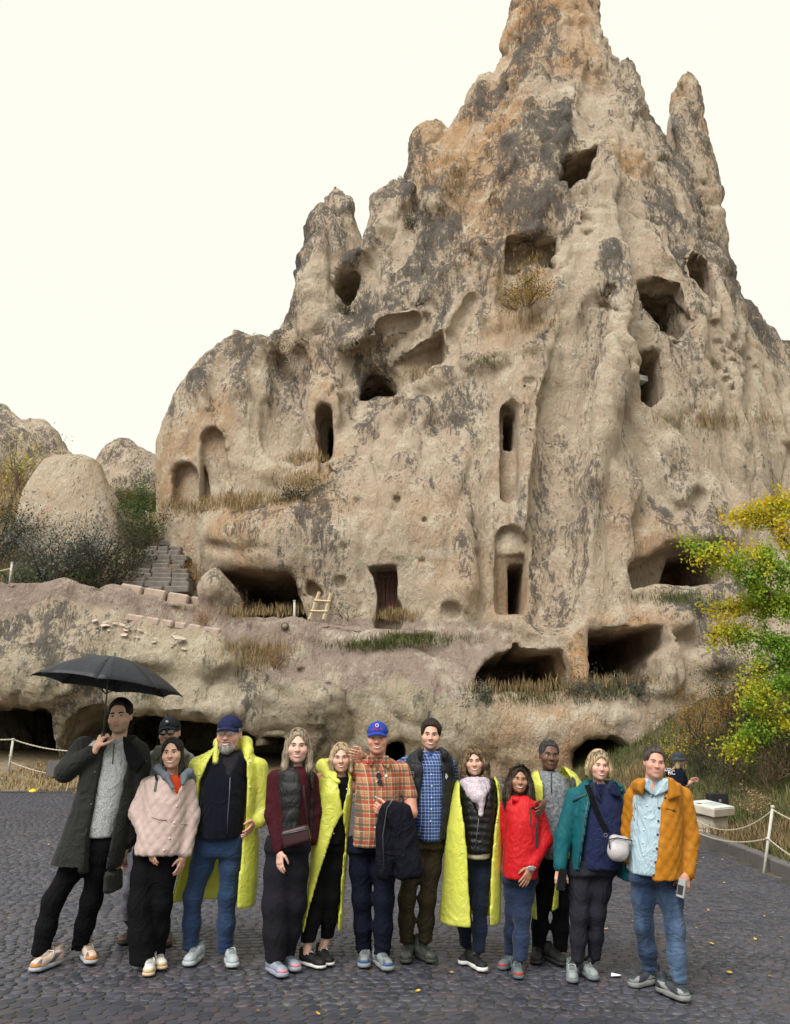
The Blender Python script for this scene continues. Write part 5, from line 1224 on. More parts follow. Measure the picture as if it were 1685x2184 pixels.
def cloth_mat(name, col, rough=0.85, var=0.18, weave=260, bump=0.25, sheen=0.0, spec=0.12, wr=0.35, col2=None):
    N = Nodes(name); co = N.co(); n = N.noise(co, 7, 4); f = N.noise(co, weave, 2, 0.7); wn = N.math('POWER', N.math('SUBTRACT', 1.0, N.math('ABSOLUTE', N.math('MULTIPLY_ADD', N.noise(N.scale(co, (1, 1, 0.6)), 8, 3, 0.55, dist=0.8), 4.0, -2.0))), 2.0, clamp=True)
    k = N.math('MULTIPLY', N.math('MULTIPLY_ADD', n, 2 * var, 1 - var), N.math('MULTIPLY_ADD', f, 0.7, 0.65))
    base = col if col2 is None else N.mix(N.ramp(f, (0.42, 0), (0.6, 1)), col, col2)
    c = N.n('VectorMath', operation='SCALE'); N.put(c.inputs[0], base); N.put(c.inputs['Scale'], k)
    nb = N.bump(wn, wr, 0.022); nb = N.bump(f, bump, 0.002, nb)
    return N.end(N.pbsdf(c.outputs[0], rough, nb, spec, Sheen_Weight=sheen * .3))
def denim_mat(name, col, fade, amt=0.5):
    N = Nodes(name); co = N.co(); f = N.noise(N.scale(co, (1, 1, 3)), 220, 2, 0.7); n = N.noise(co, 6, 4); wn = N.math('POWER', N.math('SUBTRACT', 1.0, N.math('ABSOLUTE', N.math('MULTIPLY_ADD', N.noise(N.scale(co, (0.8, 0.8, 1.3)), 10, 3, 0.55, dist=0.8), 4.0, -2.0))), 2.0, clamp=True)
    c = N.mix(N.ramp(N.math('ADD', N.noise(N.scale(co, (1, 1, 0.35)), 5, 3), N.math('MULTIPLY_ADD', f, 0.2, -0.1)), (0.42, 0), (0.66, amt)), col, fade)
    k = N.n('VectorMath', operation='SCALE'); N.put(k.inputs[0], c); N.put(k.inputs['Scale'], N.math('MULTIPLY_ADD', f, 0.8, 0.6))
    nb = N.bump(wn, 0.38, 0.016); nb = N.bump(f, 0.2, 0.002, nb)
    return N.end(N.pbsdf(k.outputs[0], 0.85, nb, 0.2, Sheen_Weight=0.1))
def poncho_mat():
    N = Nodes('yellow_plastic_film'); co = N.co(); wn = N.math('POWER', N.math('SUBTRACT', 1.0, N.math('ABSOLUTE', N.math('MULTIPLY_ADD', N.noise(N.scale(co, (1, 1, 0.7)), 9, 4, 0.6, dist=1.2), 5.0, -2.5))), 2.0, clamp=True); n = N.noise(co, 5, 3)
    c = N.mix(n, (0.90, 0.93, 0.10), (0.97, 0.97, 0.22)); nb = N.bump(wn, 0.28, 0.02)
    d = N.n('BsdfDiffuse', i_0=c); t = N.n('BsdfTranslucent', i_0=c); g = N.n('BsdfGlossy'); g.inputs['Roughness'].default_value = 0.28; tr = N.n('BsdfTransparent', i_0=(0.92, 0.97, 0.50, 1))
    for s in (d, g): N.put(s.inputs['Normal'], nb)
    m1 = N.n('MixShader', i_0=0.34, i_1=d.outputs[0], i_2=t.outputs[0]); m2 = N.n('MixShader', i_0=0.20, i_1=m1.outputs[0], i_2=tr.outputs[0])
    fr = N.n('Fresnel'); m3 = N.n('MixShader', i_0=N.math('MULTIPLY', fr.outputs[0], 0.9), i_1=m2.outputs[0], i_2=g.outputs[0])
    return N.end(m3.outputs[0])
def plaid_mat():
    N = Nodes('red_plaid'); s = N.n('SeparateXYZ', i_0=N.co()); 
    x = N.math('ADD', s.outputs[0], N.math('MULTIPLY', s.outputs[1], 0.6)); z = s.outputs[2]; P = 0.092
    def band(c, c0, w): 
        t = N.math('FRACT', N.math('ADD', N.math('DIVIDE', c, P), 10.0 - c0 + 0.5)); return N.math('LESS_THAN', N.math('ABSOLUTE', N.math('ADD', t, -0.5)), w)
    b = N.mix(1.0, (0.36, 0.24, 0.12), (0.36, 0.24, 0.12))
    for c, c0, w, col, a in [(z, .30, .13, (.33, .03, .022), .75), (x, .30, .13, (.33, .03, .022), .7), (x, .62, .09, (.045, .055, .05), .65), (z, .62, .09, (.045, .055, .05), .65), (x, .86, .025, (.42, .05, .03), .8), (z, .86, .025, (.42, .05, .03), .8), (x, .12, .018, (.48, .38, .26), .9), (z, .12, .018, (.48, .38, .26), .9)]:
        b = N.mix(N.math('MULTIPLY', band(c, c0, w), a), b, col)
    wn = N.noise(N.co(), 14, 4); return N.end(N.pbsdf(b, 0.85, N.bump(wn, 0.35, 0.03), 0.2, Sheen_Weight=0.1))
def check_mat(name, base, line, P=0.026, w=0.10):
    N = Nodes(name); s = N.n('SeparateXYZ', i_0=N.co()); x = N.math('ADD', s.outputs[0], N.math('MULTIPLY', s.outputs[1], 0.6)); z = s.outputs[2]; b = base
    for c in (x, z):
        t = N.math('FRACT', N.math('ADD', N.math('DIVIDE', c, P), 50.0)); b = N.mix(N.math('MULTIPLY', N.math('LESS_THAN', t, w * 2), 0.75), b, line)
        t2 = N.math('FRACT', N.math('ADD', N.math('DIVIDE', c, P * 2), 50.3)); b = N.mix(N.math('MULTIPLY', N.math('LESS_THAN', t2, 0.3), 0.4), b, (base[0] * .4, base[1] * .4, base[2] * .45))
    wn = N.noise(N.co(), 16, 4); return N.end(N.pbsdf(b, 0.8, N.bump(wn, 0.35, 0.03), 0.25))

def eul(yaw=0, pitch=0, roll=0):
    return np.array((Matrix.Rotation(yaw, 3, 'Z') @ Matrix.Rotation(pitch, 3, 'X') @ Matrix.Rotation(roll, 3, 'Y')))
def xform(prim_field, c, Rm, s):
    """a local field placed in the world"""
    def f(P): return prim_field((np.asarray(P, F4) - c.astype(F4)) @ Rm.astype(F4) / F4(s)) * F4(s)
    return f
def head_field(h):
    F = Field(0.06); fw = h.get('fw', 1.0) * 1.05; jw = h.get('jaw', 1.0) * 1.05
    F.add(ellipsoid((0, .012, .035), (.078, .096, .083)))
    F.add(ellipsoid((0, -.022, -.03), (.068 * fw, .073, .083)), .03)
    F.add(ellipsoid((0, -.036, -.076), (.052 * jw, .050, .040)), .022)
    F.add(ellipsoid((0, -.077, -.098), (.021 * jw, .018, .016)), .02)
    F.add(ellipsoid((0, -.083, .023), (.046, .013, .010)), .02)
    F.add(capsule((0, -.091, .010), (0, -.108, -.027), .0075, .0108), .016)
    for s in (-1, 1):
        F.add(ellipsoid((s * .0115, -.104, -.029), (.0085, .010, .0075)), .007)
        F.add(ellipsoid((s * .042 * fw, -.064, -.026), (.026, .027, .026)), .02)
        F.sub(ellipsoid((s * .031, -.106, .005), (.019, .017, .012)), .012)
        if h.get('ears', True):
            F.add(ellipsoid((s * .0775, .010, -.006), (.009, .019, .031)), .008)
            F.sub(ellipsoid((s * .087, .006, -.004), (.006, .010, .018)), .006)
    F.add(ellipsoid((0, -.086, -.062), (.027, .013, .019)), .016)
    F.sub(capsule((-.016, -.1, -.0475), (.016, -.1, -.0475), .0035, .0035), .006)
    return F
def front_y(F, x, z):
    y = -.17
    for _ in range(60):
        d = float(F(np.array([[x, y, z]]))[0]); y += max(.0004, d * .8)
        if d < .0006: break
    return y
def tubeV(pts, rad, n=5):
    B = MB(); B.tube(pts, rad, n); return B
class Person:
    def __init__(s, crop, label, Y=None, **sp):
        s.crop = crop; s.sp = sp; s.fine = []; s.objs = {}
        a, b, k = CR[crop]; s.px = lambda x, y: (a + x * k, b + y * k)
        s.toes = {}
        for sd in 'ab':
            if 'toe_' + sd in sp and Y is None:
                x, y, yaw = sp['toe_' + sd]; s.toes[sd] = on_ground(*s.px(x, y))
        s.Y = Y if Y is not None else float(np.mean([t[1] for t in s.toes.values()])) + 0.13
        mid = s.W(*sp['center']); s.ppm = FPX / (s.Y * CP + (mid[2] - CAMZ) * SP)      # pixels per metre at this person
        s.k = k / s.ppm                                                                # metres per crop pixel
        gx = np.mean([t[0] for t in s.toes.values()]) if s.toes else mid[0]
        s.base = np.array((gx, s.Y, float(ground_z(gx, s.Y)) + sp.get('dz', 0)))
        s.e = empty('person', s.base); tag(s.e, label, 'person', 'people posing in front of the rock' if sp.get('grp', True) else None)
    def W(s, x, y, dy=0.0): return at(*s.px(x, y), s.Y + dy)
    def J(s, name, i=None):
        v = s.sp[name]; return s.W(v[0], v[1], v[2] if len(v) > 2 else 0.0)
    def build(s, name, f, lo, hi, h, mat, parent=None, disp=None, rel=1, cols=None, slack=1.3, B=8):
        V, Q = surface_nets(f, lo, hi, h, slack=slack, B=B)
        if len(V) == 0: print('EMPTY', name); return None
        if rel: V = relax(V, Q, rel, .4)
        if disp is not None:
            N_ = vnormals(V, Q); V = V + N_ * disp(V, N_)[:, None]
        me = mesh_from(V - s.base, Q, name)
        if cols is not None: cattr(me, 'col', cols(V))
        return link(name, me, mat, parent or s.e)
    def fieldobj(s, name, F, h, mat, **kw):
        lo = np.min([o[2] for o in F.ops if o[0] == '+'], 0) - .03; hi = np.max([o[3] for o in F.ops if o[0] == '+'], 0) + .03
        return s.build(name, F, lo, hi, h, mat, **kw)
    # ---- garment pieces
    def kk(s, P): return CR[s.crop][2] / (FPX / (P[1] * CP + (P[2] - CAMZ) * SP))
    def rows(s, R_, grow=0.0, p=2.4):
        zs, cx, cy, rx, ry = [], [], [], [], []
        for r in R_:
            a = s.W(r[1], r[0]); b = s.W(r[2], r[0]); zs.append(a[2]); cx.append((a[0] + b[0]) / 2); cy.append(s.Y + (r[4] if len(r) > 4 else 0)); rx.append((b[0] - a[0]) / 2 + grow); ry.append((r[3] if len(r) > 3 else .12) + grow)
        return lathe(zs, cx, cy, rx, ry, p, taper=0.75)
    def limb(s, F, pts, rad, k=.03, sub=False):
        """pts of crop points (x, y, dy) or world arrays; rad in crop pixels"""
        P = [p if isinstance(p, np.ndarray) else s.W(*p) for p in pts]
        for i in range(len(P) - 1): F.add(capsule(P[i], P[i + 1], rad[i] * .90 * s.kk(P[i]), rad[i + 1] * .90 * s.kk(P[i + 1])), k)
        return P
    def poly(s, pts, y0, y1, rnd=.004):
        W = [s.W(x, y, -.08) for x, y in pts]
        return prism([w[0] for w in W], [w[2] for w in W], s.Y + y0, s.Y + y1, rnd)
    def wrinkle(s, amp=.006, sx=11, sz=4, seed=1):
        def d(V, N_):
            x, y, z = (V - s.base).T
            w = fbm(x * 4, y * 4, z * 4, 2, seed + 9)
            r = 1 - 2 * np.abs(fbm(x * sx + 1.5 * w + z * 2, y * sx, z * sz + 2 * w, 3, seed, .6)); return amp * .8 * (r - .4)
        return d
    def quilt(s, amp=.009, cell=.085, seed=1):
        def d(V, N_):
            x, y, z = (V - s.base).T; u = x + .7 * y * np.sign(x + 1e-6)
            a = (u * 1.15 + z) / cell; b = (u * 1.15 - z) / cell
            q = np.sqrt(np.abs(np.sin(np.pi * a) * np.sin(np.pi * b))); return amp * (q - .5) + .004 * fbm(x * 12, y * 12, z * 10, 3, seed)
        return d
    def baffle(s, amp=.010, cell=.055, seed=1):
        def d(V, N_):
            x, y, z = (V - s.base).T
            q = np.sqrt(np.abs(np.sin(np.pi * (z / cell + .25 * fbm(x * 6, y * 6, z * 3, 2, 4))))); return amp * (q - .5) + .004 * fbm(x * 14, y * 14, z * 10, 3, seed)
        return d
    # ---- legs and shoes
    def foot(s, sd):
        x, y, yaw = s.sp['toe_' + sd]; T = s.toes[sd]; L = s.sp.get('foot', .285); yw = R(yaw)
        f = np.array((math.sin(yw), -math.cos(yw), 0)); heel = T - f * L; heel[2] = float(ground_z(heel[0], heel[1])) + .018
        return heel, f, L
    def pants(s, mat, rad_a, rad_b, h=.0135, amp=.003, waist=None, name='trousers', cuff=.058, bunch=0.0):
        F = Field(.12)
        for sd, rad in (('a', rad_a), ('b', rad_b)):
            heel, f, L = s.foot(sd); hip, kn = s.J('hip_' + sd), s.J('kn_' + sd)
            ank = heel + f * (.075 * L / .285); ank[2] += cuff
            kn[1] = .6 * (s.Y - .03) + .4 * ank[1]
            ax = s.sp.get('an_' + sd)
            if ax: ank[0] = at(*s.px(ax[0], ax[1]), ank[1])[0]
            up = hip + (kn - hip) * .45; dn = kn + (ank - kn) * .5
            r = [q * s.kk(P_) * .86 for q, P_ in zip(rad, (hip, kn, ank))]; s.sp['knw_' + sd] = kn
            F.add(capsule(hip, up, r[0], (r[0] * .6 + r[1] * .4)), .05); F.add(capsule(up, kn, r[0] * .6 + r[1] * .4, r[1]), .04); F.add(capsule(kn, dn, r[1], (r[1] + r[2]) / 2 * 1.02), .04); F.add(capsule(dn, ank, (r[1] + r[2]) / 2 * 1.02, r[2]), .04)
            s.fine.append((dn + (ank - dn) * .85, heel + f * (.075 * L / .285) + np.array((0, 0, .06)), .031, .033))
            F.sub(box(ank + np.array((0, 0, -.30)), (.4, .6, .30)))
            s.sp['ank_' + sd] = ank
        if waist: F.add(s.rows([(r[0], (r[1] + r[2]) / 2 - (r[2] - r[1]) * .45, (r[1] + r[2]) / 2 + (r[2] - r[1]) * .45, r[3] * .82) for r in waist]), .05)
        zc = float(ground_z(s.base[0], s.Y))
        wd = s.wrinkle(amp, 8, 4, 3)
        def disp(V, N_):
            d = wd(V, N_); t = np.clip(1 - (V[:, 2] - zc - cuff) / .22, 0, 1)
            return d + bunch * t * np.sin((V[:, 2] - zc) * 150 + 9 * V[:, 0] + 6 * noise(V[:, 0] * 14, V[:, 1] * 14, V[:, 2] * 9, 5))
        return s.fieldobj(name, F, h, mat, disp=disp)
    def shoes(s, upper, sole, toe=None, lace=(.7, .7, .7), accent=None, high=0.0, thick=.030, sz=1.0):
        F = Field(.05)
        F.add(capsule((0, .045, .052), (0, .13, .050), .034, .037)); F.add(capsule((0, .13, .050), (0, .235, .034), .037, .033), .02)
        F.add(ellipsoid((0, .22, .036), (.043, .055, .030)), .02); F.add(ellipsoid((0, .06, .045), (.036, .055, .04)), .02)
        F.add(capsule((0, .052, .055), (0, .045, .098 + high), .038, .040), .02)
        F.sub(ellipsoid((0, .047, .118 + high), (.030, .036, .03)), .004)
        F.cut((lambda X, Y, Z: thick - .006 - Z, None, None))
        V, Q = surface_nets(F, (-.07, -.02, 0), (.07, .31, .17 + high), .0075); V = relax(V, Q, 1, .3)
        me = mesh_from(V, Q, 'shoe'); c = np.tile(np.array(upper), (len(V), 1))
        n = noise(V[:, 0] * 30, V[:, 1] * 30, V[:, 2] * 30, 2)
        if accent is not None: c[(np.abs(V[:, 0]) > .022) & (np.sin(V[:, 1] * 42 + V[:, 2] * 60) > .35) & (V[:, 2] < .075)] = accent
        if toe is not None: c[(V[:, 1] > .250 - .25 * np.abs(V[:, 0])) & (V[:, 2] < .052)] = toe
        c[(np.abs(V[:, 0]) < .020) & (V[:, 1] > .085) & (V[:, 1] < .205) & (V[:, 2] > .055)] *= .55
        c[(V[:, 2] > .088 + high)] *= .5
        cattr(me, 'col', c); me.materials.append(MSHOE)
        S = Field(.05)
        S.add(capsule((0, .042, thick / 2), (0, .13, thick / 2), .040, .041)); S.add(capsule((0, .13, thick / 2), (0, .235, thick / 2), .041, .047), .02)
        S.cut((lambda X, Y, Z: np.maximum(-Z + .006 * np.clip((Y - .22) / .06, 0, 1), Z - thick - .012 * np.clip((.06 - Y) / .06, 0, 1)), None, None), .006)
        V, Q = surface_nets(S, (-.08, -.03, -.01), (.08, .32, .07), .008); V = relax(V, Q, 1, .3)
        mes = mesh_from(V, Q, 'sole'); c = np.tile(np.array(sole), (len(V), 1)); c[V[:, 2] < .010] *= .45; cattr(mes, 'col', c); mes.materials.append(MSOLE)
        B = MB(); Fy = lambda y: .087 - max(0, y - .10) * .36
        for i in range(5):
            y = .105 + i * .021; w_ = .020 - i * .001; zz = Fy(y)
            B.tube([(-w_, y, zz - .006), (0, y + .005, zz + .003), (w_, y + .010, zz - .006)], .0042, 4); B.tube([(w_, y, zz - .006), (0, y + .005, zz + .004), (-w_, y + .010, zz - .006)], .0042, 4)
        B.tube([(0, .10, .088), (.022, .112, .090), (.03, .125, .078)], .0028, 4); B.tube([(0, .10, .088), (-.022, .112, .090), (-.03, .125, .078)], .0028, 4)
        lme = bpy.data.meshes.new('laces'); lme.from_pydata(B.v, [], B.f); lme.update(); lme.materials.append(plain('lace_%02d%02d%02d' % tuple(int(q * 99) for q in lace), lace, .8))
        for sd in 'ab':
            if 'toe_' + sd not in s.sp: continue
            heel, f, L = s.foot(sd); k = L / .285
            o = link('shoe', me, None, s.e); o.location = Vector(heel - s.base); o.rotation_euler = (0, 0, math.atan2(f[1], f[0]) - math.pi / 2); o.scale = (k * sz, k, k)
            for nm, m_ in (('sole', mes), ('laces', lme)): link(nm, m_, None, o)
    # ---- hands
    def hand(s, wrist, tip, thumb, palm=None, curl=.5, size=1.0, fist=0.0, spread=1.0):
        """wrist -> knuckle direction from tip; thumb: side vector; palm: direction the fingers curl to"""
        w = np.array(wrist, float); d = np.array(tip, float) - w; d /= np.linalg.norm(d); t = np.array(thumb, float); t -= d * (t @ d); t /= np.linalg.norm(t)
        n = np.cross(d, t) if palm is None else np.array(palm, float); n = n - d * (n @ d) - t * (n @ t); n /= np.linalg.norm(n); z = size
        C = s.handprims = getattr(s, 'handprims', []); A = lambda a, b, ra, rb, k: C.append((capsule(a, b, ra * z, rb * z), k * z))
        kn = []
        for i, o in enumerate((.028, .010, -.009, -.027)):
            b = w + d * (.088 - .006 * abs(i - 1.2)) * z + t * o * z
            A(w + d * .012 * z + t * o * .65 * z, b, .0125, .0105, .012); kn.append(b)
        C.append((ellipsoid(w + d * .045 * z, (.030 * z, .030 * z, .030 * z)), .012 * z))
        C.pop()
        A(w - d * .03 * z, w + d * .03 * z, .024, .020, .015)
        for i, (b, L_) in enumerate(zip(kn, (.072, .080, .075, .060))):
            a0 = curl * (0.75 + .1 * i); p = b; dirn = d + t * (.10 - .07 * i) * spread; dirn /= np.linalg.norm(dirn)
            for j, (fr, ra) in enumerate(((.46, .0088), (.32, .0082), (.22, .0072))):
                ang = a0 * (.7 if j == 0 else 1.0) + fist; q0 = dirn
                dirn = dirn * math.cos(ang) + n * math.sin(ang); dirn /= np.linalg.norm(dirn); n2 = n
                n = n * math.cos(ang) - q0 * math.sin(ang); q = p + dirn * L_ * fr * z
                A(p, q, ra, ra * .92, .004); p = q
            n = np.cross(d, t) if palm is None else np.array(palm, float); n = n - d * (n @ d) - t * (n @ t); n /= np.linalg.norm(n)
        p0 = w + d * .022 * z + t * .020 * z; p1 = p0 + (d * .55 + t * .75 + n * .25) / 1.0 * .040 * z; p2 = p1 + (d * .9 + t * .25 + n * (.3 + .5 * curl + fist * .4)) * .030 * z; p3 = p2 + (d * .9 - t * .1 + n * (.4 + .5 * curl)) * .024 * z
        A(p0, p1, .013, .0115, .012); A(p1, p2, .0108, .0095, .005); A(p2, p3, .0095, .0078, .004)
        s.hands = getattr(s, 'hands', []) + [(w, w + d * .1 * z, z)]
    # ---- head, face, body
    def head(s):
        h = s.sp['head']; top = s.W(*h['top']); chin = s.W(*h['chin']); dy = h.get('dy', -.02)
        H = np.linalg.norm(top - chin) * h.get('hs', .97); sc = H / .233; up = (top - chin) / np.linalg.norm(top - chin)
        roll = math.atan2(up[0], up[2]); c = (top + chin) / 2 - up * .004; c[1] += dy
        Rm = eul(R(h.get('yaw', 0)), R(h.get('pitch', 0)), roll); F = head_field(h)
        s.hF, s.hc, s.hR, s.hs = F, c, Rm, sc; s.hw = xform(F, c, Rm, sc)
        return s
    def HL(s, p): return s.hc + (np.asarray(p, float) * s.hs) @ s.hR.T
    def hobj(s, name, B, mat, parent=None, smooth=True):
        """mesh built in head space"""
        V = np.array([s.HL(v) - s.base for v in B.v]); me = bpy.data.meshes.new(name); me.from_pydata(V.tolist(), [], B.f); me.update()
        if smooth: me.polygons.foreach_set('use_smooth', np.ones(len(me.polygons), bool))
        o = link(name, me, mat, parent or s.e)
        if isinstance(mat, (list, tuple)): me.polygons.foreach_set('material_index', np.array(B.m, np.int32))
        return o
    def hfield(s, name, F, lo, hi, h, mat, disp=None, rel=1, parent=None):
        V, Q = surface_nets(F, lo, hi, h, slack=1.5)
        if rel: V = relax(V, Q, rel, .4)
        if disp is not None: N_ = vnormals(V, Q); V = V + N_ * disp(V)[:, None]
        return link(name, mesh_from(np.array(s.HL(V)) - s.base, Q, name), mat, parent or s.e)
    def body(s, arms=True):
        h = s.sp['head']; sk = np.array(h['skin']); F2 = Field(.12)
        nb = s.W(*s.sp['neck']); nb[1] += .02
        F2.add(capsule(s.HL((0, .028, -.055)), nb, .050 * s.hs * h.get('nw', 1), .056 * s.hs * h.get('nw', 1)), .02)
        F2.add(ellipsoid(nb + np.array((0, .01, -.06)), (.13, .075, .075)), .03)
        hw = s.hw
        fh = lambda P: smin(hw(P), F2(P), .02)
        lo = np.minimum(s.hc - .17 * s.hs, nb - .14); hi = np.maximum(s.hc + .17 * s.hs, nb + .14)
        V, Q = surface_nets(fh, lo, hi, .0060, slack=1.5); V = relax(V, Q, 1, .25)
        L = ((V - s.hc) @ s.hR) / s.hs; x, y, z = L.T
        c = np.tile(sk, (len(V), 1)).astype(float)
        front = y < -.03
        def tint(mask, col, a): c[:] = c * (1 - (mask * a)[:, None]) + np.array(col) * (mask * a)[:, None]
        g = lambda cx, cz, rx, rz: np.exp(-((np.abs(x) - cx) / rx) ** 2 - ((z - cz) / rz) ** 2) * front
        tint(g(.038, -.03, .020, .016), sk * (1.12, .78, .74), .45); tint(g(0, -.03, .013, .012), sk * (1.08, .80, .76), .4); tint(g(.031, .006, .020, .010), sk * (.62, .52, .50), .30)
        tint(g(.031, -.010, .016, .005), sk * (.75, .66, .62), .2)
        if h.get('stubble'): tint((sstep(-.035, -.055, z) * (y < .02) * sstep(-.135, -.115, z)), h.get('stubc', (.09, .075, .065)), h['stubble'])
        tint(((np.abs(z + .0475) < .004) & (np.abs(x) < .02) & front).astype(float), sk * .4, .6)
        VV, QQ, CC = [V], [Q], [c]; nv = len(V)
        # coarse trunk and limbs inside the clothes
        B = Field(.12); sh = [s.J('sh_a'), s.J('sh_b')] if 'sh_a' in s.sp else []
        hp = [s.J('hip_a'), s.J('hip_b')]; ch = (sh[0] + sh[1]) / 2 + np.array((0, 0, -.16)) if sh else nb - np.array((0, 0, .2)); pv = (hp[0] + hp[1]) / 2
        B.add(capsule(nb - np.array((0, 0, .05)), ch, .05, .09), .05); B.add(capsule(ch, pv, .08, .055), .03)
        for q in sh: B.add(capsule(ch + np.array((0, 0, .10)), q + (ch - q) * .2, .05, .035), .05)
        for sd in 'ab':
            if 'ank_' + sd in s.sp: B.add(capsule(s.J('hip_' + sd), s.sp['knw_' + sd], .045, .032), .02); B.add(capsule(s.sp['knw_' + sd], s.sp['ank_' + sd] + np.array((0, 0, .05)), .036, .026), .02)
        lo = np.min([o[2] for o in B.ops], 0) - .03; hi = np.max([o[3] for o in B.ops], 0) + .03
        V, Q = surface_nets(B, lo, hi, .032, B=4); VV.append(V); QQ.append(Q + nv); CC.append(np.tile(sk, (len(V), 1))); nv += len(V)
        parts = []
        if getattr(s, 'handprims', None) or s.fine:
            Hf = Field(.05)
            for p, k in getattr(s, 'handprims', []): Hf.add(p, k)
            for a, b, ra, rb in s.fine: Hf.add(capsule(a, b, ra, rb), .02)
            lo = np.min([o[2] for o in Hf.ops], 0) - .02; hi = np.max([o[3] for o in Hf.ops], 0) + .02
            V, Q = surface_nets(Hf, lo, hi, .0054, slack=1.4, B=8); V = relax(V, Q, 1, .25)
            cc = np.tile(sk * (1.02, .94, .92), (len(V), 1)); cc[V[:, 2] < s.base[2] + .35] = sk if s.sp.get('bare') else (.012, .012, .014); VV.append(V); QQ.append(Q + nv); CC.append(cc)
        me = mesh_from(np.concatenate(VV) - s.base, np.concatenate(QQ), 'body'); cattr(me, 'col', np.concatenate(CC)); link('body', me, MSKIN, s.e)
        s.face(h)
    def face(s, h):
        F = s.hF; br = plain('brow_%d%d%d' % tuple(int(q * 99) for q in h['brow']), h['brow'], .7, bump=.3)
        WHT = plain('eye_white', (.62, .60, .57), .25, .05); IRI = plain('iris_%s' % h.get('eye', 'brown'), {'brown': (.03, .015, .008), 'blue': (.08, .12, .16), 'green': (.07, .08, .05)}[h.get('eye', 'brown')], .15, .1); LASH = plain('lash', (.02, .014, .012), .6)
        sq = h.get('squint', .5); smile = h.get('smile', .6)
        for s_ in (-1, 1):
            ex = s_ * .0315; yy = front_y(F, ex, .003); rz = .0066 * (1 - .42 * sq); B = MB(); n, m = 12, 7; V = []
            for i in range(m):
                t = (i / (m - 1)) * math.pi / 2
                for j in range(n):
                    a = 2 * math.pi * j / n; V.append((ex + math.cos(a) * math.sin(t) * .0150, yy + .0035 - math.cos(t) * .0075, .003 + math.sin(a) * math.sin(t) * rz * (1.0 if math.sin(a) > 0 else .85)))
            B.raw(V, [(i * n + j, i * n + (j + 1) % n, (i + 1) * n + (j + 1) % n, (i + 1) * n + j) for i in range(m - 1) for j in range(n)])
            eo = s.hobj('eye', B, WHT)
            B = MB(); V = [(ex + .0005, yy - .0052, .003)]
            for j in range(10): a = 2 * math.pi * j / 10; V.append((ex + .0005 + math.cos(a) * .0062, yy - .0040, .0035 + math.sin(a) * min(.0062, rz * .95)))
            B.raw(V, [(0, 1 + j, 1 + (j + 1) % 10) for j in range(10)]); s.hobj('iris', B, IRI, eo)
            B = MB(); P = [(ex + u * .0165, front_y(F, ex + u * .0165, .004) - .0012, .003 + rz * (1.05 - .75 * u * u) + .0006) for u in (-1, -.6, -.2, .2, .6, 1)]
            B.tube(P, [.0008, .0016, .0019, .0019, .0016, .0009], 5); s.hobj('eyelid', B, LASH, eo)
            B = MB(); P = []; 
            for u in np.linspace(0, 1, 7):
                xx = s_ * (.014 + .036 * u); zz = .0225 + .006 * math.sin(u * 2.2) - .004 * u * u + h.get('browz', 0) ; P.append((xx, front_y(F, xx, zz) - .0006, zz))
            bw = h.get('broww', 1.0); B.tube(P, [.0028 * bw, .0036 * bw, .0038 * bw, .0036 * bw, .0030 * bw, .0022 * bw, .0010], 5); s.hobj('eyebrow', B, br)
        # mouth
        sk = h['skin']; lc = h.get('lip', (sk[0] * .62, sk[1] * .30, sk[2] * .30)); LIP = plain('lip_%d_%d_%d' % tuple(int(q * 200) for q in lc), lc, .4, .1)
        w = .0225 + .0105 * smile; zc = -.0635; op = h.get('teeth', .6) * .0070
        cu = lambda u: zc + .0105 * smile * u * u - .001
        def lipcurve(sgn, off, r):
            P = []; Rr = []
            for u in np.linspace(-1, 1, 11):
                xx = u * w; zz = cu(u) + sgn * (off + op * (1 - u * u)); P.append((xx, front_y(F, xx, zz) + .0008, zz)); Rr.append(r * (1.02 - .85 * u * u) + .0004)
            B = MB(); B.tube(P, Rr, 6); return B
        lo_ = s.hobj('lips', (lambda a, b: (a.raw(b.v, b.f), a)[1])(lipcurve(1, .0020, .0036), lipcurve(-1, .0026, .0045)), LIP)
        if op > .0012:
            B = MB(); V = []; us = np.linspace(-.92, .92, 13)
            for u in us:
                xx = u * w; hh = op * (1 - u * u) + .001
                for q in (.95, -.60): zz = cu(u) + q * hh; V.append((xx, front_y(F, xx, zz) - .0004, zz))
            B.raw(V, [(2 * i, 2 * i + 1, 2 * i + 3, 2 * i + 2) for i in range(len(us) - 1)]); s.hobj('teeth', B, plain('teeth', (.74, .71, .64), .3, .08), lo_)
            B = MB(); V = []
            for u in us:
                xx = u * w; hh = op * (1 - u * u) + .001
                for q in (-.55, -1.0): zz = cu(u) + q * hh; V.append((xx, front_y(F, xx, zz) - .0004, zz))
            B.raw(V, [(2 * i, 2 * i + 1, 2 * i + 3, 2 * i + 2) for i in range(len(us) - 1)]); s.hobj('mouth_gap', B, plain('mouth_dark', (.05, .012, .012), .6), lo_)
        # smile folds
        if smile > .3:
            for s_ in (-1, 1):
                P = []; B = MB()
                for t in np.linspace(0, 1, 6): xx = s_ * (.0175 + .0175 * math.sin(t * 1.5)); zz = -.030 - .034 * t; P.append((xx, front_y(F, xx, zz) + .0012, zz))
                B.tube(P, [.0007, .0014, .0016, .0016, .0012, .0006], 5); s.hobj('smile_line', B, plain('fold_%d_%d_%d' % tuple(int(q * 200) for q in sk), (sk[0] * .62, sk[1] * .5, sk[2] * .46), .6))
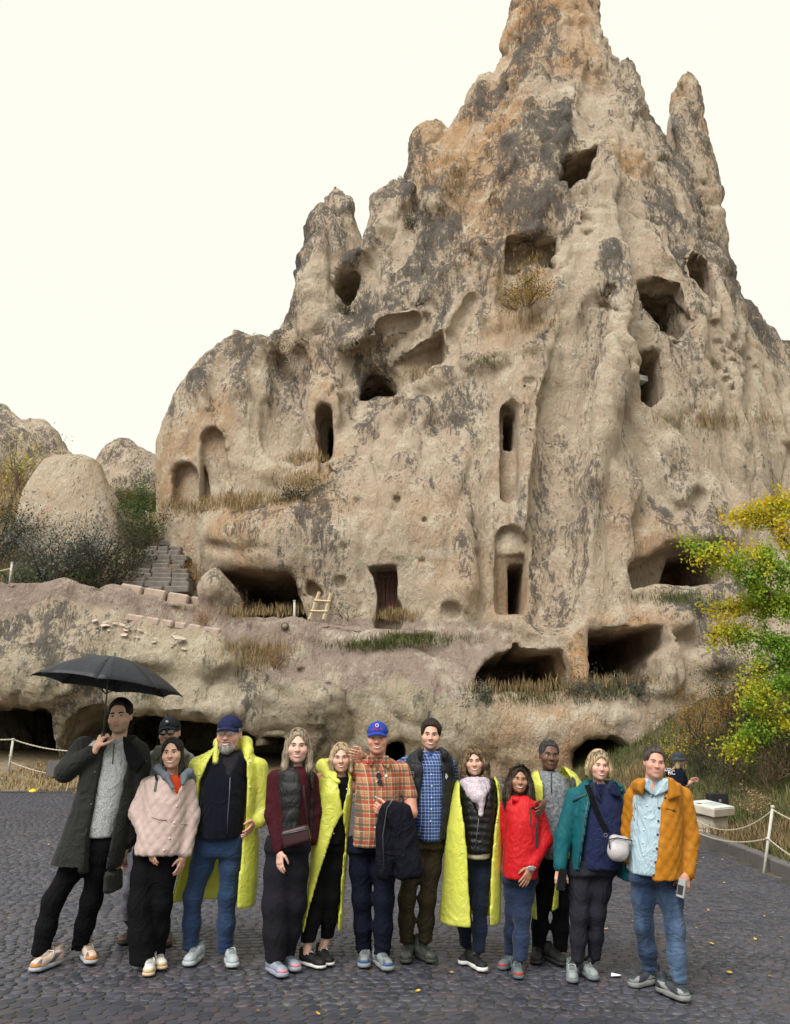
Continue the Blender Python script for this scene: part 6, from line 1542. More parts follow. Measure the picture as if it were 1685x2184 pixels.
    def glasses(s, frame=(.015, .015, .017), lens=None, w=.0235, hgt=.018, z0=.003, y0=None, r=.0016, dark=False, tiltz=0.0):
        B = MB(); n = 16
        for s_ in (-1, 1):
            P = []
            for j in range(n + 1):
                a = 2 * math.pi * j / n; ca, sa = math.cos(a), math.sin(a); q = 2.8
                P.append((s_ * .033 + math.copysign(abs(ca) ** (2 / q), ca) * w, -.111 + .10 * abs(s_ * .033 + ca * w) ** 1.6 * 4 * .06 + (0 if y0 is None else y0), z0 + math.copysign(abs(sa) ** (2 / q), sa) * hgt + tiltz))
            B.tube(P, r, 5, cap=False)
            xe = s_ * (.033 + w); B.tube([(xe, P[0][1], z0 + .006 + tiltz), (s_ * .076, -.055 + (y0 or 0), z0 + .006 + tiltz), (s_ * .079, .005 + (y0 or 0), z0 + .004 + tiltz)], r, 5)
        B.tube([(-.033 + w, -.112 + (y0 or 0), z0 + .004 + tiltz), (0, -.118 + (y0 or 0), z0 + .007 + tiltz), (.033 - w, -.112 + (y0 or 0), z0 + .004 + tiltz)], r, 5)
        o = s.hobj('glasses', B, plain('frame_%d%d' % (int(frame[0] * 999), int(frame[2] * 999)), frame, .3)); 
        N = None
        key = 'lens_dark' if dark else 'lens_clear'
        if key not in _MC:
            N = Nodes(key); g = N.n('BsdfGlossy'); g.inputs['Roughness'].default_value = .05; t = N.n('BsdfTransparent', i_0=(.10, .09, .09, 1) if dark else (.82, .84, .85, 1)); m = N.n('MixShader', i_0=.12, i_1=t.outputs[0], i_2=g.outputs[0]); _MC[key] = N.end(m.outputs[0])
        for s_ in (-1, 1):
            B = MB(); V = [(s_ * .033, -.111 + (y0 or 0), z0 + tiltz)]
            for j in range(n): a = 2 * math.pi * j / n; V.append((s_ * .033 + math.cos(a) * w, -.110 + (y0 or 0), z0 + math.sin(a) * hgt + tiltz))
            B.raw(V, [(0, 1 + j, 1 + (j + 1) % n) for j in range(n)]); s.hobj('lens', B, _MC[key], o)
    def cap_hat(s, mat, brim=None, emblem=None, low=.040):
        F = Field(.06); F.add(ellipsoid((0, .012, .040), (.086, .107, .094))); F.cut((lambda X, Y, Z: (low + .02 * np.clip(-Y / .1, -1, 1) * 0 - Z) , None, None), .006)
        o = s.hfield('cap', F, (-.11, -.12, 0), (.11, .14, .16), .006, mat, disp=lambda V: .0022 * fbm(V[:, 0] * 40, V[:, 1] * 40, V[:, 2] * 40, 2, 3) - .0025 * np.exp(-(np.abs(V[:, 0]) / .003) ** 2))
        B = MB(); nu, nv = 15, 6; V = []
        for side in (0, 1):
            for i in range(nv):
                t = i / (nv - 1)
                for j in range(nu):
                    u = -1 + 2 * j / (nu - 1); wv = .074; yb = .012 - .107 * math.sqrt(max(0, 1 - (u * wv / .086) ** 2)) + .012; yf = yb - .070 * math.sqrt(max(0, 1 - abs(u) ** 2.6)) * t
                    V.append((u * wv, yf, low + .012 - .020 * u * u - .022 * t + (.004 if side == 0 else -.002)))
        f = []
        for side in (0, 1):
            o_ = side * nu * nv
            for i in range(nv - 1):
                for j in range(nu - 1):
                    q = (o_ + i * nu + j, o_ + i * nu + j + 1, o_ + (i + 1) * nu + j + 1, o_ + (i + 1) * nu + j); f.append(q if side else q[::-1])
        for j in range(nu - 1): a = (nv - 1) * nu + j; f.append((a, a + 1, a + 1 + nu * nv, a + nu * nv))
        B.raw(V, f); s.hobj('brim', B, brim or mat, o); B = MB(); B.tube([(0, .012, .130), (0, .012, .138)], [.008, .004], 8); s.hobj('button', B, brim or mat, o)
        return o
    def short_strands(s, mat, n=260, L=.022, r=.0016, zmin=.02, front=.10, parent=None, lift=.012, swirl=0.0):
        pa = []
        while len(pa) < n:
            d = RNG.normal(0, 1, 3); d /= np.linalg.norm(d)
            if d[2] < -.1: continue
            q = np.array((0, .016, .036)) + d * (.0755 + lift, .096 + lift, .083 + lift)
            if q[2] < max(zmin, .06) or (q[1] < -.02 and q[2] < front + .008): continue
            g = np.array((d[0] * .5 + RNG.normal(0, .25), .55 + RNG.normal(0, .3) - (1.0 if q[1] < -.06 else 0), d[2] * .5 + RNG.normal(0, .25) + .1)); g -= d * (g @ d) * .75; g /= np.linalg.norm(g)
            pa.append([tuple(q - g * L * .3 - d * .003), tuple(q + g * L * .3 + d * .002), tuple(q + g * L * .8 + d * .001)])
        return s.strands('hair_strands', pa, mat, r, parent)
    def strands(s, name, paths, mat, r=.0022, parent=None):
        B = MB()
        for P in paths: B.tube(P, [r * .7] + [r] * (len(P) - 2) + [r * .3], 3, cap=False)
        return s.hobj(name, B, mat, parent)
    def text(s, body, size, M, mat, name='lettering', parent=None): return text_obj(body, size, M, mat, name, parent or s.e)
def text_obj(body, size, M, mat, name, parent):
    cu = bpy.data.curves.new('t', 'FONT'); cu.body = body; cu.size = size; cu.align_x = 'CENTER'; cu.extrude = .0008; cu.offset = size * .012
    ob = bpy.data.objects.new('t', cu); me = bpy.data.meshes.new_from_object(ob); bpy.data.objects.remove(ob)
    me.materials.clear(); o = link(name, me, mat, parent); o.matrix_local = M; return o
# ------------------------------------------------------------------ people: dressing helpers
def garment(p, name, rows, mat, sleeves=(), cut=(), grow=0.0, disp=None, h=.0125, k=.022, p_=2.4, parent=None, extra=(), holes=(), tw=.83, thin=0.0):
    if sleeves and mat is not MPONCHO: rows = rows[:2] + [(r[0], (r[1] + r[2]) / 2 - (r[2] - r[1]) / 2 * tw, (r[1] + r[2]) / 2 + (r[2] - r[1]) / 2 * tw) + tuple(r[3:]) for r in rows[2:]]
    F = Field(.12); F.add(p.rows(rows, grow, p_))
    for pts, rad in sleeves: p.limb(F, pts, rad, k)
    for e in extra: F.add(e[0], e[1])
    if mat is MPONCHO: F.sub(p.rows([(rows[0][0] - 40,) + tuple(rows[0][1:])] + rows + [(rows[-1][0] + 60,) + tuple(rows[-1][1:])], -.021, p_)); h = .0125
    for poly, y0, y1 in cut: F.sub(p.poly(poly, y0, y1), .006)
    for q in holes: F.sub(q, .004)
    return p.fieldobj(name, F, h, mat, disp=disp or p.wrinkle(.006), parent=parent)
def flaps(p, h, mat, parent, *prims):
    for q in prims:
        F = Field(.1); F.add(q); p.fieldobj('collar_flap', F, h, mat, parent=parent)
def ring(p, c, rx, ry, r, a0=0, a1=360, n=14, dz=0.0, k=.01):
    F = Field(.08); c = np.array(c); P = []
    for i in range(n + 1):
        a = R(a0 + (a1 - a0) * i / n); P.append(c + np.array((math.cos(a) * rx, math.sin(a) * ry, dz * math.sin(a))))
    for i in range(n): F.add(capsule(P[i], P[i + 1], r, r), k)
    return F
def buttons(p, pts, mat, r=.006, dy=0, name='button'):
    obs = [o for o in p.e.children if o.type == 'MESH' and len(o.data.vertices) > 1500]
    for w in front_of(p, obs, pts, .002):
        B = MB(); B.tube([(0, .008, 0), (0, -.003, 0), (0, -.005, 0)], [r, r, r * .6], 8); o = B.build(name, mat, p.e, True); o.location = tuple(w - p.base)
from mathutils.bvhtree import BVHTree
_BVH = {}
def front_of(p, objs, pts, lift=.004):
    """find the clothed front surface under crop points by casting rays at the finished meshes"""
    out = []; o0 = Vector((0, 0, CAMZ)) - Vector(p.base)
    T = []
    for ob in objs:
        if ob.name not in _BVH: _BVH[ob.name] = BVHTree.FromPolygons([v.co for v in ob.data.vertices], [tuple(q.vertices) for q in ob.data.polygons])
        T.append(_BVH[ob.name])
    for x, y in pts:
        u, v = p.px(x, y); d = Vector(ray(u, v)).normalized(); best = None
        for t in T:
            h_ = t.ray_cast(o0, d)
            if h_[0] is not None and (best is None or h_[3] < best[1]): best = (h_[0], h_[3])
        out.append(np.array(best[0] - d * lift) + p.base if best is not None else at(u, v, p.Y - .14))
    return out
def line_on(p, objs, pts, r, mat, name, lift=.003, n=None, sides=5):
    W = front_of(p, objs, pts, lift); B = MB(); B.tube([tuple(w - p.base) for w in W], r, sides); return B.build(name, mat, p.e, True)
def strap(p, objs, pts, w, th, mat, name, parent=None, lift=.006, base=None):
    W = front_of(p, objs, pts, lift); B = MB(); b0 = p.base if base is None else base; V = []
    for i, q in enumerate(W):
        d = W[min(i + 1, len(W) - 1)] - W[max(i - 1, 0)]; d /= np.linalg.norm(d); s_ = np.cross(d, (0, -1, 0)); s_ /= np.linalg.norm(s_)
        for sx, sy in ((-1, 0), (1, 0), (1, 1), (-1, 1)): V.append(q - b0 + s_ * w * sx + np.array((0, th, 0)) * sy)
    f = [(4 * i + a, 4 * i + (a + 1) % 4, 4 * i + 4 + (a + 1) % 4, 4 * i + 4 + a) for i in range(len(W) - 1) for a in range(4)]
    B.raw(V, f); return B.build(name, mat, parent or p.e)
def hair_cap(p, mat, t=.012, face=(0, -.118, -.018, .080, .084, .128), side=-.012, back=-.072, vol=(1, 1, 1), amp=.004, sc=(45, 45, 9), top=0.0, extra=(), name='hair', h=.0070, sidey=.042, seed=3):
    F = Field(.08); F.add(ellipsoid((0, .016, .036 + top / 2), ((.0755 + t) * vol[0], (.096 + t) * vol[1], (.083 + t + top / 2) * vol[2])))
    F.sub(box((0, sidey - .3, side - .3), (.3, .3, .3), .02), .01)
    F.cut((lambda X, Y, Z: back - Z, None, None), .02)
    for e, k in extra: F.add(e, k)
    if len(face) == 6: F.sub(ellipsoid(face[:3], face[3:]), .012)
    else: F.sub(box((0, face[2] - .25, face[1] - .25), (face[0], .25, .25), .045), .010)
    lo = np.min([o[2] for o in F.ops if o[0] == '+'], 0) - .03; hi = np.max([o[3] for o in F.ops if o[0] == '+'], 0) + .03
    dsp = lambda V: amp * (1 - 2 * np.abs(fbm(V[:, 0] * sc[0], V[:, 1] * sc[1], V[:, 2] * sc[2], 3, seed))) + amp * fbm(V[:, 0] * 20, V[:, 1] * 20, V[:, 2] * 14, 2, seed + 1)
    return p.hfield(name, F, lo, hi, h, mat, disp=dsp)
def lock(rng, a, pts, jit=.006, curl=0.0, n=10, turns=4):
    """a hair strand through control points with jitter and optional curl"""
    P = np.array(pts) + rng.normal(0, jit, (len(pts), 3)); t = np.linspace(0, len(P) - 1, n); Q = np.stack([np.interp(t, np.arange(len(P)), P[:, k]) for k in range(3)], -1)
    if curl:
        ph = rng.uniform(0, 6.28); w = np.linspace(0, turns * 6.28, n) + ph; g = np.linspace(.15, 1, n)
        Q[:, 0] += np.cos(w) * curl * g; Q[:, 1] += np.sin(w) * curl * g
    return [tuple(q) for q in Q]
RNG = np.random.RandomState(11)
MPONCHO = poncho_mat(); MBLACKC = cloth_mat('black_cloth', (.0045, .0045, .0055), .9, .25); MNAVYC = cloth_mat('navy_cloth', (.014, .017, .035), .85, .2)
MBTN = plain('pale_button', (.6, .6, .55), .4); MDBTN = plain('dark_button', (.06, .05, .045), .35, metal=.4); MZIP = plain('zip', (.10, .10, .11), .4, metal=.5)
PEOPLE = {}
def tm(tag_): print(tag_, round(time.time() - T0, 1))

# 1 ---------------------------------------------------------------- man with the umbrella
p = Person(1, 'tall man in long dark grey coat and grey sweater holding a black umbrella', center=(600, 1000), head=dict(top=(690, 338), chin=(688, 527), skin=(.60, .39, .29), brow=(.015, .01, .008), broww=1.5, smile=0, teeth=0, squint=.25, stubble=.45, yaw=3, pitch=2, jaw=1.08),
    neck=(665, 590), sh_a=(500, 620), sh_b=(760, 630), hip_a=(495, 1160), hip_b=(600, 1160), kn_a=(310, 1480), kn_b=(505, 1490), an_a=(228, 1760), an_b=(450, 1740), toe_a=(170, 1912, -18), toe_b=(525, 1872, 32), foot=.30)
p.head()
p.pants(MBLACKC, (80, 66, 56), (80, 66, 50), waist=[(1080, 470, 690, .12), (1180, 430, 670, .12), (1260, 440, 640, .1)], bunch=.006)
p.shoes((.55, .42, .34), (.33, .34, .38), (.45, .20, .07), (.6, .57, .5), (.10, .11, .14))
gr = [p.W(586, 548, -.16)]
p.hand(p.W(548, 612, -.17), p.W(582, 545, -.17), (.6, -.25, .6), palm=(.75, .35, -.15), curl=1.1, fist=.25)
p.hand(p.W(712, 1180, .02), p.W(700, 1250, .02), (-.4, -1, 0), palm=(-.8, .2, 0), curl=.4)
p.body()
sw = garment(p, 'sweater', [(575, 618, 722, .075), (600, 590, 745, .09), (640, 510, 790, .115), (760, 500, 790, .135), (940, 480, 745, .14), (1060, 465, 705, .14), (1118, 475, 690, .13)], cloth_mat('grey_knit', (.27, .28, .29), .95, .12, 140, .8, .3, col2=(.42, .43, .44)), [((p.W(545, 600, -.13), p.W(515, 640, -.12)), (34, 38))], disp=p.wrinkle(.004))
Fc = ring(p, p.W(668, 572), .062, .062, .014, k=.01); p.fieldobj('collar', Fc, .008, sw.data.materials[0], parent=sw)
coat = garment(p, 'coat', [(545, 575, 770, .10), (585, 520, 800, .125), (640, 455, 815, .15), (760, 440, 815, .165), (950, 385, 800, .17), (1130, 320, 770, .18), (1285, 258, 730, .19), (1300, 262, 690, .18), (1316, 560, 690, .16), (1425, 596, 686, .15)], cloth_mat('charcoal_coat', (.019, .020, .018), .8, .2, 300, .2, .2, wr=.5),
    [((p.W(475, 610, -.02), p.W(372, 750, -.08), p.W(515, 645, -.15)), (66, 62, 50)), ((p.W(790, 640), p.W(815, 850, .02), p.W(735, 1130, .03)), (66, 62, 52))],
    [([(560, 520), (775, 520), (735, 600), (728, 720), (700, 880), (655, 1100), (610, 1320), (600, 1440), (505, 1440), (500, 1330), (520, 1110), (560, 900), (590, 720), (605, 600)], -.4, .02)], disp=p.wrinkle(.009, 7, 4))
lap = Field(.08); lap.add(p.poly([(722, 545), (765, 575), (845, 690), (800, 760), (745, 690), (728, 620)], -.19, -.13, .01)); p.fieldobj('lapel', lap, .009, MBLACKC, parent=coat)
buttons(p, [(540, 752), (520, 935), (770, 742), (830, 690)], MZIP, .007, -.20)
line_on(p, [sw], [(650, 590), (645, 640), (640, 705)], .004, MZIP, 'zip')
MH1 = hair_mat('black_hair', (.008, .007, .006), (.03, .024, .02))
hair_cap(p, MH1, .010, (.066, .090, -.042), side=-.02, top=.010, amp=.003); p.short_strands(MH1, 300, .018)
PEOPLE[1] = p; tm('p1')
# umbrella
C0 = p.W(612, 262, -.14); ax = Vector((.12, .06, 1)).normalized(); uq = Vector((0, 0, 1)).rotation_difference(ax).to_matrix()
ue = tag(empty('umbrella', C0), 'open black umbrella held up by the man at the far left', 'umbrella'); Ru, Hu = .545, .215
MUMB = cloth_mat('umbrella_cloth', (.006, .008, .014), .55, .1, 400, .1, .0, .4, .15)
def up_(r, a): 
    return uq @ Vector((math.cos(a) * r * Ru, math.sin(a) * r * Ru, Hu * (1 - r ** 1.9)))
OFF = R(12)
for k in range(8):
    B = MB(); nr, na = 9, 7; V = []
    for i in range(nr):
        r_ = .02 + .98 * i / (nr - 1)
        for j in range(na):
            t = j / (na - 1); a = OFF + (k + t) * math.pi / 4; sag = 4 * t * (1 - t); q = up_(r_ * (1 - .11 * sag * r_ ** 2), a); V.append(q - ax * .028 * sag * r_)
    B.raw(V, [(i * na + j, i * na + j + 1, (i + 1) * na + j + 1, (i + 1) * na + j) for i in range(nr - 1) for j in range(na - 1)]); o = B.build('canopy_panel', MUMB, ue, True)
    sd = o.modifiers.new('s', 'SOLIDIFY'); sd.thickness = .002
    B = MB(); a = OFF + k * math.pi / 4; B.tube([up_(r_, a) - ax * .008 for r_ in np.linspace(.03, 1.0, 8)], .0028, 5); B.tube([up_(.5, a) - ax * .01, ax * (-.06)], .0025, 5); B.build('rib', MBLK, ue, True)
hp_ = Vector(p.W(586, 548, -.175) - C0); B = MB(); B.tube([ax * (Hu + .03), ax * .0, hp_ + (ax * .0 - hp_) * .1], .0065, 8); B.build('shaft', MZIP, ue, True); B = MB(); B.tube([hp_ + (ax * 0 - hp_) * .12, hp_, hp_ * 1.14, hp_ * 1.2], [.012, .014, .015, .010], 10); B.build('handle', MBLK, ue, True)
B = MB(); a = OFF + math.pi * 1.0; q = up_(1.0, a); B.ribbon([q, q + Vector((-.015, -.01, -.05)), q + Vector((-.03, -.01, -.10))], .012, (.5, -.8, 0)); B.build('strap', MBLK, ue)

# 2 ---------------------------------------------------------------- woman in the pale pink quilted jacket
p = Person(1, 'dark haired woman in pale pink quilted jacket and wide black trousers', center=(930, 1200), head=dict(top=(985, 553), chin=(985, 732), skin=(.56, .345, .25), brow=(.02, .013, .01), broww=1.2, smile=.8, teeth=.8, squint=.3, yaw=4, pitch=-2, fw=.98, jaw=.9, nw=.82, hs=.95),
    neck=(975, 775), sh_a=(845, 820), sh_b=(1065, 825), hip_a=(835, 1215), hip_b=(945, 1215), kn_a=(805, 1500), kn_b=(910, 1500), an_a=(810, 1840), an_b=(880, 1830), toe_a=(840, 1940, 12), toe_b=(925, 1902, 28), foot=.255)
p.head()
p.pants(MBLACKC, (82, 76, 82), (78, 70, 60), waist=[(1150, 775, 1010, .13), (1220, 770, 1000, .12)], cuff=.035, amp=.003)
p.shoes((.58, .56, .52), (.56, .40, .25), (.50, .40, .25), (.7, .7, .68))
p.hand(p.W(856, 1168, -.13), p.W(862, 1220, -.14), (.8, -.6, 0), palm=(-.1, .8, 0), curl=.35, size=.86)
p.hand(p.W(1048, 1228, -.05), p.W(1030, 1285, -.06), (-.5, -.9, 0), palm=(-.7, .3, 0), curl=.35, size=.86)
p.body()
inn = garment(p, 'shirt', [(770, 940, 1030, .07), (800, 860, 1060, .10), (900, 830, 1080, .13), (1050, 830, 1070, .13)], cloth_mat('orange_shirt', (.55, .06, .012), .7, .2, 200))
MPINK = cloth_mat('pink_quilt', (.50, .38, .345), .6, .10, 500, .05, .2, .25, .15)
jk = garment(p, 'quilted_jacket', [(765, 895, 1065, .10), (800, 830, 1090, .13), (900, 800, 1105, .165), (1050, 780, 1105, .175), (1180, 750, 1090, .18), (1215, 745, 1085, .17)], MPINK,
    [((p.W(848, 830), p.W(785, 980, -.03), p.W(850, 1150, -.11)), (58, 56, 44)), ((p.W(1068, 830), p.W(1095, 1000), p.W(1058, 1205, -.05)), (52, 48, 40))],
    [([(955, 740), (1045, 745), (1046, 800), (1012, 885), (985, 830), (965, 780)], -.4, -.02)], disp=p.quilt(.0080, .095))
hd = Field(.1); P_ = [p.W(885, 770, .05), p.W(900, 735, -.02), p.W(945, 775, -.12), p.W(985, 845, -.17)]; Q_ = [p.W(1085, 800, .05), p.W(1075, 760, -.02), p.W(1050, 775, -.10), p.W(1040, 820, -.15)]
for L_, r_ in ((P_, (.034, .030, .022, .012)), (Q_, (.034, .032, .026, .014))):
    for i in range(3): hd.add(capsule(L_[i], L_[i + 1], r_[i], r_[i + 1]), .03)
hd.add(capsule(P_[0], p.W(985, 740, .10), .045, .06), .03); hd.add(capsule(p.W(985, 740, .10), Q_[0], .06, .045), .03)
p.fieldobj('hood', hd, .01, cloth_mat('grey_jersey', (.13, .145, .175), .95, .15, 200, .4), disp=p.wrinkle(.005))
buttons(p, [(990, 857), (1005, 945), (990, 1040), (965, 1128), (932, 1196)], plain('pink_snap', (.62, .5, .46), .35), .008, -.215)
line_on(p, [jk], [(860, 1005), (900, 1020), (948, 1025)], .003, plain('pink_seam', (.33, .25, .22), .8), 'pocket_edge'); line_on(p, [jk], [(1030, 1045), (1065, 1052)], .003, plain('pink_seam', (.33, .25, .22), .8), 'pocket_edge')
strap(p, [jk], [(862, 735), (885, 760), (892, 800), (880, 860)], .009, .006, MBLK, 'bag_strap')
hair_cap(p, MH1, .010, (0, -.120, -.022, .064, .088, .128), side=-.06, back=-.10, amp=.003, extra=[(ellipsoid((0, .055, .075), (.045, .045, .035)), .02), (capsule((.062, .0, -.02), (.082, -.02, -.11), .026, .022), .03), (capsule((.082, -.02, -.11), (.060, -.05, -.165), .022, .010), .02), (capsule((-.066, .0, .0), (-.070, .0, -.08), .022, .012), .02)], sidey=.03)
B = MB()
for s_ in (-1, 1): B.tube([(s_ * .078 + math.cos(a) * .0, -.005 + math.cos(a) * .012, -.05 + math.sin(a) * .014) for a in np.linspace(0, 6.28, 12)], .0014, 4, cap=False)
p.hobj('earring', B, plain('gold', (.7, .5, .2), .25, metal=1)); PEOPLE[2] = p; tm('p2')

# 3 ---------------------------------------------------------------- man in the dark cap, behind
p = Person(1, 'man in black cap and dark glasses standing behind the woman in pink', center=(930, 1000), head=dict(top=(970, 440), chin=(968, 612), skin=(.46, .27, .20), brow=(.05, .04, .035), smile=.1, teeth=0, squint=.3, stubble=.3, yaw=3, jaw=1.1),
    neck=(962, 650), sh_a=(850, 700), sh_b=(1065, 700), hip_a=(820, 1180), hip_b=(930, 1180), kn_a=(740, 1420), kn_b=(925, 1430), an_a=(722, 1620), an_b=(925, 1640), toe_a=(672, 1752, -22), toe_b=(950, 1768, 20), foot=.28)
p.head(); p.pants(cloth_mat('lilac_grey_trousers', (.15, .14, .17), .85, .15), (66, 50, 34), (66, 50, 36), waist=[(1130, 790, 1000, .12), (1200, 790, 990, .12)], cuff=.13)
p.shoes((.045, .04, .035), (.03, .03, .03), (.13, .085, .05), (.05, .05, .05), high=.04)
p.hand(p.W(712, 1195), p.W(706, 1245), (-.3, -1, 0), palm=(.8, .2, 0), curl=.4, size=.95); p.body()
garment(p, 'tee_shirt', [(640, 920, 1010, .07), (680, 850, 1070, .1), (800, 840, 1080, .12)], cloth_mat('red_tee', (.40, .05, .05), .9))
MK = cloth_mat('khaki_grey', (.14, .145, .12), .85, .2)
jk = garment(p, 'jacket', [(615, 905, 1040, .09), (650, 830, 1085, .12), (750, 805, 1105, .15), (950, 805, 1100, .16), (1180, 800, 1090, .16)], MK, [((p.W(845, 690), p.W(780, 950), p.W(715, 1180)), (54, 50, 40)), ((p.W(1070, 700), p.W(1110, 950), p.W(1080, 1150)), (54, 50, 40))], [([(915, 590), (1010, 590), (985, 760), (955, 1200), (930, 1200), (940, 760)], -.4, -.02)], disp=p.wrinkle(.008))
flaps(p, .009, MK, None, p.poly([(900, 600), (930, 600), (935, 650), (900, 690), (865, 660)], -.15, -.05, .01), p.poly([(1010, 600), (1040, 605), (1080, 650), (1050, 690), (1015, 660)], -.15, -.05, .01))
cp = p.cap_hat(cloth_mat('charcoal_cap', (.012, .013, .017), .8, .15)); B = MB(); B.tube([(0, -.098, .085), (0, -.104, .086)], .014, 16); p.hobj('badge', B, plain('cap_badge', (.12, .13, .15), .4), cp); B = MB(); B.tube([(0, -.105, .0862), (0, -.1055, .0862)], .009, 16); p.hobj('badge_mark', B, plain('grey_mark', (.35, .36, .38), .4), cp)
hair_cap(p, hair_mat('dark_grey_hair', (.03, .028, .026), (.10, .095, .09)), .006, side=-.02); p.glasses((.012, .012, .014), dark=True, w=.026, hgt=.020, r=.0028); PEOPLE[3] = p; tm('p3')

# 4 ---------------------------------------------------------------- bearded man in yellow poncho
p = Person(2, 'bearded man in navy cap and glasses with open yellow rain poncho and jeans', center=(640, 900), head=dict(top=(690, 168), chin=(682, 408), skin=(.56, .31, .235), brow=(.16, .13, .11), smile=.8, teeth=.8, squint=.6, yaw=-3, jaw=1.1, hs=.95),
    neck=(680, 440), sh_a=(500, 500), sh_b=(845, 510), hip_a=(545, 1000), hip_b=(705, 1000), kn_a=(440, 1350), kn_b=(668, 1350), an_a=(430, 1680), an_b=(652, 1690), toe_a=(400, 1835, -6), toe_b=(708, 1848, 18), foot=.295)
p.head(); p.pants(denim_mat('blue_jeans', (.016, .036, .09), (.045, .08, .15), .6), (92, 68, 60), (88, 66, 58), waist=[(930, 462, 785, .15), (1000, 455, 790, .15), (1080, 470, 770, .13)], bunch=.005)
p.shoes((.36, .39, .41), (.40, .43, .45), None, (.5, .52, .53), (.30, .33, .35), thick=.036)
p.hand(p.W(840, 868, -.07), p.W(800, 945, -.17), (.2, -.2, 1), palm=(-.6, .7, -.1), curl=.35, spread=1.2); p.body()
fl = garment(p, 'fleece', [(395, 605, 765, .085), (425, 560, 810, .11), (470, 500, 840, .135), (600, 470, 825, .165), (760, 462, 812, .18), (880, 458, 800, .18), (965, 455, 790, .165)], cloth_mat('navy_fleece', (.004, .005, .011), .95, .2, 180, .5, .3), [((p.W(840, 510), p.W(885, 780), p.W(838, 855, -.06)), (50, 42, 34))], [([(640, 380), (740, 380), (735, 460), (690, 560), (650, 470)], -.4, -.05)], disp=p.wrinkle(.006))
garment(p, 'shirt', [(400, 610, 755, .08), (450, 540, 810, .11), (560, 500, 800, .14)], cloth_mat('dark_shirt', (.022, .018, .022), .9)); line_on(p, [fl], [(688, 570), (682, 700), (672, 830), (668, 940)], .004, MZIP, 'zip')
po = garment(p, 'poncho', [(375, 590, 800, .11), (425, 500, 845, .15), (480, 445, 880, .18), (620, 440, 880, .20), (800, 445, 868, .205), (1000, 405, 872, .21), (1200, 345, 868, .22), (1405, 293, 850, .22)], MPONCHO, [((p.W(870, 510, .0), p.W(905, 800, .0), p.W(880, 850, -.05)), (72, 66, 58)), ((p.W(480, 500, .02), p.W(430, 720, .08)), (70, 62))],
    [([(560, 350), (615, 350), (560, 470), (500, 600), (478, 780), (455, 960), (372, 1440), (742, 1440), (780, 1000), (800, 850), (808, 640), (802, 480), (770, 350)], -.6, .10)], disp=p.wrinkle(.007, 7, 2, 4), holes=[p.poly([(300, 1000), (470, 960), (380, 1440), (200, 1440)], -.6, .02)])
hd = Field(.1); L_ = [p.W(590, 470, -.13), p.W(598, 400, -.06), p.W(620, 350, .06), p.W(700, 330, .10), p.W(790, 350, .06), p.W(805, 400, -.02), p.W(800, 450, -.10)]
for i in range(6): hd.add(capsule(L_[i], L_[i + 1], (.02, .028, .042, .05, .046, .035, .02)[i], (.02, .028, .042, .05, .046, .035, .02)[i + 1]), .03)
p.fieldobj('poncho_hood', hd, .01, MPONCHO, disp=p.wrinkle(.008, 12, 10)); buttons(p, [(484, 552), (812, 470), (815, 635)], MBTN, .007, -.19)
line_on(p, [po], [(590, 380), (588, 430), (600, 470), (615, 492)], .003, MBTN, 'drawstring')
cp = p.cap_hat(cloth_mat('navy_cap', (.012, .016, .055), .75, .15)); MH4 = hair_mat('grey_beard', (.13, .115, .10), (.38, .36, .34)); hair_cap(p, MH4, .006, side=-.02)
bd = Field(.06); bd.add(ellipsoid((0, -.050, -.088), (.056, .056, .040))); 
for s_ in (-1, 1): bd.add(capsule((s_ * .068, -.005, -.02), (s_ * .050, -.045, -.08), .012, .018), .02)
bd.add(capsule((-.026, -.098, -.048), (.026, -.098, -.048), .008, .008), .012); bd.add(ellipsoid((0, -.078, -.108), (.034, .028, .026)), .02); bd.sub(ellipsoid((0, -.110, -.0625), (.026, .03, .0095)), .004); bd.sub(ellipsoid((0, -.12, .0), (.052, .06, .043)), .008)
p.hfield('beard', bd, (-.1, -.14, -.16), (.1, .05, .02), .0058, MH4, disp=lambda V: .003 * fbm(V[:, 0] * 60, V[:, 1] * 60, V[:, 2] * 25, 3, 6)); p.glasses((.25, .24, .23), w=.024, hgt=.017, r=.0011); PEOPLE[4] = p; tm('p4')

# 5 ---------------------------------------------------------------- tall woman with long hair
p = Person(2, 'woman with long light hair in maroon sweatshirt, black vest and wide dark trousers', center=(1080, 950), head=dict(top=(1140, 258), chin=(1130, 478), skin=(.62, .39, .31), brow=(.12, .085, .06), smile=.9, teeth=.8, squint=.35, eye='blue', yaw=4, pitch=-1, fw=.97, jaw=.9, nw=.82, hs=.95),
    neck=(1130, 520), sh_a=(1000, 590), sh_b=(1205, 590), hip_a=(1010, 1020), hip_b=(1120, 1020), kn_a=(990, 1400), kn_b=(1110, 1400), an_a=(985, 1740), an_b=(1055, 1740), toe_a=(1048, 1912, 34), toe_b=(1138, 1872, 38), foot=.265)
p.head(); p.pants(cloth_mat('charcoal_trousers', (.012, .011, .016), .85, .2, wr=.25), (100, 100, 76), (100, 84, 60), waist=[(960, 925, 1215, .15), (1040, 910, 1215, .15)], cuff=.06, amp=.003)
p.shoes((.22, .245, .31), (.25, .28, .34), (.62, .20, .22), (.5, .5, .53), (.30, .33, .40), thick=.036)
p.hand(p.W(1012, 1055, -.12), p.W(1012, 1130, -.14), (.75, -.65, 0), palm=(-.2, .8, 0), curl=.35, size=.9); p.body()
MMAR = cloth_mat('maroon_jersey', (.045, .008, .013), .9, .15)
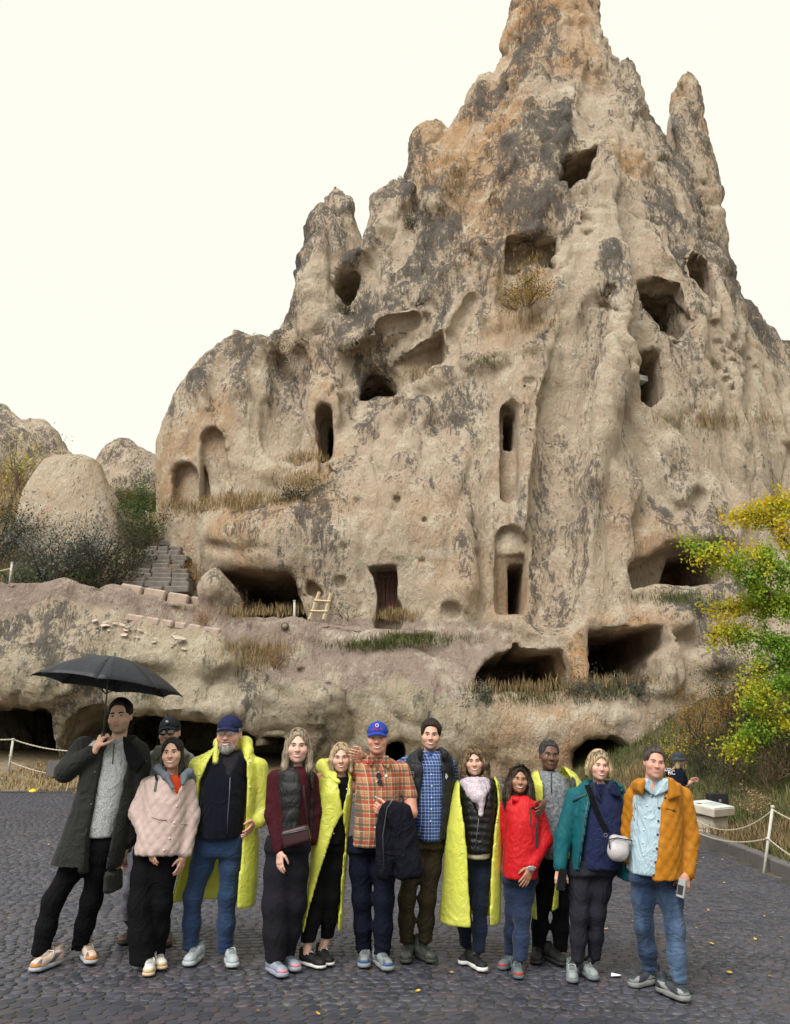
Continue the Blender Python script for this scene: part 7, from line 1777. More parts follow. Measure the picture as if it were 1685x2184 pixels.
sw = garment(p, 'sweatshirt', [(505, 1070, 1195, .075), (545, 985, 1235, .11), (650, 965, 1240, .14), (800, 960, 1230, .145), (1010, 935, 1222, .145)], MMAR, [((p.W(990, 580), p.W(968, 820, -.03), p.W(1008, 1040, -.11)), (66, 60, 42)), ((p.W(1215, 590, .04), p.W(1245, 800, .06), p.W(1225, 980, .04)), (56, 46, 40))])
Fc = ring(p, p.W(1135, 512), .062, .060, .014, k=.01); p.fieldobj('collar', Fc, .008, MMAR)
vs = garment(p, 'vest', [(500, 1050, 1215, .085), (540, 1000, 1235, .125), (650, 985, 1235, .155), (800, 985, 1228, .165), (990, 960, 1225, .165)], cloth_mat('black_vest', (.005, .0055, .007), .6, .2, 400, .1, .1, .35, .4), (), [([(1100, 470), (1195, 470), (1195, 560), (1232, 700), (1228, 900), (1225, 1010), (1140, 1010), (1140, 880), (1155, 700), (1150, 590)], -.4, -.02), ([(930, 560), (1000, 560), (1012, 620), (1035, 800), (1035, 1010), (930, 1010)], -.4, .4)], disp=p.baffle(.008, .09))
text_obj('travel', .030, Matrix.Translation(Vector(front_of(p, [vs], [(1092, 630)], .006)[0] - p.base)) @ Matrix.Rotation(math.pi / 2, 4, 'X'), plain('grey_print', (.22, .22, .23), .6), 'lettering', p.e) if False else None
MH5 = hair_mat('ash_blond_hair', (.13, .095, .065), (.36, .29, .21))
ex = [(ellipsoid((0, .05, -.06), (.084, .055, .13)), .03)]
for s_ in (-1, 1): ex += [(capsule((s_ * .070, -.01, .05), (s_ * .085, -.015, -.06), .024, .028), .02), (capsule((s_ * .085, -.015, -.06), (s_ * .092, -.03, -.15), .028, .026), .02), (capsule((s_ * .092, -.03, -.15), (s_ * .080, -.05, -.22), .026, .012), .02)]
hr = hair_cap(p, MH5, .012, (0, -.118, -.026, .062, .088, .128), side=-.5, back=-.5, amp=.004, extra=ex, top=.008)
pa = []
for _ in range(260):
    s_ = RNG.choice((-1, 1)); f = RNG.uniform(-.03, .06); pa.append(lock(RNG, 0, [(s_ * .02, f - .02, .128), (s_ * .072, f, .075), (s_ * .094, f, -.03), (s_ * (.100 + RNG.uniform(-.01, .015)), f - .01, -.13), (s_ * RNG.uniform(.07, .115), f - .03, -.22 - RNG.uniform(0, .05))], .004, n=9))
p.strands('hair_strands', pa, MH5, .0017, hr); PEOPLE[5] = p; tm('p5')
bt = garment(p, 'x', [(0, 0, 1), (1, 0, 1)], MBLACKC) if False else None
bc = p.W(1118, 955, -.20); be = tag(empty('crossbody_bag', bc), 'dark maroon leather bag hanging at the waist of the long haired woman', 'bag'); MBAG = plain('maroon_leather', (.035, .012, .014), .4, .2, 20, .4, 180)
Fb = Field(.08); Fb.add(box((0, 0, 0), (88 * p.k, .045, 52 * p.k), .022)); V, Q = surface_nets(Fb, (-.16, -.08, -.1), (.16, .08, .1), .009); o = link('pouch', mesh_from(V, Q, 'pouch'), MBAG, be); o.rotation_euler = (0, R(-14), 0)
B = MB(); B.tube([(-80 * p.k, -.046, 12 * p.k), (0, -.050, 30 * p.k), (78 * p.k, -.046, 46 * p.k)], .004, 5); B.build('zip', MZIP, be, True)
strap(p, [vs, sw], [(1165, 620), (1172, 700), (1185, 800), (1192, 885)], .008, .004, MBAG, 'shoulder_strap', be, .012, bc)

# 6 ---------------------------------------------------------------- bob haired woman in closed poncho
p = Person(3, 'woman with blond bob in yellow poncho fastened at the chest over black clothes', center=(530, 900), head=dict(top=(596, 348), chin=(600, 538), skin=(.60, .36, .28), brow=(.16, .11, .07), smile=.7, teeth=.8, squint=.4, eye='blue', yaw=2, fw=.98, jaw=.92, nw=.85, hs=.95),
    neck=(590, 580), sh_a=(475, 640), sh_b=(645, 640), hip_a=(485, 1020), hip_b=(575, 1020), kn_a=(430, 1350), kn_b=(530, 1350), an_a=(378, 1640), an_b=(503, 1640), toe_a=(490, 1852, 48), toe_b=(530, 1832, 25), foot=.26, bare=True)
p.head(); p.pants(MBLACKC, (80, 72, 56), (76, 66, 50), waist=[(960, 430, 625, .13), (1040, 420, 625, .13)], cuff=.145, amp=.003)
p.shoes((.010, .010, .011), (.62, .62, .60), None, (.75, .75, .75), thick=.026); p.body()
garment(p, 'top', [(570, 545, 640, .07), (610, 480, 655, .1), (780, 450, 645, .135), (1000, 440, 630, .14)], MBLACKC)
po = garment(p, 'poncho', [(530, 510, 655, .10), (575, 455, 668, .135), (680, 420, 672, .17), (790, 415, 660, .17), (950, 405, 645, .185), (1150, 390, 632, .20), (1350, 358, 615, .21), (1560, 333, 602, .21)], MPONCHO, [((p.W(470, 620), p.W(432, 770, -.02)), (58, 50))],
    [([(606, 800), (628, 960), (605, 1150), (590, 1400), (572, 1600), (352, 1600), (398, 1400), (478, 1130), (560, 900)], -.6, .10), ([(566, 520), (650, 520), (640, 640), (607, 785), (592, 650), (575, 590)], -.6, -.04)], disp=p.wrinkle(.007, 7, 2, 8))
hd = Field(.1); L_ = [p.W(580, 600, -.14), p.W(520, 570, -.08), p.W(480, 500, .06), p.W(560, 490, .12), p.W(640, 540, .08)]
for i in range(4): hd.add(capsule(L_[i], L_[i + 1], (.016, .035, .05, .055, .03)[i], (.016, .035, .05, .055, .03)[i + 1]), .03)
p.fieldobj('poncho_hood', hd, .01, MPONCHO, disp=p.wrinkle(.008, 12, 10)); buttons(p, [(565, 638), (632, 648), (547, 938), (485, 1086)], MBTN, .006, -.19)
line_on(p, [po], [(650, 640), (652, 670), (650, 690)], .003, MBTN, 'drawstring')
MH6 = hair_mat('blond_hair', (.26, .18, .09), (.55, .43, .27)); ex = [(ellipsoid((0, .045, -.03), (.082, .055, .09)), .03)]
for s_ in (-1, 1): ex += [(capsule((s_ * .070, -.015, .05), (s_ * .084, -.025, -.03), .022, .026), .02), (capsule((s_ * .084, -.025, -.03), (s_ * .080, -.045, -.105), .026, .018), .02)]
hr = hair_cap(p, MH6, .012, (0, -.118, -.028, .062, .088, .122), side=-.5, back=-.11, amp=.0035, extra=ex, top=.006); pa = []
for _ in range(200):
    s_ = RNG.choice((-1, 1)); f = RNG.uniform(-.04, .06); pa.append(lock(RNG, 0, [(s_ * .02, f - .02, .126), (s_ * .072, f, .075), (s_ * .096, f, -.01), (s_ * .100, f - .01, -.06), (s_ * RNG.uniform(.075, .098), f - .02, -.115)], .003, n=8))
p.strands('hair_strands', pa, MH6, .0016, hr); PEOPLE[6] = p; tm('p6')

# 7 ---------------------------------------------------------------- man in the plaid shirt
p = Person(3, 'man in blue cap and red tan plaid shirt with dark trousers', center=(830, 950), head=dict(top=(835, 210), chin=(835, 420), skin=(.56, .285, .21), brow=(.22, .16, .11), smile=.8, teeth=.9, squint=.7, yaw=-2, jaw=1.12, nw=1.12, hs=.95),
    neck=(835, 455), sh_a=(715, 520), sh_b=(985, 530), hip_a=(720, 1030), hip_b=(880, 1030), kn_a=(730, 1370), kn_b=(878, 1370), an_a=(745, 1720), an_b=(865, 1740), toe_a=(742, 1845, -2), toe_b=(918, 1868, 22), foot=.29)
p.head(); p.pants(cloth_mat('navy_trousers', (.0055, .007, .017), .85, .2), (92, 70, 58), (92, 72, 62), waist=[(960, 640, 950, .15), (1050, 625, 955, .15)], bunch=.005)
p.shoes((.20, .22, .23), (.22, .24, .25), (.035, .08, .17), (.33, .36, .33), (.10, .11, .12), thick=.034)
p.hand(p.W(905, 798, -.23), p.W(845, 780, -.25), (-.1, -.3, 1), palm=(.25, .75, -.6), curl=1.0, fist=.35)
for a, b, r1, r2 in [((1045, 690, -.02), (1055, 800, -.06), .050, .044), ((1055, 800, -.06), (905, 798, -.23), .044, .029)]: p.fine.append((p.W(*a), p.W(*b), r1, r2))
q6 = PEOPLE[6]
wr_ = p.W(455, 590, .10); p.hand(at(*p.px(452, 575), q6.Y - .04), at(*p.px(395, 640), q6.Y - .17), (-.3, -.3, .9), palm=(.2, .75, -.4), curl=.45)
p.fine.append((p.W(600, 560, .16), at(*p.px(455, 575), q6.Y - .02), .042, .028)); p.body()
sh = garment(p, 'plaid_shirt', [(440, 765, 905, .09), (470, 715, 960, .12), (515, 675, 1015, .145), (620, 662, 1015, .175), (800, 655, 1000, .195), (920, 648, 980, .195), (1015, 640, 950, .175)], plaid_mat(), [((p.W(990, 530), p.W(1042, 690, -.02)), (66, 58)), ((p.W(700, 520, .03), p.W(620, 570, .14)), (60, 54))], [([(795, 420), (885, 420), (860, 470), (835, 540), (812, 470)], -.4, -.06)], disp=p.wrinkle(.007))
flaps(p, .008, sh.data.materials[0], sh, p.poly([(765, 430), (800, 425), (815, 470), (790, 500), (760, 470)], -.16, -.08, .008), p.poly([(905, 430), (875, 430), (860, 480), (905, 520), (925, 480)], -.16, -.08, .008))
buttons(p, [(828, 600), (824, 700), (818, 900)], MBTN, .006, -.205); line_on(p, [sh], [(838, 500), (832, 620), (826, 760), (815, 1000)], .0025, plain('placket', (.3, .2, .12), .8), 'placket')
B = MB(); W_ = front_of(p, [sh], [(830, 515), (842, 560), (850, 605)], .012)
for q in W_[1:]:
    c_ = q - p.base; B.tube([tuple(c_ + np.array((math.cos(a) * .018, -.004, math.sin(a) * .021))) for a in np.linspace(0, 6.28, 12)], .0022, 4, cap=False); B.raw([tuple(c_ + np.array((math.cos(a) * .017, -.003, math.sin(a) * .020))) for a in np.linspace(0, 6.28, 12)[:-1]], [tuple(range(11))])
B.build('sunglasses', plain('dark_lens', (.02, .024, .035), .12), p.e); W_ = front_of(p, [sh], [(890, 560)], .006)[0] - p.base; B = MB(); B.tube([tuple(W_), tuple(W_ + (0, -.004, 0))], .011, 12); B.build('pin_badge', plain('badge_green', (.55, .65, .6), .4), p.e)
MC7 = cloth_mat('royal_blue_cap', (.02, .05, .30), .75, .12); cp = p.cap_hat(MC7)
MRED = plain('red_print', (.55, .03, .06), .6)
for i, ch in enumerate('TÜRKİYE'):
    a = (i - 3) * .145; L_ = np.array((math.sin(a) * .090, .012 - math.cos(a) * .1105, .064)); B0_ = s0 = p.HL(L_) - p.base
    Mx = Matrix(p.hR.tolist()).to_4x4() @ Matrix.Rotation(a, 4, 'Z') @ Matrix.Rotation(math.pi / 2 + .30, 4, 'X') ; o = text_obj(ch, .021 * p.hs, Matrix.Translation(Vector(B0_)) @ Mx, MRED, 'lettering', cp)
B = MB(); z0, y0 = .100, -.081; B.tube([(math.cos(a) * .012, y0 - .014 + .0 * a, z0 + math.sin(a) * .012) for a in np.linspace(0, 6.28, 16)], .0030, 5, cap=False); p.hobj('cap_emblem', B, MWHITE, cp); B = MB(); B.tube([(0, y0 - .012, z0), (0, y0 - .016, z0)], .006, 10); p.hobj('cap_emblem', B, MRED, cp)
hair_cap(p, hair_mat('sandy_grey_hair', (.25, .20, .15), (.45, .40, .34)), .006, side=-.022); PEOPLE[7] = p; tm('p7')
# jacket over his arm
c = p.W(980, 960, -.27); jf = Field(.1)
for poly, y0, y1 in [([(872, 745), (905, 725), (1000, 728), (1045, 745), (1065, 820), (1085, 900), (1110, 1050), (1130, 1150), (1125, 1195), (1040, 1200), (965, 1205), (960, 1100), (930, 900), (885, 820)], -.36, -.20), ([(860, 770), (905, 740), (940, 900), (950, 1100), (955, 1190), (900, 1212), (845, 1195), (832, 1100), (828, 980), (845, 860)], -.33, -.18)]: jf.add(p.poly(poly, y0, y1, .045), .03)
lo = np.min([o[2] for o in jf.ops], 0) - .05; hi = np.max([o[3] for o in jf.ops], 0) + .05; V, Q = surface_nets(jf, lo, hi, .011); N_ = vnormals(V, Q); x, y, z = (V - c).T
V = V + N_ * (.016 * (1 - 2 * np.abs(fbm(x * 9 + z * 2, y * 5, z * 3, 3, 4))) + .006 * fbm(x * 20, y * 20, z * 16, 2, 5))[:, None]
je = tag(empty('folded_jacket', c), 'dark navy jacket draped over the forearm of the man in plaid', 'jacket'); link('cloth', mesh_from(V - c, Q, 'cloth'), cloth_mat('navy_jacket_cloth', (.005, .0055, .010), .8, .25, wr=.5), je); B = MB(); B.tube([(-.02, -.10, .30), (-.09, -.10, .20), (-.12, -.09, .02), (-.11, -.09, -.2)], .004, 5); B.build('zip', MZIP, je, True)

# 8 ---------------------------------------------------------------- man in the navy vest
p = Person(4, 'tall dark haired man in navy vest over blue checked shirt and olive trousers', center=(170, 900), head=dict(top=(205, 202), chin=(197, 388), skin=(.58, .34, .25), brow=(.03, .02, .015), broww=1.2, smile=.9, teeth=.9, squint=.4, yaw=-3, fw=1.02, jaw=1.05, stubble=.10, hs=.96),
    neck=(195, 425), sh_a=(60, 490), sh_b=(315, 490), hip_a=(110, 1010), hip_b=(225, 1010), kn_a=(42, 1370), kn_b=(180, 1370), an_a=(42, 1640), an_b=(165, 1650), toe_a=(32, 1812, -8), toe_b=(232, 1815, 28), foot=.285)
p.head(); p.pants(cloth_mat('olive_trousers', (.042, .033, .019), .85, .2, wr=.5), (76, 60, 52), (76, 60, 52), waist=[(950, 85, 300, .13), (1030, 70, 300, .13)], bunch=.006, cuff=.10)
p.shoes((.055, .06, .055), (.05, .05, .045), (.04, .042, .04), (.06, .06, .06), (.11, .12, .11), high=.035)
q7 = PEOPLE[7]; p.hand(at(*q7.px(735, 430), q7.Y - .02), at(*q7.px(690, 425), q7.Y - .11), (0, -.5, .9), palm=(-.1, .6, -.7), curl=.45, size=.95); p.body()
st_ = garment(p, 'checked_shirt', [(400, 130, 268, .08), (440, 75, 320, .115), (490, 35, 340, .14), (620, 20, 345, .15), (800, 40, 330, .155), (978, 88, 305, .15)], check_mat('blue_check', (.02, .055, .20), (.34, .42, .56), .024, .08), [((p.W(55, 480, .02), p.W(-30, 520, .14)), (56, 46)), ((p.W(320, 490, .02), p.W(375, 700, .12), p.W(350, 900, .14)), (56, 48, 42))], [([(160, 380), (235, 380), (200, 450)], -.4, -.06)])
Fc = ring(p, p.W(197, 418), .064, .062, .013, k=.01); p.fieldobj('shirt_collar', Fc, .008, cloth_mat('blue_collar', (.05, .10, .26), .8), parent=st_); buttons(p, [(205, 552), (208, 628), (207, 705), (205, 780), (200, 858)], MBTN, .006, -.17)
vs = garment(p, 'vest', [(385, 110, 300, .10), (430, 55, 335, .14), (490, 20, 352, .165), (620, 5, 355, .175), (800, 25, 345, .18), (930, 60, 320, .18), (965, 80, 315, .175)], cloth_mat('navy_vest', (.005, .006, .010), .6, .2, 400, .1, .1, .35, .4), (), [([(120, 360), (275, 360), (262, 450), (275, 600), (272, 800), (255, 990), (85, 990), (98, 850), (128, 680), (150, 520), (138, 430)], -.4, .0)], disp=p.baffle(.007, .10))
flaps(p, .009, vs.data.materials[0], vs, p.poly([(108, 400), (128, 365), (150, 400), (140, 470), (115, 450)], -.17, -.02, .02), p.poly([(255, 375), (275, 372), (318, 410), (300, 470), (268, 440)], -.17, -.02, .02))
MGP = plain('grey_print', (.30, .31, .32), .6); W_ = front_of(p, [vs], [(80, 552)], .006)[0] - p.base; B = MB()
for r_ in (.020, .011): B.tube([tuple(W_ + (math.cos(a) * r_, 0, math.sin(a) * r_)) for a in np.linspace(0, 6.28, 18)], .0016, 4, cap=False)
B.tube([tuple(W_ + (-.012, 0, .006)), tuple(W_ + (.012, 0, .004))], .0016, 4); B.build('printed_emblem', MGP, p.e); W_ = front_of(p, [vs], [(303, 565)], .006)[0] - p.base; B = MB(); B.raw([tuple(W_ + q) for q in ((-.016, 0, .004), (0, 0, .024), (.014, 0, .0), (0, 0, -.022))], [(0, 1, 2, 3)]); B.build('printed_emblem', MGP, p.e)
MH8 = hair_mat('dark_brown_hair', (.010, .007, .005), (.04, .028, .02)); p.short_strands(MH8, 420, .032, lift=.018); hair_cap(p, MH8, .013, (.068, .088, -.040), side=-.015, top=.018, amp=.004); PEOPLE[8] = p; tm('p8')
# 9 ---------------------------------------------------------------- woman with the pale scarf
p = Person(4, 'curly haired woman in open yellow poncho, black puffer vest and pale scarf', center=(490, 950), head=dict(top=(478, 372), chin=(488, 558), skin=(.58, .35, .26), brow=(.06, .04, .03), smile=1, teeth=.9, squint=.5, yaw=-4, fw=.98, jaw=.92, nw=.82, hs=.93),
    neck=(490, 605), sh_a=(415, 660), sh_b=(605, 660), hip_a=(470, 1090), hip_b=(550, 1090), kn_a=(418, 1400), kn_b=(522, 1400), an_a=(430, 1690), an_b=(515, 1720), toe_a=(398, 1818, -32), toe_b=(560, 1872, 22), foot=.26)
p.head(); p.pants(denim_mat('dark_jeans', (.005, .008, .022), (.012, .02, .05), .4), (66, 54, 44), (66, 54, 48), waist=[(1020, 425, 600, .13), (1100, 410, 605, .13)], cuff=.085)
p.shoes((.012, .012, .013), (.65, .65, .63), None, (.03, .03, .03), thick=.036); p.body()
garment(p, 'cream_shirt', [(600, 440, 570, .075), (660, 410, 610, .11), (900, 420, 605, .14), (1030, 425, 595, .148), (1093, 424, 588, .145)], cloth_mat('cream_shirt', (.50, .44, .34), .85))
vs = garment(p, 'puffer_vest', [(575, 415, 605, .10), (620, 385, 630, .135), (750, 395, 632, .165), (900, 405, 622, .17), (1060, 418, 602, .165)], cloth_mat('black_puffer', (.0045, .0045, .006), .45, .2, 400, .05, .0, .4, .3), (), [([(440, 560), (590, 560), (560, 740), (518, 830), (470, 720)], -.4, -.03)], disp=p.baffle(.013, .052)); line_on(p, [vs], [(516, 835), (505, 930), (492, 1050)], .004, MZIP, 'zip')
po = garment(p, 'poncho', [(560, 400, 620, .11), (610, 360, 652, .155), (720, 335, 662, .19), (900, 305, 664, .205), (1100, 288, 662, .215), (1300, 272, 660, .225), (1510, 257, 650, .23)], MPONCHO, (), [([(395, 540), (605, 540), (632, 640), (640, 760), (612, 900), (592, 1080), (580, 1300), (575, 1560), (452, 1560), (440, 1250), (428, 1040), (410, 850), (388, 680)], -.6, .10)], disp=p.wrinkle(.007, 7, 2, 14))
buttons(p, [(390, 758), (408, 1062), (632, 862), (626, 1012)], MBTN, .006, -.20)
MSCF = cloth_mat('pale_scarf', (.55, .50, .53), .95, .25, 90, .6, .3, col2=(.34, .26, .33)); F_ = ring(p, p.W(492, 612, -.02), .088, .085, .030, k=.02, dz=-.018)
F_.add(capsule(p.W(440, 630, -.09), p.W(500, 705, -.18), .034, .034), .03); F_.add(capsule(p.W(500, 705, -.18), p.W(570, 640, -.09), .034, .034), .03); F_.add(ellipsoid(p.W(495, 665, -.12), (.07, .06, .06)), .03); F_.add(capsule(p.W(535, 690, -.19), p.W(528, 815, -.20), .030, .016), .02); p.fieldobj('scarf', F_, .008, MSCF, disp=p.wrinkle(.009, 22, 16))
MH9 = hair_mat('brown_curls', (.055, .034, .02), (.27, .185, .105)); ex = [(ellipsoid((0, .04, -.03), (.10, .07, .11)), .03)]
for s_ in (-1, 1): ex += [(capsule((s_ * .070, -.01, .07), (s_ * .098, -.02, -.03), .030, .034), .02), (capsule((s_ * .098, -.02, -.03), (s_ * .105, -.03, -.10), .034, .022), .02)]
hr = hair_cap(p, MH9, .016, (0, -.120, -.030, .060, .088, .128), side=-.5, back=-.14, amp=.009, sc=(26, 26, 18), extra=ex, top=.012); pa = []
for _ in range(330):
    s_ = RNG.choice((-1, 1)); f = RNG.uniform(-.05, .07); w_ = RNG.uniform(.9, 1.12); pa.append(lock(RNG, 0, [(s_ * .015, f - .02, .135), (s_ * .075 * w_, f, .095), (s_ * .112 * w_, f, .0), (s_ * .125 * w_, f - .01, -.07), (s_ * RNG.uniform(.085, .13), f - .02, -.13 - RNG.uniform(0, .03))], .006, .010, 22, 4))
p.strands('hair_strands', pa, MH9, .0022, hr); PEOPLE[9] = p; tm('p9')

# 10 --------------------------------------------------------------- woman in the red jacket
p = Person(4, 'woman with long dark curls in bright red rain jacket and jeans', center=(790, 1000), head=dict(top=(785, 492), chin=(775, 672), skin=(.36, .185, .115), brow=(.015, .01, .008), smile=.9, teeth=.9, squint=.4, yaw=-4, fw=1.0, jaw=.95, nw=.82, hs=.92),
    neck=(775, 712), sh_a=(705, 785), sh_b=(880, 790), hip_a=(735, 1235), hip_b=(830, 1235), kn_a=(738, 1450), kn_b=(795, 1470), an_a=(722, 1740), an_b=(785, 1780), toe_a=(650, 1850, -40), toe_b=(782, 1918, -2), foot=.245)
p.head(); p.pants(denim_mat('indigo_jeans', (.009, .017, .045), (.03, .05, .10), .5), (66, 50, 48), (70, 56, 55), waist=[(1170, 660, 905, .13), (1250, 660, 905, .13)], cuff=.075)
p.shoes((.10, .13, .14), (.09, .11, .12), (.32, .05, .035), (.16, .18, .19), thick=.032)
p.hand(p.W(860, 1165, -.15), p.W(818, 1250, -.19), (-.75, -.5, -.1), palm=(-.1, .85, -.1), curl=.16, size=.92, spread=1.7); p.body()
MRJ = cloth_mat('red_shell', (.46, .007, .011), .6, .10, 400, .08, .05, .25, .32)
jk = garment(p, 'red_jacket', [(690, 715, 840, .085), (735, 675, 905, .125), (850, 655, 935, .16), (1000, 652, 930, .165), (1120, 650, 920, .17), (1222, 650, 915, .165)], MRJ, [((p.W(890, 790), p.W(943, 980, -.03), p.W(868, 1135, -.13)), (64, 58, 46)), ((p.W(695, 785, .02), p.W(665, 980, .06)), (54, 46))], [([(745, 660), (800, 660), (770, 740), (735, 760)], -.4, -.05)], disp=p.wrinkle(.009, 9, 8, 6))
Fc = ring(p, p.W(775, 712), .066, .066, .020, k=.012); p.fieldobj('collar', Fc, .009, MRJ); line_on(p, [jk], [(720, 740), (695, 870), (685, 1050), (678, 1220)], .005, plain('red_zip', (.22, .01, .012), .5), 'zip')
strap(p, [jk], [(862, 770), (890, 790), (893, 900), (893, 1030)], .011, .006, MBLK, 'bag_strap'); strap(p, [jk], [(850, 770), (855, 830), (852, 890)], .004, .004, MBLK, 'cord')
q = p.W(855, 1163, -.155); F_ = Field(.06); F_.add(box(q + np.array((0, -.032, 0)), (.023, .008, .019), .006)); p.fieldobj('watch', F_, .004, plain('watch_steel', (.35, .35, .36), .25, metal=.8)); B = MB(); B.tube([tuple(q - p.base + (math.cos(a) * .034, math.sin(a) * .034, .002)) for a in np.linspace(0, 6.28, 14)], .008, 5, cap=False); B.build('watch_band', plain('band_grey', (.35, .34, .33), .6), p.e, True)
MH10 = hair_mat('dark_curls', (.012, .009, .007), (.085, .060, .042)); ex = [(ellipsoid((0, .045, -.07), (.105, .07, .16)), .03)]
for s_ in (-1, 1): ex += [(capsule((s_ * .068, -.005, .06), (s_ * .098, -.015, -.05), .030, .038), .02), (capsule((s_ * .098, -.015, -.05), (s_ * .112, -.035, -.18), .038, .036), .02), (capsule((s_ * .112, -.035, -.18), (s_ * .095, -.05, -.255), .036, .015), .02)]
hr = hair_cap(p, MH10, .014, (0, -.118, -.030, .060, .088, .128), side=-.5, back=-.5, amp=.003, sc=(26, 26, 16), extra=ex, top=.010); pa = []
for _ in range(380):
    s_ = RNG.choice((-1, 1)); f = RNG.uniform(-.05, .07); w_ = RNG.uniform(.9, 1.15); pa.append(lock(RNG, 0, [(s_ * .012, f - .02, .132), (s_ * .072 * w_, f, .09), (s_ * .112 * w_, f, -.03), (s_ * .130 * w_, f - .015, -.15), (s_ * RNG.uniform(.08, .145), f - .03, -.25 - RNG.uniform(0, .05))], .006, .009, 24, 5))
p.strands('hair_strands', pa, MH10, .0022, hr); PEOPLE[10] = p; tm('p10')

# 11 --------------------------------------------------------------- man in the grey pullover, behind
p = Person(4, 'man with short grey black hair in grey zip pullover, yellow poncho on shoulders', center=(1000, 950), head=dict(top=(975, 330), chin=(970, 522), skin=(.125, .062, .040), brow=(.015, .013, .012), smile=.35, teeth=.0, squint=.35, yaw=3, fw=1.0, jaw=1.06, lip=(.10, .04, .032), hs=.96),
    neck=(978, 560), sh_a=(890, 620), sh_b=(1110, 625), hip_a=(960, 1100), hip_b=(1050, 1100), kn_a=(925, 1400), kn_b=(1052, 1400), an_a=(908, 1720), an_b=(1050, 1740), toe_a=(888, 1818, -14), toe_b=(1095, 1835, 24), foot=.29)
p.head(); p.pants(MBLACKC, (74, 62, 52), (74, 62, 54), waist=[(1050, 905, 1100, .13), (1130, 895, 1105, .13)], amp=.003)
p.shoes((.014, .014, .015), (.02, .02, .02), None, (.02, .02, .02)); p.hand(at(*p.px(935, 745), PEOPLE[10].Y - .06), at(*p.px(925, 775), PEOPLE[10].Y - .12), (-.3, -.5, .5), palm=(-.2, .6, -.5), curl=.4, size=.9); p.body()
MG11 = cloth_mat('heather_grey', (.13, .14, .155), .9, .15, 60, .3, .2, col2=(.21, .22, .235)); pv = garment(p, 'pullover', [(535, 925, 1035, .085), (575, 870, 1085, .115), (640, 855, 1135, .145), (800, 880, 1125, .155), (1000, 900, 1110, .155), (1095, 905, 1100, .15)], MG11, [((p.W(1100, 630, .02), p.W(1140, 850, .05), p.W(1110, 1050, .02)), (52, 46, 40)), ((p.W(880, 630, .03), p.W(860, 800, .05)), (50, 44))])
Fc = ring(p, p.W(980, 545), .066, .064, .018, k=.012); p.fieldobj('collar', Fc, .009, MG11); line_on(p, [pv], [(990, 545), (990, 600), (992, 670)], .005, plain('dark_zip', (.03, .03, .03), .5), 'zip')
po = garment(p, 'poncho', [(500, 915, 1085, .11), (545, 870, 1150, .15), (620, 850, 1190, .18), (800, 855, 1185, .19), (1050, 860, 1120, .19), (1260, 852, 1030, .19), (1480, 845, 1022, .19)], MPONCHO, (), [([(900, 480), (1055, 480), (1110, 580), (1120, 700), (1085, 860), (1095, 1100), (1150, 1200), (1010, 1200), (975, 1400), (965, 1520), (890, 1520), (880, 1300), (905, 1090), (925, 800), (925, 620)], -.6, .12)], disp=p.wrinkle(.007, 7, 2, 24), holes=[p.poly([(975, 1430), (1060, 1425), (1060, 1550), (890, 1550), (890, 1500)], -.6, .6)])
strap(p, [po, pv], [(1118, 575), (1135, 590), (1140, 640)], .016, .006, MBLK, 'bag_strap'); MH11 = hair_mat('salt_pepper_hair', (.008, .008, .009), (.075, .075, .08)); p.short_strands(MH11, 420, .010, .0022, lift=.010); hair_cap(p, MH11, .009, (.066, .086, -.042), side=-.012, amp=.0035, sc=(60, 60, 60), top=.006); PEOPLE[11] = p; tm('p11')

# 12 --------------------------------------------------------------- woman in the teal jacket
p = Person(5, 'blond woman in teal jacket over navy blouse with glasses on her head', center=(310, 950), head=dict(top=(318, 400), chin=(312, 588), skin=(.62, .37, .285), brow=(.20, .14, .09), smile=1, teeth=1, squint=.6, yaw=2, fw=1.02, jaw=.98, nw=.86, hs=.95),
    neck=(322, 625), sh_a=(190, 690), sh_b=(455, 690), hip_a=(205, 1180), hip_b=(340, 1180), kn_a=(190, 1460), kn_b=(310, 1460), an_a=(180, 1780), an_b=(290, 1785), toe_a=(148, 1942, -12), toe_b=(302, 1928, 8), foot=.265)
p.head(); p.pants(cloth_mat('slate_trousers', (.019, .019, .027), .85, .2), (88, 66, 48), (88, 64, 46), waist=[(1110, 110, 450, .15), (1200, 108, 440, .15)], cuff=.085)
p.shoes((.24, .27, .275), (.14, .15, .16), None, (.40, .42, .42), (.18, .20, .21), thick=.034)
p.hand(p.W(62, 1165, -.06), p.W(58, 1230, -.08), (.8, -.6, 0), palm=(.3, .85, 0), curl=.55, size=.92); p.body()
bl_ = garment(p, 'blouse', [(615, 255, 400, .08), (655, 190, 455, .115), (760, 185, 480, .155), (900, 195, 472, .17), (1040, 192, 462, .175), (1160, 190, 450, .165)], cloth_mat('navy_linen', (.012, .018, .055), .85, .2, 160, .5, .2, wr=.5), (), [([(285, 590), (365, 590), (345, 700), (325, 745), (300, 690)], -.4, -.05)])
flaps(p, .008, bl_.data.materials[0], bl_, p.poly([(270, 600), (290, 595), (305, 680), (325, 745), (285, 690)], -.17, -.08, .008), p.poly([(385, 590), (400, 595), (450, 670), (440, 695), (390, 680), (370, 640)], -.16, -.08, .008)); buttons(p, [(322, 845), (320, 910), (316, 980), (312, 1050)], MDBTN, .005, -.185)
MTEAL = cloth_mat('teal_shell', (.003, .080, .098), .65, .12, 400, .08, .05, .2, .25)
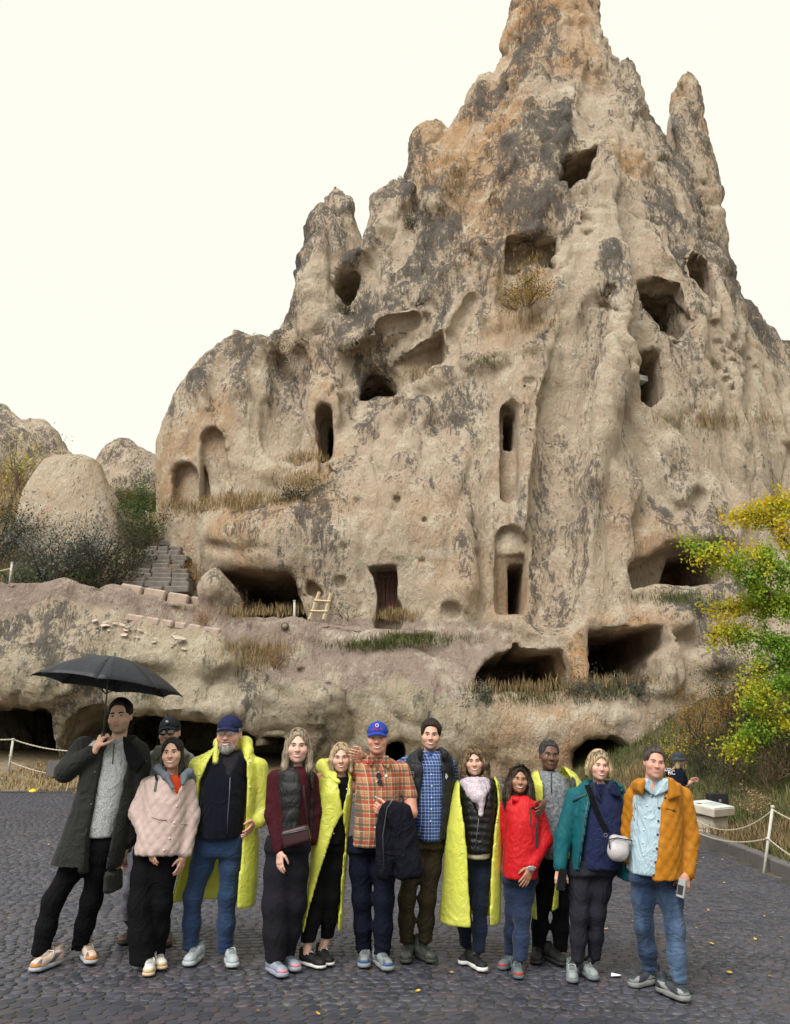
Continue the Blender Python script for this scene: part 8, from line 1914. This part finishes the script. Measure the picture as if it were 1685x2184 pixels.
jk = garment(p, 'teal_jacket', [(590, 232, 425, .105), (625, 190, 470, .135), (680, 140, 505, .16), (800, 120, 525, .18), (950, 105, 530, .19), (1165, 95, 525, .19), (1172, 440, 525, .18), (1232, 445, 520, .17)], MTEAL, [((p.W(165, 700), p.W(85, 960, -.02), p.W(64, 1150, -.06)), (68, 60, 46)), ((p.W(470, 700, .02), p.W(515, 900, .1)), (62, 52))], [([(255, 570), (425, 570), (470, 680), (478, 900), (462, 1260), (190, 1260), (186, 1165), (205, 1000), (232, 820), (262, 690)], -.4, .02)], disp=p.wrinkle(.009, 8, 6, 7)); line_on(p, [jk], [(150, 725), (190, 705), (240, 683)], .008, plain('teal_dark', (.02, .05, .06), .6), 'reflective_strip'); line_on(p, [jk], [(258, 680), (228, 830), (200, 1010), (184, 1160)], .004, MZIP, 'zip')
MH12 = hair_mat('light_blond_hair', (.30, .20, .10), (.62, .48, .30)); ex = [(ellipsoid((0, .04, -.015), (.085, .055, .08)), .03)]
for s_ in (-1, 1): ex += [(capsule((s_ * .070, -.01, .06), (s_ * .088, -.02, -.02), .024, .026), .02), (capsule((s_ * .088, -.02, -.02), (s_ * .086, -.025, -.075), .026, .014), .02)]
hr = hair_cap(p, MH12, .014, (0, -.120, -.030, .064, .088, .122), side=-.5, back=-.085, amp=.005, sc=(40, 40, 10), extra=ex, top=.012); pa = []
for _ in range(210):
    s_ = RNG.choice((-1, 1)); f = RNG.uniform(-.045, .06); pa.append(lock(RNG, 0, [(s_ * .01, f - .02, .134), (s_ * .075, f, .088), (s_ * .102, f, .01), (s_ * .108, f - .01, -.04), (s_ * RNG.uniform(.085, .108), f - .02, -.088)], .0045, n=8))
p.strands('hair_strands', pa, MH12, .0017, hr); p.glasses((.06, .03, .04), w=.026, hgt=.020, r=.0022, y0=.035, tiltz=.105, dark=False)
W_ = front_of(p, [c for c in p.e.children if c.name.startswith('body')] + [bl_], [(295, 660), (310, 690), (322, 715), (340, 690), (358, 650)], .003); B = MB(); B.tube([tuple(w - p.base) for w in W_], .0015, 4); B.build('necklace', plain('gold', (.7, .5, .2), .25, metal=1), p.e); PEOPLE[12] = p; tm('p12')
c = p.W(448, 1030, -.24); be = tag(empty('silver_crossbody_bag', c), 'silver grey crossbody bag with wide black strap on the woman in teal', 'bag'); Fb = Field(.08); Fb.add(box((0, 0, .012), (64 * p.k, .045, 62 * p.k), .04)); Fb.add(ellipsoid((-.01, -.02, -.03), (64 * p.k, .05, 55 * p.k)), .02); V, Q = surface_nets(Fb, (-.12, -.09, -.12), (.12, .09, .12), .007); N_ = vnormals(V, Q); V = V + N_ * (.003 * fbm(V[:, 0] * 25, V[:, 1] * 25, V[:, 2] * 25, 2, 3))[:, None]
o = link('pouch', mesh_from(V, Q, 'pouch'), plain('silver_leather', (.42, .39, .40), .42, .12, 12, .3, 160), be); o.rotation_euler = (0, R(12), 0); B = MB(); B.tube([(-.085, -.04, .055), (-.02, -.052, .07), (.085, -.05, .052)], .004, 5); B.tube([(-.075, -.045, .06), (-.075, -.055, .0)], .005, 5); B.build('zip', MBLK, be, True); B = MB(); B.tube([(-.092 + math.cos(a) * .012, -.03, .085 + math.sin(a) * .012) for a in np.linspace(0, 6.28, 12)], .0025, 5, cap=False); B.build('ring', plain('steel_ring', (.6, .6, .6), .2, metal=1), be)
strap(p, [jk, bl_], [(242, 620), (268, 690), (300, 780), (340, 870), (374, 925)], .019, .004, MBLACKC, 'shoulder_strap', be, .012, c)
q = p.W(76, 1240, -.125); B = MB(); B.box((0, 0, 0), (.037, .005, .072), M=Matrix.Rotation(R(12), 3, 'Y') @ Matrix.Rotation(R(25), 3, 'Z')); o = B.build('phone', plain('phone_black', (.012, .012, .014), .2)); o.location = tuple(q); tag(o, 'black phone held in the lowered hand of the woman in teal', 'phone'); bv = o.modifiers.new('b', 'BEVEL'); bv.width = .004

# 13 --------------------------------------------------------------- man in the mustard jacket
p = Person(5, 'man in mustard quilted jacket over light blue shirt and faded jeans', center=(690, 950), head=dict(top=(683, 375), chin=(670, 572), skin=(.56, .29, .215), brow=(.16, .11, .08), smile=.8, teeth=.5, squint=.6, eye='blue', yaw=-3, fw=1.0, jaw=1.08, nw=1.05, hs=.97),
    neck=(672, 610), sh_a=(560, 690), sh_b=(850, 690), hip_a=(605, 1210), hip_b=(770, 1210), kn_a=(625, 1550), kn_b=(800, 1550), an_a=(655, 1830), an_b=(838, 1870), toe_a=(522, 1962, -58), toe_b=(915, 2072, 24), foot=.295)
p.head(); p.pants(denim_mat('faded_jeans', (.016, .032, .075), (.09, .14, .22), .75), (90, 68, 60), (92, 70, 60), waist=[(1170, 545, 830, .13), (1240, 520, 855, .14)], bunch=.006)
p.shoes((.035, .042, .05), (.20, .20, .20), (.16, .18, .18), (.02, .02, .02), (.28, .28, .27), thick=.038)
p.hand(p.W(890, 1200, -.10), p.W(886, 1275, -.13), (-.8, -.5, 0), palm=(-.35, .8, 0), curl=.7, size=1.0); p.body()
MLB = cloth_mat('light_blue_shirt', (.36, .48, .55), .85, .1, 300, .2, .1, wr=.5); sh = garment(p, 'shirt', [(585, 600, 745, .085), (625, 555, 800, .12), (700, 535, 850, .15), (850, 535, 840, .165), (1050, 528, 825, .17), (1195, 524, 810, .165)], MLB, (), [([(615, 550), (740, 550), (700, 640), (652, 712), (625, 630)], -.4, -.03)], disp=p.wrinkle(.007))
flaps(p, .008, MLB, sh, p.poly([(600, 580), (625, 575), (650, 690), (620, 660), (585, 630)], -.17, -.08, .008), p.poly([(755, 575), (735, 575), (660, 690), (740, 658), (762, 630)], -.17, -.08, .008)); buttons(p, [(628, 680), (632, 755), (618, 833), (612, 915), (608, 998), (612, 1080)], MBTN, .006, -.185)
MMUS = cloth_mat('mustard_quilt', (.38, .145, .007), .6, .10, 500, .05, .1, .22, .12)
jk = garment(p, 'quilted_jacket', [(580, 575, 785, .11), (620, 530, 850, .14), (690, 508, 880, .17), (850, 500, 885, .19), (1050, 500, 880, .20), (1222, 498, 868, .195)], MMUS, [((p.W(865, 700), p.W(915, 960, -.02), p.W(895, 1195, -.08)), (72, 66, 54)), ((p.W(545, 700, .03), p.W(510, 920, .1), p.W(520, 1100, .1)), (62, 54, 48))], [([(590, 540), (765, 540), (748, 640), (702, 760), (684, 1000), (655, 1200), (648, 1260), (515, 1260), (528, 1190), (552, 950), (575, 740), (583, 640)], -.4, .0)], disp=p.quilt(.0085, .095, 5))
flaps(p, .009, MMUS, jk, p.poly([(545, 600), (598, 570), (605, 600), (580, 690), (545, 650)], -.18, -.03, .02), p.poly([(745, 565), (775, 572), (830, 690), (740, 715), (745, 650)], -.20, -.08, .02)); line_on(p, [jk], [(760, 770), (800, 785), (852, 800)], .005, plain('mustard_seam', (.26, .10, .006), .7), 'pocket_flap')
buttons(p, [(712, 770), (708, 855), (704, 945), (698, 1035), (690, 1125), (680, 1210), (814, 685), (755, 705), (808, 785)], MDBTN, .008, -.235); MH13 = hair_mat('brown_grey_hair', (.022, .016, .012), (.11, .09, .075)); p.short_strands(MH13, 420, .030, lift=.015); hair_cap(p, MH13, .010, (.067, .090, -.040), side=-.018, top=.018, amp=.004); PEOPLE[13] = p; tm('p13')
q = p.W(860, 1295, -.16); ce = tag(empty('compact_camera', q), 'small silver and black camera held low by the man in mustard', 'camera'); rot = Matrix.Rotation(R(14), 3, 'Y') @ Matrix.Rotation(R(-35), 3, 'Z'); B = MB(); B.box((0, 0, 0), (.028, .014, .062), M=rot); o = B.build('camera_body', plain('silver_metal', (.38, .38, .39), .35, metal=.5), ce); bv = o.modifiers.new('b', 'BEVEL'); bv.width = .006
B = MB(); B.box(rot @ Vector((-.002, -.0150, -.012)), (.018, .002, .030), M=rot); B.build('screen', MBLK, ce); B = MB(); B.tube([rot @ Vector((-.03, 0, .02)), rot @ Vector((-.045, 0, .02))], .022, 14); B.build('lens_barrel', MBLK, ce, True)

# 14 --------------------------------------------------------------- person with the bucket hat, far behind
p = Person(5, 'person in dark bucket hat and navy jacket seen from behind by the bank', Y=12.5, center=(830, 700), grp=False, head=dict(top=(838, 412), chin=(842, 500), skin=(.52, .31, .23), brow=(.2, .15, .1), smile=0, teeth=0, yaw=125, nw=.85), neck=(820, 520), sh_a=(770, 545), sh_b=(860, 545), hip_a=(790, 720), hip_b=(850, 720), kn_a=(795, 850), kn_b=(850, 850))
p.head(); zf = float(ground_z(p.base[0], p.Y)); p.base[2] = zf; p.e.location = tuple(p.base)
F_ = Field(.12)
for sd, x_ in (('a', 800), ('b', 848)): F_.add(capsule(p.J('hip_' + sd), np.array((p.W(x_, 800)[0], p.Y, zf + .42)), .085, .07), .04); F_.add(capsule(np.array((p.W(x_, 800)[0], p.Y, zf + .42)), np.array((p.W(x_, 800)[0], p.Y, zf + .04)), .07, .055), .04)
p.fieldobj('trousers', F_, .02, MBLACKC); p.hand(p.W(915, 605, -.02), p.W(945, 588, -.02), (0, -.3, 1), palm=(.1, -.6, -.3), curl=.6, size=.9); p.fine.append((p.W(892, 622, 0), p.W(915, 605, -.02), .036, .028)); p.body()
jk = garment(p, 'jacket', [(510, 795, 860, .09), (535, 765, 880, .13), (600, 752, 885, .16), (680, 755, 885, .17), (760, 758, 882, .17)], cloth_mat('navy_jersey', (.006, .008, .018), .9), [((p.W(862, 550), p.W(898, 622, 0)), (24, 19)), ((p.W(775, 550), p.W(765, 640, .1)), (22, 18))], h=.016)
MW_ = plain('white_print', (.7, .7, .72), .6)
for t_, x_, y_, s__ in (('NAUTICAL', 778, 530, .060), ('RC', 795, 552, .080)):
    W_ = front_of(p, [jk], [(x_, y_)], .015)[0] - p.base; text_obj(t_, s__, Matrix.Translation(Vector(W_)) @ Matrix.Rotation(R(-10), 4, 'Z') @ Matrix.Rotation(math.pi / 2, 4, 'X'), MW_, 'lettering', p.e)
line_on(p, [jk], [(818, 505), (790, 545), (765, 590)], .012, plain('tan_strap', (.25, .10, .05), .6), 'strap')
F_ = Field(.08); F_.add(ellipsoid((0, .012, .047), (.097, .117, .098))); F_.cut((lambda X, Y, Z: .03 - Z, None, None), .01); MBK = cloth_mat('dark_bucket', (.035, .042, .055), .85); ho = p.hfield('bucket_hat', F_, (-.12, -.13, 0), (.12, .15, .16), .008, MBK); B = MB(); n = 24; V = []
for r_, z_ in ((.98, .042), (1.22, .012), (1.45, -.012)):
    for j in range(n): a = 2 * math.pi * j / n; V.append((math.cos(a) * .096 * r_, .012 + math.sin(a) * .115 * r_, z_))
B.raw(V, [(i * n + j, i * n + (j + 1) % n, (i + 1) * n + (j + 1) % n, (i + 1) * n + j) for i in range(2) for j in range(n)]); o = p.hobj('hat_brim', B, MBK, ho); sd = o.modifiers.new('s', 'SOLIDIFY'); sd.thickness = .006
hair_cap(p, MH6, .012, (0, -.118, -.030, .060, .086, .116), side=-.5, back=-.5, amp=.004, extra=[(capsule((-.02, .08, 0), (-.03, .10, -.13), .05, .035), .03)]); PEOPLE[14] = p; tm('p14')
